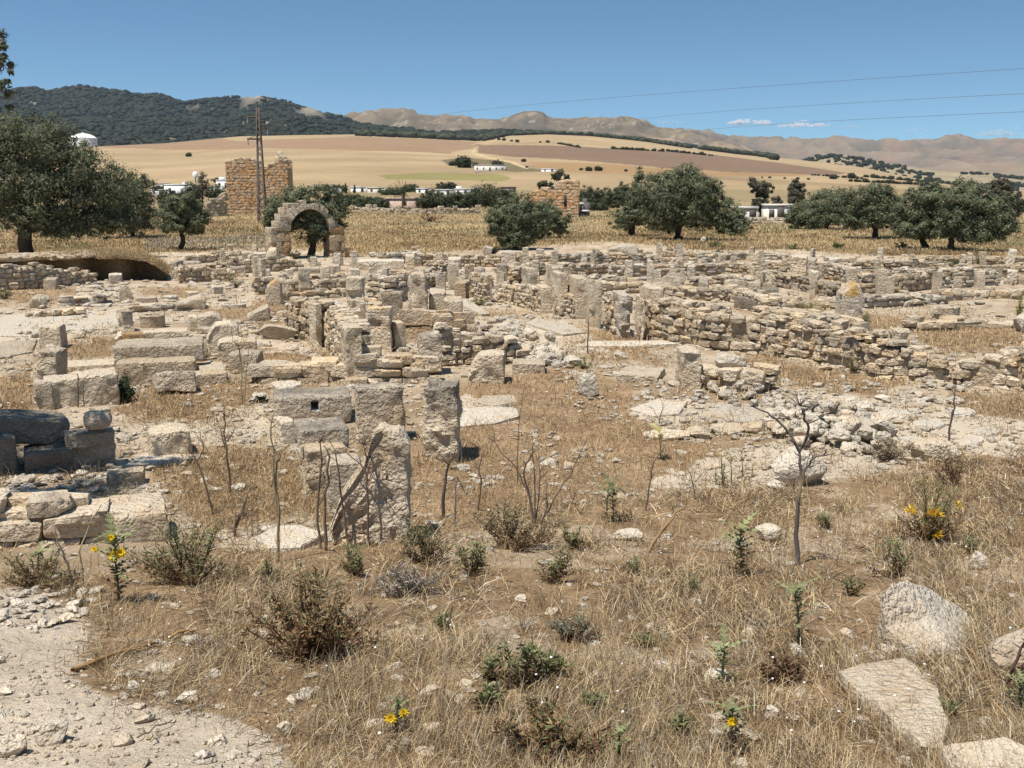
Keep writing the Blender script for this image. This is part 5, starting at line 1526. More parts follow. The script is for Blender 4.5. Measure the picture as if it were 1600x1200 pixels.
    t = empty("date_palm", b, "date palm with a round head of fronds before the pink wall", "palm tree")
    A = Acc(); top = at(630, 302, Y) - b
    V, Q = tube([(0, 0, -.2), (0.05, 0, top.z * .5), tuple(top)], [.34, .28, .3], 8); A.add(V, Q, (.075, .058, .042, 1)); A.build("trunk", M_BARK, t, True)
    A = Acc(); r = np.random.default_rng(8)
    for k in range(34):
        az = r.uniform(0, 6.28); el = r.uniform(-1.0, 1.45); L = r.uniform(2.3, 2.9)
        d = np.array([math.cos(az) * math.cos(el), math.sin(az) * math.cos(el), math.sin(el)])
        side = np.cross(d, [0, 0, 1]); side /= np.linalg.norm(side) + 1e-6
        prev = np.array(top); dd = d.copy()
        for s in range(6):
            nx = prev + dd * L / 6
            wd = .13 * (1 - s / 7)
            for sg in (-1, 1):
                for q in (0, .5):
                    a = prev + (nx - prev) * q
                    A.add([a, a + side * sg * wd + dd * .25 + np.array([0, 0, r.uniform(-.22, .22)]), a + dd * .16], [[0, 1, 2]], (*(np.array([.07, .078, .045]) * r.uniform(.7, 1.3)), 1))
            prev = nx; dd = dd + np.array([0, 0, -.05]); dd /= np.linalg.norm(dd)
    A.build("crown", M_LEAF, t)

def make_field_bushes():
    bl = []
    for k in range(6):
        r = np.random.default_rng(50 + k)
        m = 700
        d = r.normal(0, 1, (m, 3)); d /= np.linalg.norm(d, axis=1, keepdims=True)
        p = d * (.3 + .25 * r.random((m, 1))) * np.array([1, 1, .8]); p += .1 * r.normal(0, 1, (m, 3)) * (r.random((m, 1)) < .5)
        nrm = d + r.normal(0, .5, (m, 3)); nrm /= np.linalg.norm(nrm, axis=1, keepdims=True)
        t = np.cross(nrm, r.normal(0, 1, (m, 3))); t /= np.linalg.norm(t, axis=1, keepdims=True); w = np.cross(nrm, t)
        V = np.stack([p - t * .1, p + w * .07, p + t * .1, p - w * .07], 1).reshape(-1, 3)
        c = np.repeat(np.c_[np.array([[.062, .068, .038]]) * r.uniform(.6, 1.4, (m, 1)), np.ones(m)], 4, 0)
        o = mk("field_bush", V, np.arange(m * 4).reshape(m, 4), M_LEAF, None, c); bl.append(o.data); bpy.data.objects.remove(o)
    r = np.random.default_rng(3)
    def put(x, y, s, lab, grp):
        p = Pfar(x, y); k = F / p.y
        o = bpy.data.objects.new("field_bush", bl[int(r.integers(6))]); COL.objects.link(o)
        o.location = (p.x, p.y, p.z + s / k * .3); o.scale = (s / k * r.uniform(1, 1.3), s / k, s / k * r.uniform(.8, 1)); o.rotation_euler = (0, 0, r.uniform(0, 6))
        tag(o, lab, "bush", grp)
    for x, y, s, lab in ((295, 245, 8, "lone dark bush in the golden field behind the olives"), (818, 253, 7, "round tree at the end of the field track"), (823, 262, 4, "small bush where the field track meets the dark patch"),
                         (908, 266, 5, "left of three bushes below the ploughed field"), (920, 267, 9, "low wide bush below the ploughed field"), (935, 267, 10, "largest bush below the ploughed field"), (978, 268, 5, "single bush right of the three below the ploughed field"),
                         (706, 259, 9, "left end tree by the white farmhouse"), (712, 258, 9, "second tree left of the farmhouse"), (724, 262, 22, "large round tree hiding the farmhouse's left end"), (777, 264, 17, "round tree before the farmhouse's right end"), (743, 260, 8, "thin tree at the farmhouse door"),
                         (1330, 279, 12, "left one of two wide bushes in the right wheat field"), (1302, 280, 10, "bush in the right wheat field by a smaller one")):
        put(x, y, s, lab, "bushes in the wheat fields")
    for pts, n, s, lab in (([(772, 218), (806, 222)], 5, 4.5, "small tree on the upper wheat field edge"), ([(846, 223), (856, 223)], 2, 4, "one of two trees on the open upper wheat"),
                           ([(872, 225), (906, 231)], 12, 4, "bush in the short hedge across the upper wheat"), ([(958, 233), (1034, 237)], 16, 4.5, "bush in the hedge above the ploughed field"), ([(1044, 237), (1112, 244)], 15, 4.5, "bush in the right hedge above the ploughed field"),
                           ([(1268, 274), (1345, 280)], 14, 4, "bush in the thin line across the right wheat"), ([(1330, 284), (1450, 290)], 18, 6.5, "bush in the thicker row behind the right grove"), ([(1350, 277), (1470, 287)], 20, 5.5, "bush in the upper row of the right wheat"), ([(1190, 278), (1262, 281)], 5, 4, "scattered bush in the wheat above the eucalyptus")):
        for k in range(n):
            t = (k + r.uniform(-.3, .3)) / max(1, n - 1)
            put(pts[0][0] + (pts[1][0] - pts[0][0]) * t, pts[0][1] + (pts[1][1] - pts[0][1]) * t, s * r.uniform(.7, 1.4), lab, lab.replace("bush in ", "bushes in "))

# ------------------------------------------------------------------ arch, towers, mast
def stones_box(A, r, x0, x1, y0, y1, z0, z1, sw, sh, tint, var=.15, faces="fblr", rag=None, n=3, warm=.3):
    """course an upright box with squared stones on its outside (local coordinates)"""
    t0 = np.array(T[tint]) if isinstance(tint, str) else np.array(tint)
    d = min(.45, (y1 - y0) / 2, (x1 - x0) / 2)
    def run(ax, a0, a1, f, inw):
        z = z0; row = 0
        while z < z1 - .02:
            h = min(sh * r.uniform(.85, 1.15), z1 - z + .05)
            s = a0 - (sw * .5 if row % 2 else 0) * r.uniform(.4, 1)
            while s < a1 - .02:
                w = sw * r.uniform(.65, 1.4); e0, e1 = max(s, a0), min(s + w, a1); s += w
                if e1 - e0 < .06: continue
                if rag is not None and z + h * .6 > rag((e0 + e1) / 2, ax): continue
                V, Q = stone_unit(int(r.integers(14)), n); V = np.sign(V) * np.minimum(np.abs(V) * 1.1, .5)
                dd = d * r.uniform(.95, 1.08); u = V[:, 0] * (e1 - e0) * .985 + (e0 + e1) / 2; q = f + inw * (V[:, 1] * dd + dd / 2 + r.normal(0, .012)); zz = V[:, 2] * h * .985 + z + h / 2
                c = t0.copy(); c[:3] *= r.uniform(1 - var, 1 + var)
                if r.random() < warm: c[:3] *= (1.05, .9, .72)
                P3 = np.c_[u, q, zz] if ax == 'x' else np.c_[q, u, zz]
                if ax == 'y': Q = Q[:, ::-1]
                A.add(P3, Q, c)
            z += h; row += 1
    if 'f' in faces: run('x', x0, x1, y0, 1)
    if 'b' in faces: run('x', x0, x1, y1, -1)
    if 'l' in faces: run('y', y0 + d, y1 - d, x0, 1)
    if 'r' in faces: run('y', y0 + d, y1 - d, x1, -1)
    V, Q = cube_t(1, 1, 1)
    g = .1
    zt = z1 if rag is None else min(rag(x, 'x') for x in np.linspace(x0, x1, 9)) - .3
    A.add(V * np.array([(x1 - x0) / 2 - g, (y1 - y0) / 2 - g, (zt - z0) / 2 - .02]) + np.array([(x0 + x1) / 2, (y0 + y1) / 2, (z0 + zt) / 2]), Q, np.array([*(t0[:3] * .85), 0]))

def make_arch():
    Y = float(Yrow(405)); k = ppm(Y); r = np.random.default_rng(21)
    b = P(488, 404)
    t = empty("stone_arch", b, "ruined round arch of big buff blocks standing at the back of the ruins", "arch", None, math.radians(29))
    m = lambda px: (px - 488) / k * 1.05
    hz = lambda py: at(488, py, Y).z - b.z
    th = 1.5
    zs = hz(358)
    xl, xr = m(457), m(517)
    OB = (.54, .43, .295, .15)
    A = Acc(); stones_box(A, r, m(434), xl, 0, th, -.2, zs, .9, .62, OB, .1, warm=.5); stones_box(A, r, m(424), m(436), .1, th - .2, -.2, hz(378), .6, .5, 'C', .1)
    A.build("left_pier", M_STONE_FAR, t, True, 35)
    A = Acc(); stones_box(A, r, xr, m(541), 0, th, -.2, zs + .1, .75, .6, OB, .12, warm=.4); stones_box(A, r, m(540), m(549), .1, th - .3, -.2, hz(392), .5, .45, 'C', .1)
    A.build("right_pier", M_STONE_FAR, t, True, 35)
    # ring of voussoirs
    cx, cz = (xl + xr) / 2, zs - .05; ri = (xr - xl) / 2; ro = ri + .40
    n = 13
    for i in range(n):
        a0, a1 = math.pi * i / n, math.pi * (i + 1) / n - .012
        V, Q = cube_t(4, 4, 4)
        rr = ro + r.uniform(-.2, .22) + (.12 if 4 <= i <= 8 else 0)
        ang = a0 + (V[:, 0] + 1) / 2 * (a1 - a0); rad = ri + (V[:, 2] + 1) / 2 * (rr - ri)
        y = (V[:, 1] + 1) / 2 * th
        p = np.c_[cx + np.cos(ang) * rad, y, cz + np.sin(ang) * rad]
        p = p + .06 * fbm(p * 2.2 + 9 * i, 3)[:, None] + np.array([0, r.normal(0, .05), 0])
        c = tintcol('C' if i % 3 else 'P', p, 1, 1, 0, .1, i)
        mk("voussoir", p, Q[:, ::-1], M_STONE_FAR, t, c, True, 35)
    # stepped haunch on the left
    A = Acc()
    for (x0, x1, p0, p1) in ((436, 454, 358, 346), (441, 460, 346, 335), (447, 466, 335, 325), (454, 472, 325, 318), (426, 437, 380, 356)):
        V, Q = boxy(m(x1) - m(x0), th * .9, hz(p1) - hz(p0) + .03, int(x0), .12, .03, .05, 6, .15)
        mk('haunch_stone', V + np.array([(m(x0) + m(x1)) / 2, th / 2 - .05, hz(p0)]), Q, M_STONE_FAR, t, tintcol('C', V, .5, 1, .5, .1, int(x0)), True, 35)
    for (x0, x1, p0, p1) in ((519, 536, 360, 352), (514, 528, 348, 338), (519, 532, 356, 346)):
        V, Q = boxy(m(x1) - m(x0), th * .8, hz(p1) - hz(p0), int(x0), .12, .03, .05, 6, .2)
        mk('haunch_stone', V + np.array([(m(x0) + m(x1)) / 2, th / 2, hz(p0)]), Q, M_STONE_FAR, t, tintcol('G', V, .5, 1, .4, .1, int(x0)), True, 35)

def make_towers():
    r = np.random.default_rng(31)
    def tower(L, R, base, top, Y, label, ragpx, depth, yaw, extra=None):
        b = at((L + R) / 2, base, Y); k = ppm(Y)
        b.z = float(ground_z(b.x, Y)[0])
        t = empty("stone_tower", b, label, "tower", "square ruined towers", yaw)
        m = lambda px: (px - (L + R) / 2) / k
        hz = lambda py: at(L, py, Y).z - b.z
        xs = [m(p[0]) for p in ragpx]; zs = [hz(p[1]) for p in ragpx]
        rag = lambda x, ax: float(np.interp(x if ax == 'x' else 0, xs, zs)) - (0 if ax == 'x' else .8)
        OB = (.66, .48, .32, .04)
        A = Acc(); stones_box(A, r, m(L), m(R), 0, depth, -.6, hz(min(p[1] for p in ragpx)), 0.8, .40, OB, .09, "flrb", rag, 3, .4)
        A.build("walls", M_STONE_FAR, t, True, 35)
        A = Acc()
        for i in range(70):
            x = r.uniform(m(L), m(R)); p, Q = rock_unit(300 + i % 16, 3); s = r.uniform(.3, .8)
            A.add(p * s * np.array([1.3, 1, .7]) + np.array([x, r.uniform(.2, depth * .7), rag(x, 'x') - r.uniform(0, .35)]), Q, np.array(T['C']) * np.array([.9, .9, .9, 2]))
        A.build("broken_top", M_STONE_FAR, t, True, 35)
        return t, m, hz
    t, m, hz = tower(357, 451, 338, 246, 150, "tall square tower of orange buff masonry behind the lattice mast", [(357, 250), (372, 249), (385, 247), (396, 247), (402, 254), (414, 259), (425, 257), (436, 250), (440, 247), (445, 246), (451, 250)], 8.5, .12)
    A = Acc()
    for x, y, s in ((441, 243, .9), (440, 239, .7), (446, 246, .8), (437, 248, .9)):
        p, Q = rock_unit(3 + int(s * 10), 4); A.add(p * s * np.array([1.1, 1, .8]) + np.array([m(x), .8, hz(y)]), Q, T['C'])
    A.build("corner_stones", M_STONE_FAR, t, True, 35)
    t2, m2, h2 = tower(818, 904, 345, 282, 140, "smaller ruined tower with a slit window and plants growing on top", [(818, 308), (834, 299), (848, 292), (853, 293), (862, 294), (872, 286), (880, 283), (890, 282), (904, 281)], 7.0, -.08)
    V, Q = cube_t(1, 1, 1)
    A = Acc(); A.add(V * np.array([.16, .05, .75]) + np.array([m2(883), -.04, h2(314)]), Q, (.05, .04, .03, 1)); A.build("slit_window", M_PAINT, t2)
    r2 = np.random.default_rng(9); A = Acc()
    for cx, cz, s in ((868, 276, 5.5), (874, 270, 4), (850, 287, 2.5), (843, 289, 2), (860, 290, 2), (885, 278, 1.8)):
        for _ in range(150):
            d = r2.normal(0, .45, 3) * s / ppm(140); c = np.array([m2(cx), 1.5, h2(cz)]) + d; a = r2.normal(0, .2, (3, 3))
            A.add(c + a, [[0, 1, 2]], (*(np.array([.12, .125, .07]) * r2.uniform(.6, 1.4)), 1))
    A.build("wall_plants", M_LEAF, t2)
    # stub wall and tumble at the foot of the big tower
    wall("tumbled grey rubble wall running left from the big tower", [(322, 339, 322), (356, 338, 302)], 1.2, .6, .35, 'G', 1, var=.2)
    wall("low ruined wall line along the town side of the golden field", [(548, 331, 325), (600, 333, 326), (665, 334, 327), (750, 333, 327)], .9, .7, .35, 'G', 1.2, var=.25)
    wall("pale rubble bank before the long white building", [(1172, 349, 340), (1240, 350, 342), (1330, 352, 343)], .9, .6, .3, 'P', 1, var=.2)

def make_mast():
    Y = 128.0; k = ppm(Y)
    b = at(410.5, 345, Y); b.z = float(ground_z(b.x, Y)[0])
    t = empty("lattice_mast", b, "rusty lattice power mast with short cross arms before the big tower", "power mast")
    hz = lambda py: at(410, py, Y).z - b.z
    rust = (.095, .072, .056, 1)
    A = Acc()
    h = hz(168); z1 = hz(225)
    w = lambda z: .48 - .24 * min(1, z / z1)
    def bar(A, a, c, rad=.045): V, Q = tube([a, c], [rad, rad], 4); A.add(V, Q, rust)
    cor = ((-1, -1), (1, -1), (1, 1), (-1, 1))
    for sx, sy in cor: bar(A, (sx * w(0), sy * w(0), -.3), (sx * w(z1), sy * w(z1), z1), .085); bar(A, (sx * w(z1), sy * w(z1), z1), (sx * .13, sy * .13, h), .08)
    z = 0.0
    while z < h - .5:
        st = .85; z2 = min(z + st, h); wa = w(z) if z < z1 else .24 - .11 * (z - z1) / (h - z1); wb = w(z2) if z2 < z1 else .24 - .11 * (z2 - z1) / (h - z1)
        for i in range(4):
            a, c = cor[i], cor[(i + 1) % 4]
            if (int(z / st) + i) % 2: a, c = c, a
            bar(A, (a[0] * wa, a[1] * wa, z), (c[0] * wb, c[1] * wb, z2), .045)
        z = z2
    A.build("lattice", M_METAL, t)
    for py, l, rr in ((183, 393, 413), (201, 406, 425), (217, 392, 415)):
        A = Acc(); z = hz(py); x0, x1 = (l - 410.5) / k, (rr - 410.5) / k
        bar(A, (x0, 0, z), (x1, 0, z), .12); bar(A, (0, 0, z + .5), (x0 if abs(x0) > x1 else x1, 0, z), .035)
        o = A.build("cross_arm", M_METAL, t)
        A = Acc(); xe = x0 * .93 if abs(x0) > x1 else x1 * .93
        V, Q = lathe([(.03, 0), (.1, -.1), (.04, -.2), (.1, -.3), (.04, -.4), (.1, -.5), (.03, -.75)], 8); A.add(V + np.array([xe, 0, z]), Q, (.3, .3, .28, 1)); A.build("insulator", M_PAINT, o)
    # wires crossing the right of the sky
    for lab, p0, p1, p2 in (("topmost power line across the sky", (1660, 103, 120), (1150, 149, 250), (640, 186, 620)), ("middle power line across the sky", (1660, 143, 120), (1300, 167, 240), (960, 192, 640)), ("lowest power line across the sky over the small clouds", (1660, 172, 120), (1340, 190, 240), (1040, 211, 640))):
        a, m_, c = at(*p0), at(*p1), at(*p2); pts = []
        for s in np.linspace(0, 1, 40):
            q = a * (1 - s) + c * s; pts.append((q.x, q.y, q.z - 4 * s * (1 - s) * 5.0 * 0))
        Y_ = [p[1] for p in pts]
        # sag: bend the straight span so that it passes the middle sight line
        tm = (m_.y - a.y) / (c.y - a.y); sag = (a * (1 - tm) + c * tm).z - m_.z
        pts = [(x, y, z - sag * (4 * s * (1 - s)) / max(.05, 4 * tm * (1 - tm))) for (x, y, z), s in zip(pts, np.linspace(0, 1, 40))]
        V, Q = tube(pts, [.022 + .04 * s for s in np.linspace(0, 1, 40)], 5)
        tag(mk("power_line", V, Q, M_METAL, None, (.10, .10, .11, 1)), lab, "power line", "power lines")

# ------------------------------------------------------------------ the town
def make_town():
    wht = (.78, .76, .72, 1); crm = (.62, .56, .48, 1); dk = (.12, .11, .10, 1)
    def house(L, R, base, top, Y, label, col=wht, dome=None, win=2, upper=None, name="house"):
        Y = Yground((L + R) / 2, base); b = at((L + R) / 2, base, Y); k = ppm(Y); w = (R - L) / k; h = at(L, top, Y).z - b.z
        t = empty(name, b, label, "house", "houses of the town")
        V, Q = cube_t(1, 1, 1); dp = max(3, w * .7)
        A = Acc(); A.add(V * np.array([w / 2, dp / 2, h / 2 + .8]) + np.array([0, dp / 2, h / 2 - .8]), Q, col)
        if upper:
            x0, x1, hh = upper; A.add(V * np.array([(x1 - x0) * w / 2, dp / 3, hh / 2]) + np.array([((x0 + x1) / 2 - .5) * w, dp / 2, h + hh / 2 - .01]), Q, col)
        A.build("walls", M_PAINT, t)
        A = Acc()
        for sx, sy, lx, ly in ((0, .0, w + .12, .2), (0, dp, w + .12, .2), (-w / 2, dp / 2, .2, dp - .2), (w / 2, dp / 2, .2, dp - .2)):
            A.add(V * np.array([lx / 2, ly / 2, .14]) + np.array([sx, sy, h + .12]), Q, np.array(col) * np.array([.93, .93, .93, 1]))
        A.build("roof_edge", M_PAINT, t)
        for i in range(win):
            A = Acc(); x = (i + .5) / win * w - w / 2; dr = (i == win // 2)
            A.add(V * np.array([.32 if not dr else .42, .03, .5 if not dr else .95]) + np.array([x, -.035, max(h * .5, .9) if not dr else .95]), Q, dk); A.build("door" if dr else "window", M_PAINT, t)
        if dome:
            V2, Q2 = lathe([(1, 0), (.95, .3), (.8, .6), (.55, .83), (.25, .97), (.001, 1)], 18)
            s = dome[1] / k; A = Acc(); A.add(V2 * s + np.array([(dome[0] - (L + R) / 2) / k, dp * .4, h]), Q2, wht); A.build("dome", M_PAINT, t, True)
        return t
    house(257, 294, 304, 289, 235, "white house with a low dome among the left trees", dome=(287, 5))
    house(236, 256, 305, 297, 230, "small white house left of the domed house")
    house(240, 262, 296, 287, 290, "flat grey roofed house above the small white house", crm)
    house(327, 345, 300, 292, 250, "pale house behind the leafy tree by the big tower")
    house(338, 358, 294, 282, 260, "two level white house against the big tower's left edge", wht, upper=(.2, .7, 1.2))
    house(508, 531, 304, 296, 250, "long white house right behind the arch olive")
    house(500, 528, 297, 291, 330, "cream roofed house on the far edge behind the arch olive", crm)
    house(548, 572, 300, 293, 320, "white house in the middle of the far roofs")
    house(574, 600, 301, 294, 320, "cream house left of the palm's crown", crm)
    house(596, 622, 305, 297, 270, "pale house half hidden by the date palm")
    house(650, 672, 302, 295, 300, "white house right of the date palm")
    house(676, 708, 304, 297, 290, "long low white house under two small round trees")
    house(710, 733, 304, 296, 290, "white block house in the centre of the town", wht, upper=(.1, .5, 1.0))
    house(733, 748, 303, 295, 280, "bright white house left of the half built one")
    house(782, 806, 305, 293, 270, "half built dark house with a flat roof slab", (.2, .16, .13, 1), win=4)
    house(906, 920, 338, 331, 190, "tiny white shed at the foot of the smaller tower")
    house(904, 917, 327, 319, 230, "small white house right of the smaller tower")
    house(1150, 1184, 345, 326, 215, "white gabled end of the long building by the eucalyptus", (.68, .64, .58, 1), win=2)
    house(1198, 1240, 345, 322, 215, "long white building with a shaded porch", (.66, .62, .55, 1), win=3)
    house(603, 660, 326, 311, 215, "plain pink walled enclosure behind the date palm", (.50, .37, .30, 1), win=1, name="walled_enclosure")
    p = Pfar(762, 266); house(741, 790, 267.5, 258.5, p.y, "long white farmhouse alone in the wheat between two round trees", (.66, .60, .54, 1), win=5, name="farmhouse")
    p = Pfar(859, 268); house(846, 868, 268.5, 264, p.y, "tiny pale farm building in the wheat above the smaller tower", win=2, name="farmhouse")
    # roof tank on a stand
    Y = 300; b = at(306, 290, Y); k = ppm(Y)
    t = empty("water_tank", b, "white rounded tank on a thin stand rising over the left town trees", "water tank")
    A = Acc(); V, Q = lathe([(.8, 0), (.9, .4), (.85, 1.4), (.5, 1.9), (.001, 2.1)], 16); A.add(V * (9 / k / 1.9) + np.array([0, 0, 12 / k]), Q, wht); A.build("tank", M_PAINT, t, True)
    A = Acc(); V, Q = tube([(0, 0, -3), (0, 0, 12 / k)], [.16, .16], 8); A.add(V, Q, (.3, .3, .29, 1)); A.build("stand", M_PAINT, t)
    # storage dome far left
    Y = 2400; b = at(131, 231, Y); k = F / (Y * CP)
    t = empty("storage_dome", b, "big white cylindrical reservoir with a shallow domed roof on the far left rise", "reservoir")
    A = Acc(); R = 20 / k; V, Q = lathe([(R, -8), (R, 14 / k), (R * .98, 15 / k)], 32); A.add(V, Q, wht); A.build("drum", M_PAINT, t, True, 40)
    A = Acc(); V, Q = lathe([(R * 1.01, 14.5 / k), (R * .8, 18 / k), (R * .5, 20.5 / k), (R * .2, 21.6 / k), (R * .12, 21.7 / k), (R * .12, 23 / k), (.001, 23 / k)], 32); A.add(V, Q, wht); A.build("domed_roof", M_PAINT, t, True, 40)
    for x, y in ((460, 217), (486, 216), (514, 218), (178, 229)):
        Y = 2350; k = F / (Y * CP); b = at(x, y + 1, Y); V, Q = cube_t(1, 1, 1)
        o = mk("farm_shed", V * np.array([3.2 / k, 3 / k, 1.3 / k]), Q, M_PAINT, None, wht); o.location = b
        tag(o, "white speck of a farm shed at the foot of the dark wood", "shed", "distant farm sheds")
    # half buried barrel vault at the left: rubble front on the left, open and dark on the right
    prof = np.array([(-80, 424), (-40, 412), (0, 405), (40, 402.5), (80, 401), (115, 399.5), (150, 399), (195, 400), (228, 404), (250, 412), (264, 424)], float)
    Yf = float(Yrow(441)); nx, ny = 60, 12
    px = np.linspace(-80, 264, nx)
    def zt(x, e): return np.array([at(q, v, Yf + .9).z for q, v in zip(x, np.interp(x, prof[:, 0], prof[:, 1]) + e)])
    top = zt(px, 0); V = []
    for s_, th in ((0, 0), (1, .16)):
        for j in range(ny):
            f = j / (ny - 1)
            for i in range(nx):
                q = at(px[i], 440, Yf + .9 + 5.0 * f - (.5 * np.clip((px[i] - 150) / 110, 0, 1) if j == 0 else 0))
                V.append([q.x, q.y, top[i] - th - (.0 if f < .55 else .5 * (f - .55) ** 2)])
    V = np.array(V); V[:, 2] += .14 * fbm(V * 1.3, 3); V[:, 1] += .5 * fbm(V * np.array([1.2, 0, 0]) + 5, 3)
    Q = []
    N = nx * ny
    for j in range(ny - 1):
        for i in range(nx - 1):
            a = j * nx + i; Q.append([a, a + 1, a + nx + 1, a + nx]); a += N; Q.append([a + nx, a + nx + 1, a + 1, a])
    for i in range(nx - 1): Q.append([i + N, i + 1 + N, i + 1, i])
    C = tintcol('P', V, 1, 1, 0, .05, 3)
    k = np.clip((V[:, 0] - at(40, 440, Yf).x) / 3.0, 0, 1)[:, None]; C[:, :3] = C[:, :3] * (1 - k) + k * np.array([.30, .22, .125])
    org = V.mean(0)
    t = empty("ruined_vault", org, "half buried vault with a pale plastered back and a dark open hollow at its right", "vault")
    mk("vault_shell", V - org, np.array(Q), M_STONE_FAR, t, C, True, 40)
    A = Acc()
    for j in range(2):                                      # earth walls at the back and the right end of the hollow
        pts_ = [(at(p_, 440, Yf + 1.75 + .5 * math.sin(p_ * .09))) for p_ in np.linspace(-80, 262, 30)] if j == 0 else [at(262, 440, Yf + y_) for y_ in np.linspace(.7, 2.4, 6)]
        W_ = []
        for p_ in pts_: W_ += [[p_.x, p_.y, float(ground_z(p_.x, p_.y)[0]) - .6], [p_.x, p_.y, (np.interp(toimg(p_.x, p_.y, p_.z)[0], px, top) if j == 0 else top[-1]) + (.0 if j == 0 else .05)]]
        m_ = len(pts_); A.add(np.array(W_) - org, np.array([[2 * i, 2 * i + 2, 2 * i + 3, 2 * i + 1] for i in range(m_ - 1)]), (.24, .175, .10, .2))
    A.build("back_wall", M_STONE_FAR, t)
    A = Acc(); r = np.random.default_rng(6)
    for _ in range(260):                                    # stones breaking through the rim and the crown of the vault
        x_ = r.uniform(-80, 150); d_ = r.random() ** 2.2 * 3.0
        q = at(x_, 440, Yf + .75 + d_); p_, Q_ = rock_unit(int(r.integers(40)), 3); s_ = r.uniform(.12, .42)
        A.add(p_ * s_ * np.array([1.3, 1, .55]) + np.array([q.x, q.y, np.interp(x_, px, top) + r.uniform(-.06, .05)]) - org, Q_, np.array(T['CB'[int(r.integers(2))]]) * np.array([.85, .82, .78, 1.5]))
    A.build("rim_stones", M_STONE_FAR, t, True, 25)
    A = Acc()
    for _ in range(2600):
        x_ = r.uniform(95, 268); q = at(x_, 440, Yf + .65 + 4.6 * r.random() ** 1.5); b_ = np.array([q.x, q.y, np.interp(x_, px, top) - .03 + .05 * r.normal()]) - org
        h_ = r.uniform(.08, .28); dx, dy = r.normal(0, .4, 2) * h_
        A.add([b_ + [-.012, 0, 0], b_ + [.012, 0, 0], b_ + [dx, dy, h_]], [[0, 1, 2]], (*(np.array([.36, .26, .14]) * r.uniform(.6, 1.3)), 1))
    tag(A.build("dry_grass", M_STRAW, t), None, None, None, "stuff")

def make_clouds():
    m, n, l = mat_new("cloud_vapour")
    o = n.new("ShaderNodeOutputMaterial"); v = n.new("ShaderNodeVolumePrincipled")
    v.inputs['Color'].default_value = (1, 1, 1, 1); v.inputs['Anisotropy'].default_value = .2
    v.inputs['Density'].default_value = .03
    l.new(v.outputs[0], o.inputs['Volume'])
    Y = 15500.0; k = F / (Y * CP)
    r = np.random.default_rng(12)
    for (cx, cy, w, h, lab, dn) in ((1172, 189, 64, 13, "left and largest bright little cloud above the far hills", 1), (1254, 193, 72, 12, "long bright cloud right of the largest one", 1), (1062, 190, 76, 9, "faint cloud bank at the left of the row", .4),
                               (1326, 197, 36, 8, "smallest bright cloud in the row", .7), (1440, 203, 60, 8, "faint grey cloud over the far right hills", .55), (1575, 206, 90, 15, "pale cloud cut by the right edge of the sky", .7)):
        A = Acc()
        heads = [(r.uniform(-.8, .8), r.uniform(.35, 1.0)) for _ in range(6)]
        for i in range(90):
            hu, hh = heads[i % 6]; u = float(np.clip(hu + r.normal(0, .16), -1, 1)); e = hh * (1 - .75 * abs(u) ** 2)
            p, Q = blob_t(int(r.integers(50)), 5); zf = r.random() ** 1.3
            s = h / k * r.uniform(.16, .40) * (1 - .35 * zf)
            A.add(p * s * np.array([1.8, 1.5, 1]) + np.array([u * w / 2 / k, r.uniform(-1, 1) * w / 5 / k, zf * e * h / k * .8]), Q)
        ob = A.build("cloud", None, None, True); mm = m
        if dn < 1:
            mm = m.copy(); mm.node_tree.nodes["Principled Volume"].inputs['Density'].default_value = .03 * dn * .3
        ob.data.materials.append(mm)
        ob.location = at(cx, cy + h * .3, Y); tag(ob, lab, "cloud", "small clouds over the hills")
# ------------------------------------------------------------------ dry grass
PALC = {'straw': (.56, .435, .255), 'gold': (.49, .36, .19), 'brown': (.33, .23, .13), 'umber': (.16, .11, .066), 'grey': (.36, .33, .28), 'pale': (.64, .55, .39), 'green': (.15, .165, .065), 'olive': (.22, .20, .10)}
def blades(px, py, length, width, up, r, pal, wts, curl=.5, lift=0.0):
    """curved tapering blades rooted at the given pixels; up = 1 upright .. 0 lying"""
    n = len(px)
    x, y, z = Pa(px, py)
    root = np.stack([x, y, z + lift], 1)
    az = r.uniform(0, 2 * math.pi, n)
    h = np.stack([np.cos(az), np.sin(az), np.zeros(n)], 1)
    d0 = h * (1 - up)[:, None] + np.array([0, 0, 1.0]) * up[:, None]
    d0 /= np.linalg.norm(d0, axis=1, keepdims=True)
    d1 = d0 + h * (curl * r.uniform(.2, 1.4, n))[:, None] - np.array([0, 0, 1.0]) * (curl * .35 * r.random(n))[:, None]
    d1 /= np.linalg.norm(d1, axis=1, keepdims=True)
    L = length[:, None]
    side = np.cross(d0, np.stack([np.sin(az * 3.1), np.cos(az * 2.3), np.full(n, .4)], 1)); side /= np.linalg.norm(side, axis=1, keepdims=True) + 1e-9
    w = (width / 2)[:, None] * side
    p1 = root + d0 * L * .5; p2 = p1 + d1 * L * .5
    p1[:, 2] = np.maximum(p1[:, 2], root[:, 2] + .006); p2[:, 2] = np.maximum(p2[:, 2], root[:, 2] + .004)
    V = np.stack([root - w, root + w, p1 + w * .8, p1 - w * .8, p2 + w * .25, p2 - w * .25], 1).reshape(-1, 3)
    b = np.arange(n)[:, None] * 6
    Q = np.concatenate([b + np.array([[0, 1, 2, 3]]), b + np.array([[3, 2, 4, 5]])])
    keys = np.array([PALC[k] for k in pal]); c = keys[r.choice(len(pal), n, p=np.array(wts) / sum(wts))] * r.uniform(.7, 1.2, (n, 1))
    return V, Q, np.repeat(np.c_[c, np.ones(n)], 6, 0)

def cat(parts):
    V = np.concatenate([p[0] for p in parts]); off = np.cumsum([0] + [len(p[0]) for p in parts[:-1]])
    return V, np.concatenate([p[1] + o for p, o in zip(parts, off)]), np.concatenate([p[2] for p in parts])

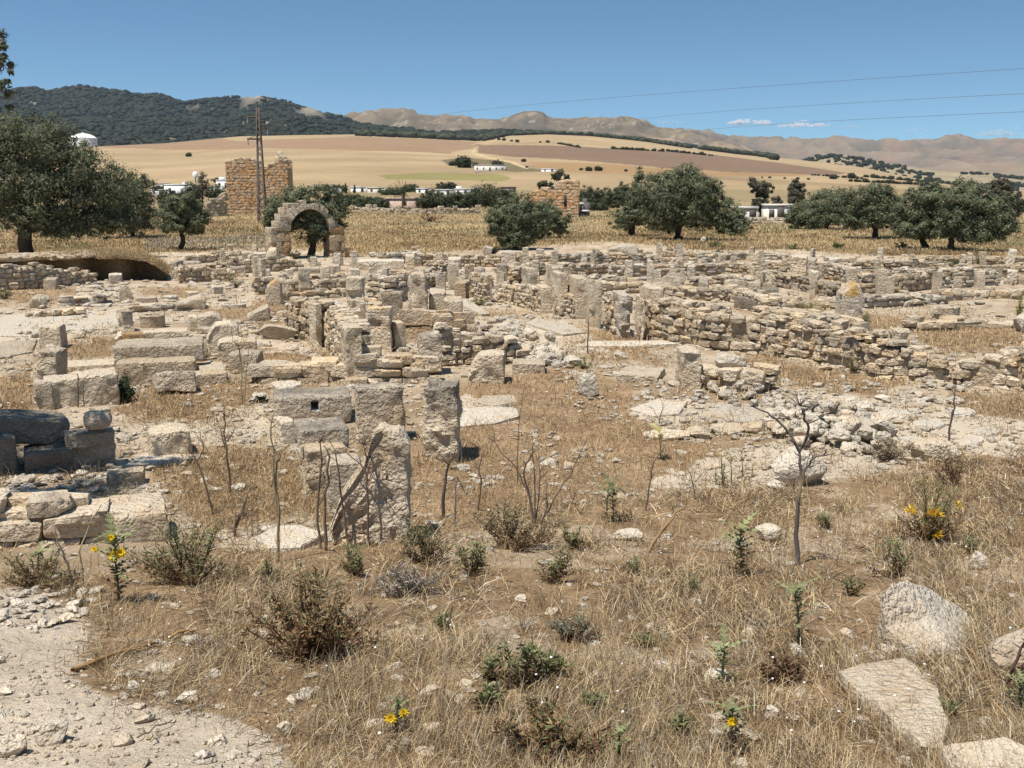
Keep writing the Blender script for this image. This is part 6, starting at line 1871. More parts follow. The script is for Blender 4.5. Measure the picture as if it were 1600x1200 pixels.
def make_grass():
    r = np.random.default_rng(15)
    def pts(n, poly, ymin=None, ymax=None, xr=(-60, 1660), yr=(690, 1260), dens=None):
        q = np.c_[r.uniform(*xr, n), r.uniform(*yr, n)]
        q = q[inpoly(q[:, 0] + r.normal(0, 20, n), q[:, 1] + r.normal(0, 13, n), poly)]
        if dens is not None: q = q[r.random(len(q)) < dens(q)]
        return q
    patch = lambda q: np.clip(.42 + 2.0 * fbm2(q[:, 0], q[:, 1] * 1.6, .011, 3, 61) + .6 * fbm2(q[:, 0], q[:, 1] * 1.5, .04, 2, 62), .1, 1)
    tall = lambda q: np.clip(.3 + 2.2 * fbm2(q[:, 0], q[:, 1] * 1.6, .009, 3, 63), .03, 1)
    pr = lambda q: ppm(Yrow(q[:, 1])) * .64                     # picture pixels per metre
    parts = []
    q = pts(230000, GRASS_FG, dens=patch); n = len(q)          # matted straw
    parts.append(blades(q[:, 0], q[:, 1], r.uniform(.05, .20, n), np.maximum(.0018, .55 / pr(q)) * r.uniform(.6, 1.5, n), r.uniform(.0, .45, n), r, ['straw', 'brown', 'umber', 'grey', 'pale', 'gold'], [.28, .27, .17, .10, .08, .1], .7, .004))
    q = pts(60000, GRASS_FG, dens=tall); n = len(q)            # standing tufts
    parts.append(blades(q[:, 0], q[:, 1], r.uniform(.06, .22, n) * r.uniform(.6, 1.1, n), np.maximum(.0016, .5 / pr(q)) * r.uniform(.6, 1.1, n), r.uniform(.5, .98, n), r, ['straw', 'brown', 'gold', 'umber', 'grey', 'olive'], [.34, .25, .18, .08, .1, .05], .4))
    # clumped tussocks, each a knot of broken stems
    cq = pts(3000, GRASS_FG, dens=patch); kk = ppm(Yrow(cq[:, 1]))
    for pal, w_, nb, sel in ((['straw', 'gold', 'pale', 'brown'], [.4, .25, .15, .2], 62, np.arange(len(cq)) % 3 == 0), (['brown', 'umber', 'straw', 'gold'], [.42, .26, .2, .12], 62, np.arange(len(cq)) % 3 == 1), (['umber', 'brown', 'grey', 'olive'], [.35, .3, .22, .13], 46, np.arange(len(cq)) % 3 == 2)):
        c_ = np.repeat(cq[sel], nb, 0); ks = np.repeat(kk[sel], nb); rad = np.repeat(r.uniform(.03, .14, sel.sum()), nb); hs = np.repeat(r.uniform(.6, 1.5, sel.sum()), nb); n = len(c_)
        q = c_ + np.c_[r.normal(0, 1, n) * rad * ks, r.normal(0, 1, n) * rad * ks * .5]
        parts.append(blades(q[:, 0], q[:, 1], r.uniform(.04, .14, n) * hs, np.maximum(.002, .6 / pr(q)) * r.uniform(.6, 1.5, n), r.uniform(.15, .9, n), r, pal, w_, .8))
    q = pts(9000, PATH_FG, dens=lambda q: np.clip(.18 + 1.4 * fbm2(q[:, 0], q[:, 1] * 1.6, .02, 3, 68), .02, 1)); n = len(q)
    parts.append(blades(q[:, 0], q[:, 1], r.uniform(.03, .14, n), np.maximum(.0018, .5 / pr(q)), r.uniform(.0, .3, n), r, ['straw', 'brown', 'umber', 'grey'], [.3, .35, .2, .15], .6, .004))
    o = mk("dry_grass", *cat(parts)[:2], M_STRAW, None, cat(parts)[2])
    tag(o, "matted straw and dry grass of the near bank", None, None, "stuff")
    # stubble of the brown courts
    parts = []
    for k, pol in enumerate(BROWN):
        a = np.array(pol, float); lo, hi = a.min(0), a.max(0)
        nn = int(min(22000, (hi[0] - lo[0]) * (hi[1] - lo[1]) * .42))
        q = pts(nn, pol, xr=(lo[0], hi[0]), yr=(lo[1], hi[1])); n = len(q)
        if n: parts.append(blades(q[:, 0], q[:, 1], r.uniform(.03, .13, n) * (1 + (Yrow(q[:, 1]) - 10) * .01), np.maximum(.003, .6 / pr(q)) * r.uniform(.6, 1.1, n), r.uniform(.1, .95, n), r, ['brown', 'gold', 'straw', 'umber', 'olive'], [.40, .18, .24, .10, .05], .6))
    # thin tufts everywhere in the ruins
    N = 42000
    q = np.c_[r.uniform(-40, 1640, N), r.uniform(396, 860, N)]
    g = fbm2(q[:, 0], q[:, 1] * 2.4, .016, 3, 64) + .5 * fbm2(q[:, 0], q[:, 1] * 2.4, .07, 2, 65)
    q = q[g > .12]; n = len(q)
    parts.append(blades(q[:, 0], q[:, 1], r.uniform(.06, .26, n), np.maximum(.003, .6 / pr(q)), r.uniform(.3, .98, n), r, ['brown', 'straw', 'gold', 'umber', 'olive'], [.36, .26, .2, .08, .10], .6))
    V, Q, C = cat(parts); o = mk("dry_grass", V, Q, M_STRAW, None, C)
    tag(o, "short brown stubble between the ruins", None, None, "stuff")
    # the golden field
    N = 240000
    q = np.c_[r.uniform(-60, 1660, N), 400 - 78 * r.random(N) ** 1.35]
    lim = np.interp(q[:, 0], [-400, 0, 100, 260, 340, 430, 560, 760, 960, 1100, 1240, 1420, 1700], [400, 402, 398, 394, 392, 388, 398, 390, 378, 392, 390, 402, 402])
    x, y, z = Pa(q[:, 0], q[:, 1])
    g = fbm2(x, y, .05, 3, 66)
    q = q[(q[:, 1] < lim + r.normal(0, 1.5, N)) & (r.random(N) < .35 + 1.3 * np.clip(g + .25, 0, 1))]; n = len(q)
    x, y, z = Pa(q[:, 0], q[:, 1]); g = fbm2(x, y, .045, 3, 67) + .5 * fbm2(x, y, .2, 2, 69)
    gy = (q[:, 0] > 225) & (q[:, 0] < 445) & (q[:, 1] > 371 + 6 * g) & (q[:, 1] < 390 + 6 * g)
    V1 = []
    for sel, pal, w in (((g > .02) & ~gy, ['gold', 'straw', 'brown'], [.50, .30, .2]), ((g <= .02) & (g > -.22) & ~gy, ['brown', 'gold', 'umber', 'olive'], [.45, .3, .12, .13]), ((g <= -.22) & ~gy, ['olive', 'brown', 'green', 'gold'], [.4, .28, .12, .2]), (gy, ['grey', 'brown', 'olive', 'umber'], [.5, .25, .15, .1])):
        s = q[sel]; m = len(s)
        if m: V1.append(blades(s[:, 0], s[:, 1], r.uniform(.10, .30, m), np.maximum(.02, .75 / pr(s)), r.uniform(.4, .95, m), r, pal, w, .4))
    V, Q, C = cat(V1); o = mk("dry_grass", V, Q, M_STRAW, None, C)
    tag(o, "tall golden grass of the field beyond the ruins", None, None, "stuff")

def make_snails():
    """bleached snail shells clinging to the dry stems"""
    r = np.random.default_rng(93); A = Acc(); n = 240
    q = np.c_[r.uniform(-20, 1620, n), r.uniform(740, 1200, n)]; q = q[inpoly(q[:, 0], q[:, 1], GRASS_FG)]
    q = q[fbm2(q[:, 0], q[:, 1], .008, 2, 94) > -.1]
    x, y, z = Pa(q[:, 0], q[:, 1])
    for i in range(len(q)):
        p, Q = blob_t(i % 12, 3); s = r.uniform(.007, .014) * max(1, y[i] / 7)
        A.add(p * s * np.array([1, 1, .8]) + np.array([x[i], y[i], z[i] + r.uniform(.03, .20)]), Q, (.80, .78, .74, 1))
    tag(A.build("snail_shells", M_PAINT, None, True), "tiny bleached snail shells on the dry stems", None, None, "stuff")

# ------------------------------------------------------------------ living and dead plants
class Tri:
    def __init__(s): s.v, s.c, s.q = [], [], []
    def leaf(s, a, d, nrm, L, w, col, fold=.12):
        side = np.cross(d, nrm); side /= np.linalg.norm(side) + 1e-9
        i = len(s.v); m = a + d * L * .45
        s.v += [a, m + side * w * .5 + nrm * fold * w, a + d * L, m - side * w * .5 + nrm * fold * w]
        s.q.append([i, i + 1, i + 2, i + 3]); s.c += [(*col, 1)] * 4
    def spiny(s, a, d, L, w, col, r, up=.2):
        """lobed thistle leaf: spikes left and right of a drooping midrib"""
        nrm = np.array([0, 0, 1.0]); side = np.cross(d, nrm); side /= np.linalg.norm(side) + 1e-9
        p = np.array(a, float); dd = np.array(d, float)
        n = 4
        for k in range(n):
            q = p + dd * L / n
            ww = w * (1 - .2 * k) * r.uniform(.7, 1.2)
            cc = np.array(col) * r.uniform(.75, 1.3)
            for sg in (-1, 1):
                i = len(s.v)
                s.v += [p, p + side * sg * ww + dd * L * .22 + nrm * ww * r.uniform(-.2, .45), q, q - (q - p) * .3]
                s.q.append([i, i + 1, i + 2, i + 3]); s.c += [(*cc, 1)] * 4
            p = q; dd = dd + np.array([0, 0, -up * r.random()]); dd /= np.linalg.norm(dd)
        i = len(s.v); s.v += [p - side * w * .12, p + dd * L * .3, p + side * w * .12, p]; s.q.append([i, i + 1, i + 2, i + 3]); s.c += [(*col, 1)] * 4
    def build(s, name, parent=None, mat=None):
        return mk(name, np.array(s.v), np.array(s.q), mat or M_PLANT, parent, np.array(s.c))

GR = np.array([.19, .205, .095]); GRB = np.array([.21, .215, .125])
def thistle(label, px, base, top, seed, col=GR, dead=.3, flowers=(), n=26, group="spiny thistles of the near bank", width=1.0, name="thistle"):
    """upright spiny thistle from (px, base) to row top; flowers at (px, py, size px)"""
    r = np.random.default_rng(seed)
    b = P(px, base); Y = b.y; k = ppm(Y); H = at(px, top, Y).z - b.z
    t = empty(name, b, label, "thistle", group)
    lean = r.normal(0, .06, 2) * H
    stem = wiggle([(0, 0, -.03), (lean[0] * .4, lean[1] * .4, H * .5), (lean[0], lean[1], H * .96)], 3, H * .015, r)
    A = Acc(); V, Q = tube(stem, np.linspace(.008, .003, len(stem)) * max(1, H / .4), 5); A.add(V, Q, (*(col * .9), 1)); A.build("stem", M_PLANT, t)
    Tm = Tri()
    for i in range(n):
        f = (i + .5) / n; f = f ** .85
        p = np.array([lean[0] * f, lean[1] * f, H * f]); az = i * 2.4 + r.normal(0, .3); el = r.uniform(.15, .75)
        d = np.array([math.cos(az) * math.cos(el), math.sin(az) * math.cos(el), math.sin(el)])
        L = H * (.30 if f < .75 else .40) * r.uniform(.55, 1.25) * width * (1 - .35 * max(0, f - .6))
        c = col * r.uniform(.7, 1.35) if f > dead * r.uniform(.6, 2.2) else np.array([.24, .16, .085]) * r.uniform(.6, 1.2)
        Tm.spiny(p, d, L, L * .32, c, r)
    Tm.build("leaves", t)
    for fx, fy, fs in flowers:
        c = np.array(at(fx, fy, Y) - b); c[1] -= .03; R = fs / k / 2
        Fm = Tri()
        for ring, (rr, el, cc) in enumerate(((1, .25, (.86, .58, .02)), (.7, .7, (.80, .52, .015)), (.35, 1.1, (.62, .36, .01)))):
            for q in range(11):
                az = 2 * math.pi * q / 11 + ring * .3; d = np.array([math.cos(az) * math.cos(el), -math.sin(el) * .6 + math.sin(az) * .2, math.sin(az) * math.cos(el) + math.sin(el) * .4]); d /= np.linalg.norm(d)
                Fm.leaf(c, d, np.array([0, -1, .4]), R * rr * r.uniform(.85, 1.15), R * .38, np.array(cc) * r.uniform(.85, 1.1))
        Fm.build("flower_head", t)
        Fg = Tri()
        for q in range(9):
            az = 2 * math.pi * q / 9; d = np.array([math.cos(az), .35, math.sin(az) - .2]); d /= np.linalg.norm(d)
            Fg.leaf(c + np.array([0, .012, 0]), d, np.array([0, -1, 0]), R * 1.25, R * .3, col * .9)
        Fg.build("bract", t)
        A = Acc(); V, Q = tube([(lean[0] * .7, lean[1] * .7, max(.05, min(H * .8, c[2] - .08))), tuple(c + np.array([0, .02, 0]))], [.004, .005], 5); A.add(V, Q, (*col, 1)); A.build("flower_stalk", M_PLANT, t)
    return t

def bush(label, px, base, w, h, seed, cols, n=900, stems=14, leaf=None, name="bush", cat_="bush", group=None, dead=.35, deadc=(.20, .135, .075), spiky=True, pw=.14):
    """many stemmed low plant: w, h in photo pixels"""
    r = np.random.default_rng(seed)
    b = P(px, base); k = ppm(b.y); W, H = w / k, h / k
    t = empty(name, b, label, cat_, group)
    A = Acc(); Tm = Tri(); lf = (leaf or .16 * H)
    for s in range(stems):
        az = r.uniform(0, 6.28); rad = W / 2 * r.random() ** .6
        e = np.array([math.cos(az) * rad, math.sin(az) * rad * .8, H * r.uniform(.25, 1.1) * (1 - .35 * (rad / (W / 2)) ** 2)])
        st = wiggle([(r.normal(0, W * .06), r.normal(0, W * .06), -.03), tuple(e * np.array([.55, .55, .5])), tuple(e)], 2, .02 * H, r)
        V, Q = tube(st, np.linspace(.006, .002, len(st)) * max(1, H / .35), 4); A.add(V, Q, (*(np.array(deadc) * r.uniform(.6, 1.2)), 1))
        P3 = np.array([list(p) for p in st])
        for i in range(n // stems):
            f = r.random() ** .7; u = f * (len(P3) - 1); a = int(min(u, len(P3) - 2)); p = P3[a] + (P3[a + 1] - P3[a]) * (u - a) + r.normal(0, pw * .3 * H, 3) * (.4 + f)
            p[2] = max(p[2], 0.01)
            d = r.normal(0, 1, 3); d[2] = abs(d[2]) * .8 + .1; d /= np.linalg.norm(d)
            if p[2] / H < dead * r.uniform(.3, 1.6): c = np.array(deadc) * r.uniform(.5, 1.5)
            else: c = np.array(cols[int(r.integers(len(cols)))]) * r.uniform(.7, 1.35)
            L = lf * r.uniform(.5, 1.3)
            Tm.leaf(p, d, np.cross(d, r.normal(0, 1, 3)), L, L * (.22 if spiky else .45), c)
    A.build("stems", M_PLANT, t); Tm.build("leaves", t)
    return t

def stalk(label, lines, seed, col=(.16, .12, .09), w0=5.0, group="dead stalks of tall weeds", umbels=(), name="dead_stalk", twigs=6, pale=None):
    """dry stalk: lines of photo pixels at one distance, first point of the first line on the ground"""
    r = np.random.default_rng(seed)
    b = P(*lines[0][0]); Y = b.y; k = ppm(Y)
    t = empty(name, b, label, "dead stalk", group)
    A = Acc()
    for li, ln in enumerate(lines):
        dy = 0 if li == 0 else r.normal(0, .05)
        p3 = [np.array(at(q[0], q[1], Y) - b) + np.array([0, dy * i / max(1, len(ln) - 1), 0]) for i, q in enumerate(ln)]
        if li == 0: p3[0][2] = -.06
        st = wiggle([tuple(p) for p in p3], 3, .22 * w0 / k, r)
        wa = w0 / k / 2 * (1 if li == 0 else .62); V, Q = tube(st, np.linspace(wa, wa * .45, len(st)), 6)
        c = np.tile(np.array([*col, 1.0]), (len(V), 1)); c[:, :3] *= r.uniform(.8, 1.25, (len(V), 1))
        if pale is not None: m = (V[:, 2] > pale[0]) & (V[:, 2] < pale[1]); c[m, :3] = (.42, .33, .2)
        A.add(V, Q, c)
        for _ in range(twigs):
            i = int(r.integers(1, len(st))); p = np.array(st[i]); d = r.normal(0, 1, 3); d[2] = abs(d[2]); d /= np.linalg.norm(d); L = r.uniform(8, 26) / k
            V, Q = tube([tuple(p), tuple(p + d * L * .6), tuple(p + d * L + np.array([0, 0, .1 * L]))], [.28 * w0 / k / 2, .2 * w0 / k / 2, .08 * w0 / k / 2], 4); A.add(V, Q, (*(np.array(col) * .9), 1))
    A.build("stem", M_STRAW, t, True)
    for ux, uy, ur in umbels:
        A = Acc(); c = np.array(at(ux, uy, Y) - b)
        for q in range(16):
            az = r.uniform(0, 6.28); el = r.uniform(-.1, 1.2); d = np.array([math.cos(az) * math.cos(el), math.sin(az) * math.cos(el), math.sin(el)]); L = ur / k * r.uniform(.6, 1.1)
            V, Q = tube([tuple(c), tuple(c + d * L)], [.9 / k, .5 / k], 3); A.add(V, Q, (*col, 1))
        A.build("umbel", M_STRAW, t)
    return t

def make_plants():
    BR, GY = (.17, .125, .09), (.24, .205, .17)
    S_ = stalk
    S_("tall forked fennel stalk with a dry umbel, standing alone on the right", [[(1247, 882), (1246, 810), (1252, 735), (1248, 702)], [(1248, 704), (1236, 680), (1222, 664), (1200, 645), (1178, 636)], [(1249, 706), (1262, 668), (1254, 645), (1250, 634)], [(1253, 758), (1258, 728), (1268, 712), (1286, 706)]], 1, (.15, .125, .11), 8, umbels=[(1250, 634, 26), (1178, 636, 14)], pale=(.62, .85))
    S_("left stem of the dark pair before the notched pier", [[(502, 855), (496, 795), (503, 718), (500, 690)], [(497, 790), (510, 760), (503, 738)]], 2, BR, 4.5, umbels=[(500, 690, 12)])
    S_("straight right stem of the dark pair before the notched pier", [[(508, 858), (508, 790), (511, 735), (515, 715), (506, 696)]], 3, BR, 5)
    S_("slanting thin stalk in front of the grey sunken block", [[(546, 850), (534, 780), (528, 730), (520, 698)]], 4, BR, 4)
    S_("stalk with a feathery dry umbel before the notched pier", [[(576, 850), (574, 770), (571, 735), (574, 715), (566, 692)], [(572, 738), (556, 720), (536, 706)], [(573, 722), (580, 706)]], 5, BR, 4, umbels=[(568, 694, 24)])
    S_("short dark stick against the tooled face of the notched pier", [[(602, 845), (603, 790), (603, 735)], [(602, 812), (597, 795)]], 6, BR, 4)
    S_("dark branched stalk right of the notched pier", [[(692, 810), (694, 765), (700, 728), (712, 702)], [(700, 730), (698, 716)]], 7, (.13, .1, .085), 6, twigs=3)
    S_("thin upright dead stem right of the dark branched stalk", [[(711, 822), (712, 780), (713, 740)], [(714, 745), (722, 762), (730, 776)]], 8, GY, 3.5)
    S_("little forked stalk left of the big dead shrub", [[(746, 800), (752, 750), (748, 735), (755, 705)], [(748, 735), (741, 722)]], 9, BR, 3.5)
    t = S_("large many stemmed dead shrub in the middle of the bank", [[(838, 828), (828, 780), (818, 740), (822, 725), (836, 702)], [(838, 826), (836, 770), (834, 720), (830, 676)], [(838, 826), (826, 770), (806, 730), (782, 706), (768, 682)], [(840, 826), (866, 778), (892, 742), (904, 712), (916, 682)], [(836, 826), (843, 760), (842, 720)], [(842, 822), (856, 790), (854, 762)]], 10, (.145, .11, .095), 4, twigs=7)
    S_("jointed pale hollow stalk at the left of the stalk group", [[(433, 872), (436, 808), (431, 740), (432, 722)], [(433, 800), (428, 720), (425, 668), (431, 640)], [(433, 722), (440, 706), (456, 690)]], 11, (.30, .235, .15), 5)
    S_("slender forked stalk in the left brown court", [[(360, 772), (356, 725), (352, 690), (350, 650)], [(354, 690), (366, 672)], [(352, 700), (340, 660)]], 12, BR, 4, umbels=[(350, 650, 10)])
    S_("leaning stalk left of the slender forked one", [[(334, 802), (320, 755), (306, 718), (290, 694)], [(306, 722), (318, 702), (312, 680)]], 13, BR, 4)
    S_("pair of tall pale stems beside the cracked block", [[(378, 632), (378, 590), (374, 545), (364, 532)], [(382, 630), (384, 580), (388, 542), (376, 530)], [(384, 575), (396, 552)]], 14, (.36, .27, .16), 3, umbels=[(374, 540, 12)])
    S_("dark thin weed by the upright grey slab", [[(123, 640), (122, 610), (121, 584)], [(131, 632), (131, 590)]], 15, BR, 3, twigs=3)
    S_("bent reddish stalk at the edge of the pale ground", [[(1008, 800), (1014, 760), (1020, 725), (1040, 694)], [(1016, 750), (1024, 738)]], 16, (.22, .16, .125), 4, twigs=2)
    S_("thick broken orange stalk leaning over the straw", [[(1005, 868), (1030, 835), (1052, 808), (1068, 792)]], 17, (.36, .24, .125), 6)
    S_("dark bare sapling on the pale pavement", [[(1482, 690), (1487, 655), (1490, 630), (1493, 600)], [(1487, 655), (1496, 636)]], 18, (.14, .11, .10), 4, twigs=6)
    S_("thin tall weed in the sunny court by the orthostats", [[(918, 552), (919, 520), (919, 495)]], 19, BR, 2.5, twigs=4)
    S_("grey dead stalk at the upper rim of the near path", [[(115, 922), (106, 880), (94, 855), (84, 822)], [(94, 856), (90, 870)]], 20, GY, 4.5)
    S_("pale bent straw stalk beside the yellow flowered thistle", [[(131, 918), (124, 862), (140, 820), (158, 788)]], 21, (.50, .40, .24), 3)
    S_("dark reddish broken stalks at the right edge before the grey boulder", [[(1570, 1080), (1582, 1045), (1604, 1000)], [(1572, 1078), (1592, 1040), (1610, 1020)], [(1578, 1082), (1600, 1050)]], 22, (.13, .075, .055), 8)
    S_("slanting dead stick by the left green bush", [[(362, 836), (374, 810), (386, 772)], [(364, 832), (372, 806)]], 23, (.18, .13, .10), 6, umbels=[(382, 806, 26)])
    S_("fine upright straw in the middle of the brown court", [[(808, 756), (809, 700), (812, 650), (820, 600)]], 24, BR, 1.8)
    S_("small dead twig fan by the stone kerb", [[(1030, 668), (1032, 650), (1036, 632)], [(1031, 660), (1022, 640)]], 25, BR, 2.2, twigs=6)
    S_("small twiggy weed on the pale ground before the fennel", [[(1088, 784), (1082, 755), (1078, 738)], [(1083, 758), (1096, 742)]], 26, BR, 2.5, twigs=5)
    S_("tiny dead stem in the right bank grass", [[(1410, 800), (1418, 780), (1440, 760)]], 27, BR, 2.5, twigs=2)
    # sticks lying on the ground
    def stick(label, a, c, w, col):
        p, q = P(*a), P(*c); r = np.random.default_rng(int(a[0])); st = wiggle([p + Vector((0, 0, .02)), p.lerp(q, .5) + Vector((0, 0, .035)), q + Vector((0, 0, .02))], 3, .006, r)
        k = ppm(p.y); V, Q = tube([v - p for v in st], np.linspace(w / k / 2, w / k / 3, len(st)), 6); o = mk("fallen_stick", V, Q, M_STRAW, None, (*col, 1), True); o.location = p
        tag(o, label, "stick", "fallen sticks")
    stick("long brown fallen stick pointing at the near path", (114, 1056), (242, 1010), 8, (.33, .2, .09)); stick("orange fallen stalk behind the flat whitish stone", (265, 1002), (306, 990), 6, (.40, .24, .1))
    stick("tan broken stem lying across the big flat slab", (1352, 1108), (1412, 1136), 5, (.40, .28, .15)); stick("pale curved root over the top of the big flat slab", (1290, 1056), (1440, 1048), 4, (.34, .27, .19))
    stick("thin grey stick on the lower path", (215, 1160), (270, 1130), 3, (.2, .16, .12)); stick("pale straw stem left of the bitten yellow thistle", (236, 1166), (248, 1152), 3, (.5, .4, .25))
    # thistles
    th = thistle
    th("left near thistle with three yellow flowers", 186, 940, 830, 31, flowers=((180, 866, 20), (192, 861, 18), (176, 838, 14), (150, 856, 11)), n=30)
    th("short thistle with two yellow daisy heads in the bottom middle", 620, 1150, 1092, 32, GR * .9, flowers=((612, 1117, 20), (632, 1108, 16)), n=18)
    th("thistle with a single yellow head in the lower right straw", 1140, 1178, 1100, 33, flowers=((1141, 1122, 17),), n=24)
    th("bright green seedling thistle over the flat cream stone", 1128, 1072, 1000, 34, GR * 1.15, .1, n=20)
    th("tall jagged green thistle left of the big pale boulder", 1248, 1010, 918, 35, GR, .25, n=22)
    th("feathery green thistle left of the cream loaf shaped stone", 1158, 900, 822, 36, GR, .3, n=26, width=1.3)
    bush("green thistle in the right grass under the yellow flowered bush", 1392, 904, 75, 72, 37, ((.18,.20,.085),(.24,.24,.12),(.20,.19,.10)), 680, 9, .05, "thistle", "thistle", "spiny thistles of the near bank", dead=.4)
    bush("bushy green thistle in front of the notched pier", 560, 900, 63, 60, 38, ((.18,.20,.085),(.24,.24,.12),(.20,.19,.10)), 760, 9, .05, "thistle", "thistle", "spiny thistles of the near bank", dead=.4)
    bush("green thistle at the lower centre, tallest of its cluster", 818, 1074, 89, 85, 39, ((.18,.20,.085),(.24,.24,.12),(.20,.19,.10)), 840, 9, .05, "thistle", "thistle", "spiny thistles of the near bank", dead=.4)
    bush("pale green thistle low in the centre straw", 770, 1064, 50, 48, 40, ((.18,.20,.085),(.24,.24,.12),(.20,.19,.10)), 520, 9, .05, "thistle", "thistle", "spiny thistles of the near bank", dead=.4)
    bush("light green thistle rosette at the bottom of the centre", 762, 1112, 42, 40, 41, ((.18,.20,.085),(.24,.24,.12),(.20,.19,.10)), 600, 9, .05, "thistle", "thistle", "spiny thistles of the near bank", dead=.4)
    bush("green thistle right of the tall centre one", 858, 1064, 52, 50, 42, ((.18,.20,.085),(.24,.24,.12),(.20,.19,.10)), 680, 9, .05, "thistle", "thistle", "spiny thistles of the near bank", dead=.4)
    th("small thistle beside the pale paving of the right bank", 1130, 765, 726, 43, GR, .1, n=16)
    th("thin green thistle by the big dead shrub", 946, 812, 752, 44, GR * .8, .2, n=22)
    th("dark green thistle behind the flat pale stone", 958, 818, 762, 45, GR * .7, .3, n=22)
    bush("small green thistle at the right of the dead shrub", 894, 864, 42, 40, 46, ((.18,.20,.085),(.24,.24,.12),(.20,.19,.10)), 600, 9, .05, "thistle", "thistle", "spiny thistles of the near bank", dead=.4)
    bush("green thistle at the foot of the big dead shrub", 862, 914, 68, 65, 47, ((.18,.20,.085),(.24,.24,.12),(.20,.19,.10)), 680, 9, .05, "thistle", "thistle", "spiny thistles of the near bank", dead=.4)
    bush("green thistle under the dead shrub's left side", 735, 904, 68, 65, 48, ((.18,.20,.085),(.24,.24,.12),(.20,.19,.10)), 760, 9, .05, "thistle", "thistle", "spiny thistles of the near bank", dead=.4)
    th("low green thistle at the left end of the bank", 60, 900, 862, 49, GR, .3, n=22, width=1.7)
    th("green thistle tuft in the bottom right corner straw", 1590, 1110, 1060, 50, GR, .2, n=20, width=1.4)
    th("slim green thistle at the bottom edge of the picture's straw", 968, 1198, 1140, 51, GR, .2, n=22)
    th("yellow tipped weed at the edge of the pale ground", 1032, 720, 672, 52, np.array([.26, .25, .07]), .1, n=16, width=1.3)
    for i, (x, b_, t_) in enumerate(((1128, 770, 706), (1142, 764, 712), (1160, 750, 712), (1175, 748, 722), (1118, 762, 730))):
        th("slim yellow green weed spike on the pale ground before the stone heap", x, b_, t_, 60 + i, np.array([.24, .225, .085]), .25, n=20, width=.45, group="weed spikes before the stone heap", name="weed")
    # bushes
    b = bush
    G1, G2, G3 = (.165, .185, .078), (.215, .22, .105), (.12, .13, .065)
    b("big green spiny bush with brown skirts at the left of the bank", 300, 908, 190, 100, 71, (G1, G2, G3), 3600, 26, .045, "thistle_bush", dead=.42)
    b("large brown and green thistle thicket in the left foreground", 480, 1030, 215, 125, 72, ((.17, .18, .08), (.24, .2, .1), (.25, .18, .095)), 4600, 38, .045, "thistle_bush", dead=.72, deadc=(.19, .115, .06))
    tb = b("yellow flowered spiny bush on the right bank", 1452, 850, 112, 96, 73, (G1, G2, G1), 2600, 22, .05, "thistle_bush", dead=.45, deadc=(.2, .12, .06))
    Yb = P(1452, 850).y; k = ppm(Yb); Fm = None
    for fx, fy, fs in ((1460, 806, 26), (1423, 800, 20), (1466, 838, 16), (1500, 790, 12)):
        Fm = Tri(); r = np.random.default_rng(int(fx)); c = np.array(at(fx, fy, Yb - .25) - P(1452, 850))
        for q in range(26):
            d = r.normal(0, 1, 3); d[2] = abs(d[2]); d /= np.linalg.norm(d); Fm.leaf(c + r.normal(0, .012, 3), d, np.cross(d, r.normal(0, 1, 3)), fs / k * .6, fs / k * .14, np.array([.78, .50, .04]) * r.uniform(.7, 1.1))
        Fm.build("flower_head", tb)
    b("dry brown bush with green tips above the yellow flowered one", 1490, 760, 70, 62, 74, (G1, (.25, .2, .1)), 1300, 18, .05, "thistle_bush", dead=.75, deadc=(.22, .14, .085))
    b("dark green bush in the shade of the long upright slab", 196, 628, 34, 46, 75, ((.06, .075, .04), (.085, .10, .05)), 1500, 16, .06, "shrub", dead=.05, spiky=False)
    b("bleached dead scrub under the stone heap's right end", 1385, 722, 80, 42, 76, ((.30, .25, .17), (.22, .19, .10)), 1300, 18, .06, "dry_bush", dead=.5, deadc=(.25, .19, .13))
    b("brown dry thicket around the foot of the big dead shrub", 800, 860, 150, 66, 77, ((.27, .20, .115), (.15, .15, .07), (.33, .26, .16)), 3400, 30, .05, "dry_bush", dead=.6, deadc=(.22, .15, .085))
    b("brown dry thicket at the bottom middle", 860, 1190, 210, 84, 78, ((.26, .18, .095), (.14, .15, .065)), 3600, 30, .04, "dry_bush", dead=.75, deadc=(.20, .125, .065))
    b("grey matted scrub right of the left thicket", 640, 930, 120, 44, 79, ((.33, .29, .235), (.25, .21, .16)), 2200, 26, .04, "dry_bush", dead=.4, deadc=(.3, .26, .21))
    b("woolly grey herb in the middle straw", 900, 1000, 90, 44, 80, ((.22, .21, .16), (.16, .165, .11)), 1300, 18, .035, "herb", dead=.4, deadc=(.12, .085, .06))
    b("dry skeleton of a thistle behind the notched pier", 665, 880, 80, 58, 81, ((.24, .18, .11), (.13, .15, .065)), 1300, 18, .05, "dry_bush", dead=.55)
    b("sprawling dry plant with green shoots left of the bank's edge", 60, 920, 150, 52, 82, ((.2, .19, .085), (.3, .24, .14)), 2200, 24, .045, "dry_bush", dead=.45)
    b("brown tangle left of the big pale boulder", 1225, 1065, 80, 50, 83, ((.25, .17, .09),), 1200, 16, .04, "dry_bush", dead=.8, deadc=(.17, .105, .06))
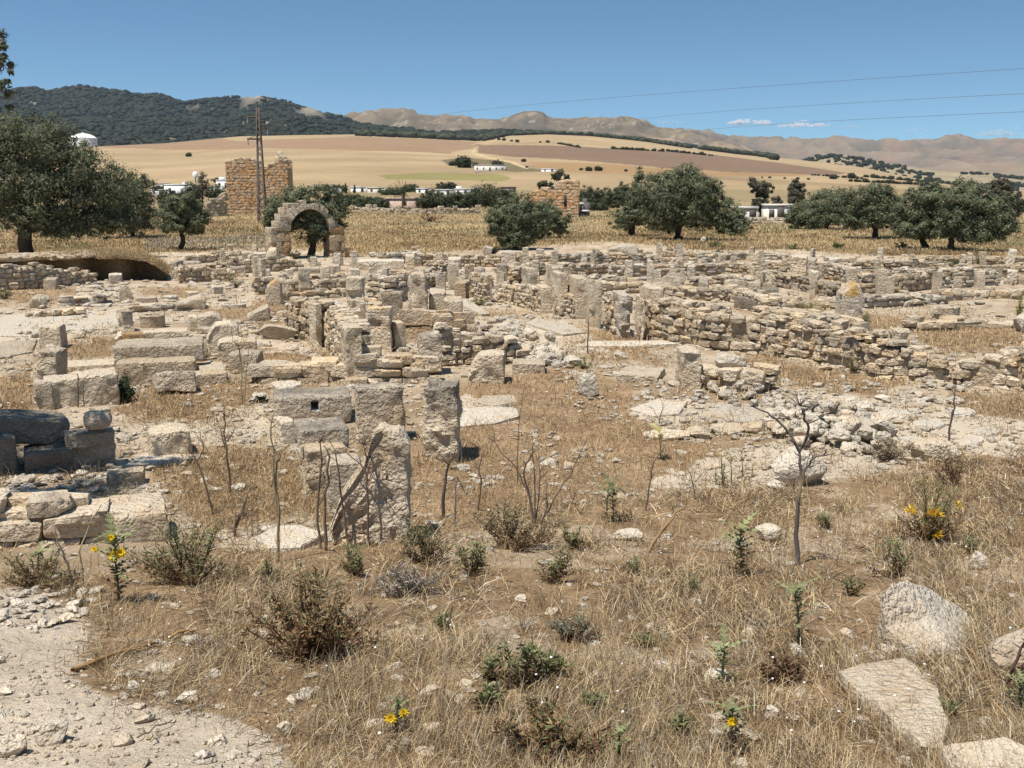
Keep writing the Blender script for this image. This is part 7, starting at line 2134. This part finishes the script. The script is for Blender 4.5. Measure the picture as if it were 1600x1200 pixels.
    for i, (x, y, w, h, lab) in enumerate(((1010, 1010, 46, 34, "dusty green weed right of the woolly grey herb"), (1080, 930, 40, 34, "small dusty green weed in the centre right straw"), (990, 900, 44, 30, "low green weed below the flat pale stone"), (1330, 930, 46, 36, "green weed left of the big pale boulder"),
                                           (1520, 870, 40, 30, "green weed beside the small upright white stone"), (930, 1110, 50, 36, "green weed low in the lower centre"), (1060, 1150, 44, 34, "green weed left of the lower right thistle"), (700, 985, 46, 30, "faint green weed on the grey scrub patch"), (1290, 830, 40, 30, "green weed right of the fennel stalk"), (420, 905, 60, 36, "green weed at the end of the spiny bush"), (1480, 1120, 44, 30, "green weed at the side of the flat slab"), (650, 850, 50, 40, "green weed at the right foot of the notched pier"))):
        b(lab, x, y, w, h, 300 + i, ((.20, .215, .10), (.26, .25, .13), (.17, .18, .085)), 420, 10, .04, "weed", "weed", "green weeds of the near bank", dead=.35)
    # plants among the ruins
    for i, (x, y, w, h, c, lab) in enumerate(((370, 450, 34, 24, G3, "grey green bush before the crusted cube"), (318, 563, 26, 26, G2, "small green weed at the end of the long grey beam"), (405, 628, 30, 10, (.05, .06, .045), "dark cushion plant by the kerb of the tall stems"),
                                              (520, 648, 28, 16, (.14, .19, .06), "bright green tuft against the socketed block"), (478, 532, 26, 20, G2, "green weed at the foot of the rubble corner"), (460, 405, 22, 14, G3, "dull bush left of the arch's step"), (488, 414, 26, 16, G3, "dull bush in the wall before the arch"),
                                              (915, 575, 40, 20, G2, "green weeds in the rubble beside the white egg shaped rock"), (1268, 496, 48, 34, (.26, .25, .09), "yellow green weed clump left of the lichen crowned pillar"), (1352, 512, 24, 32, (.10, .13, .055), "dark green shoots right of the lichen crowned pillar"),
                                              (1178, 452, 12, 24, G2, "slim green weed in the right rooms"), (1194, 456, 20, 26, G2, "taller green weed in the right rooms"), (1335, 584, 34, 46, (.24, .215, .11), "tall dry weed clump against the long dry stone wall"),
                                              (1530, 418, 24, 26, G3, "dark green shrub on the far right wall"), (1495, 416, 44, 10, G3, "low wide dark shrub on the far right wall"), (1590, 500, 30, 40, (.24, .24, .07), "yellow green weeds at the right edge of the terrace"),
                                              (1115, 388, 40, 10, G2, "low green patch in the golden field"), (1308, 390, 26, 10, (.10, .14, .05), "bright green weed patch in the right field"), (1408, 389, 22, 10, G3, "dark weeds before the slanting olive"),
                                              (1050, 398, 22, 12, (.2, .17, .11), "brown shrub at the edge of the golden field"), (1120, 400, 20, 9, G3, "grey green shrub on the right mound"), (672, 347, 44, 13, (.26, .16, .09), "reddish dry bush in the golden field"), (770, 396, 20, 10, G3, "weed clump before the shrubby olive"),
                                              (748, 478, 30, 14, G2, "weeds at the foot of the first slim orthostat"), (1105, 612, 26, 30, (.22, .18, .11), "dry weed against the dark sided square pillar"), (610, 432, 24, 12, (.2, .18, .09), "dry weeds by the white coping stone"), (8, 468, 40, 18, G3, "dark weeds by the cut off block"), (1240, 390, 30, 8, G2, "low weeds at the wheat's near edge"), (205, 412, 60, 12, (.2, .19, .09), "dry weeds on the floor of the shaded pit"), (232, 432, 40, 14, (.22, .2, .1), "pale weeds at the mouth of the shaded pit"))):
        k = ppm(P(x, y).y)
        b(lab, x, y, w, h, 200 + i, (np.array(c), np.array(c) * 1.25, np.array(c) * .8), 420 if h < 30 else 700, 12, max(.05, 3.2 / k), "weed_bush" if h < 20 else "bush", "bush", "weeds among the ruins", dead=.15, spiky=h > 20)
make_ground()
make_woods(*make_hills())
make_blocks(); cut_socket(); make_round_things(); make_rocks(); make_walls(); make_back_blocks(); make_loose()
make_arch(); make_towers(); make_mast(); make_town(); make_trees(); make_field_bushes(); make_grass(); make_snails(); make_plants(); make_clouds()
make_haze()
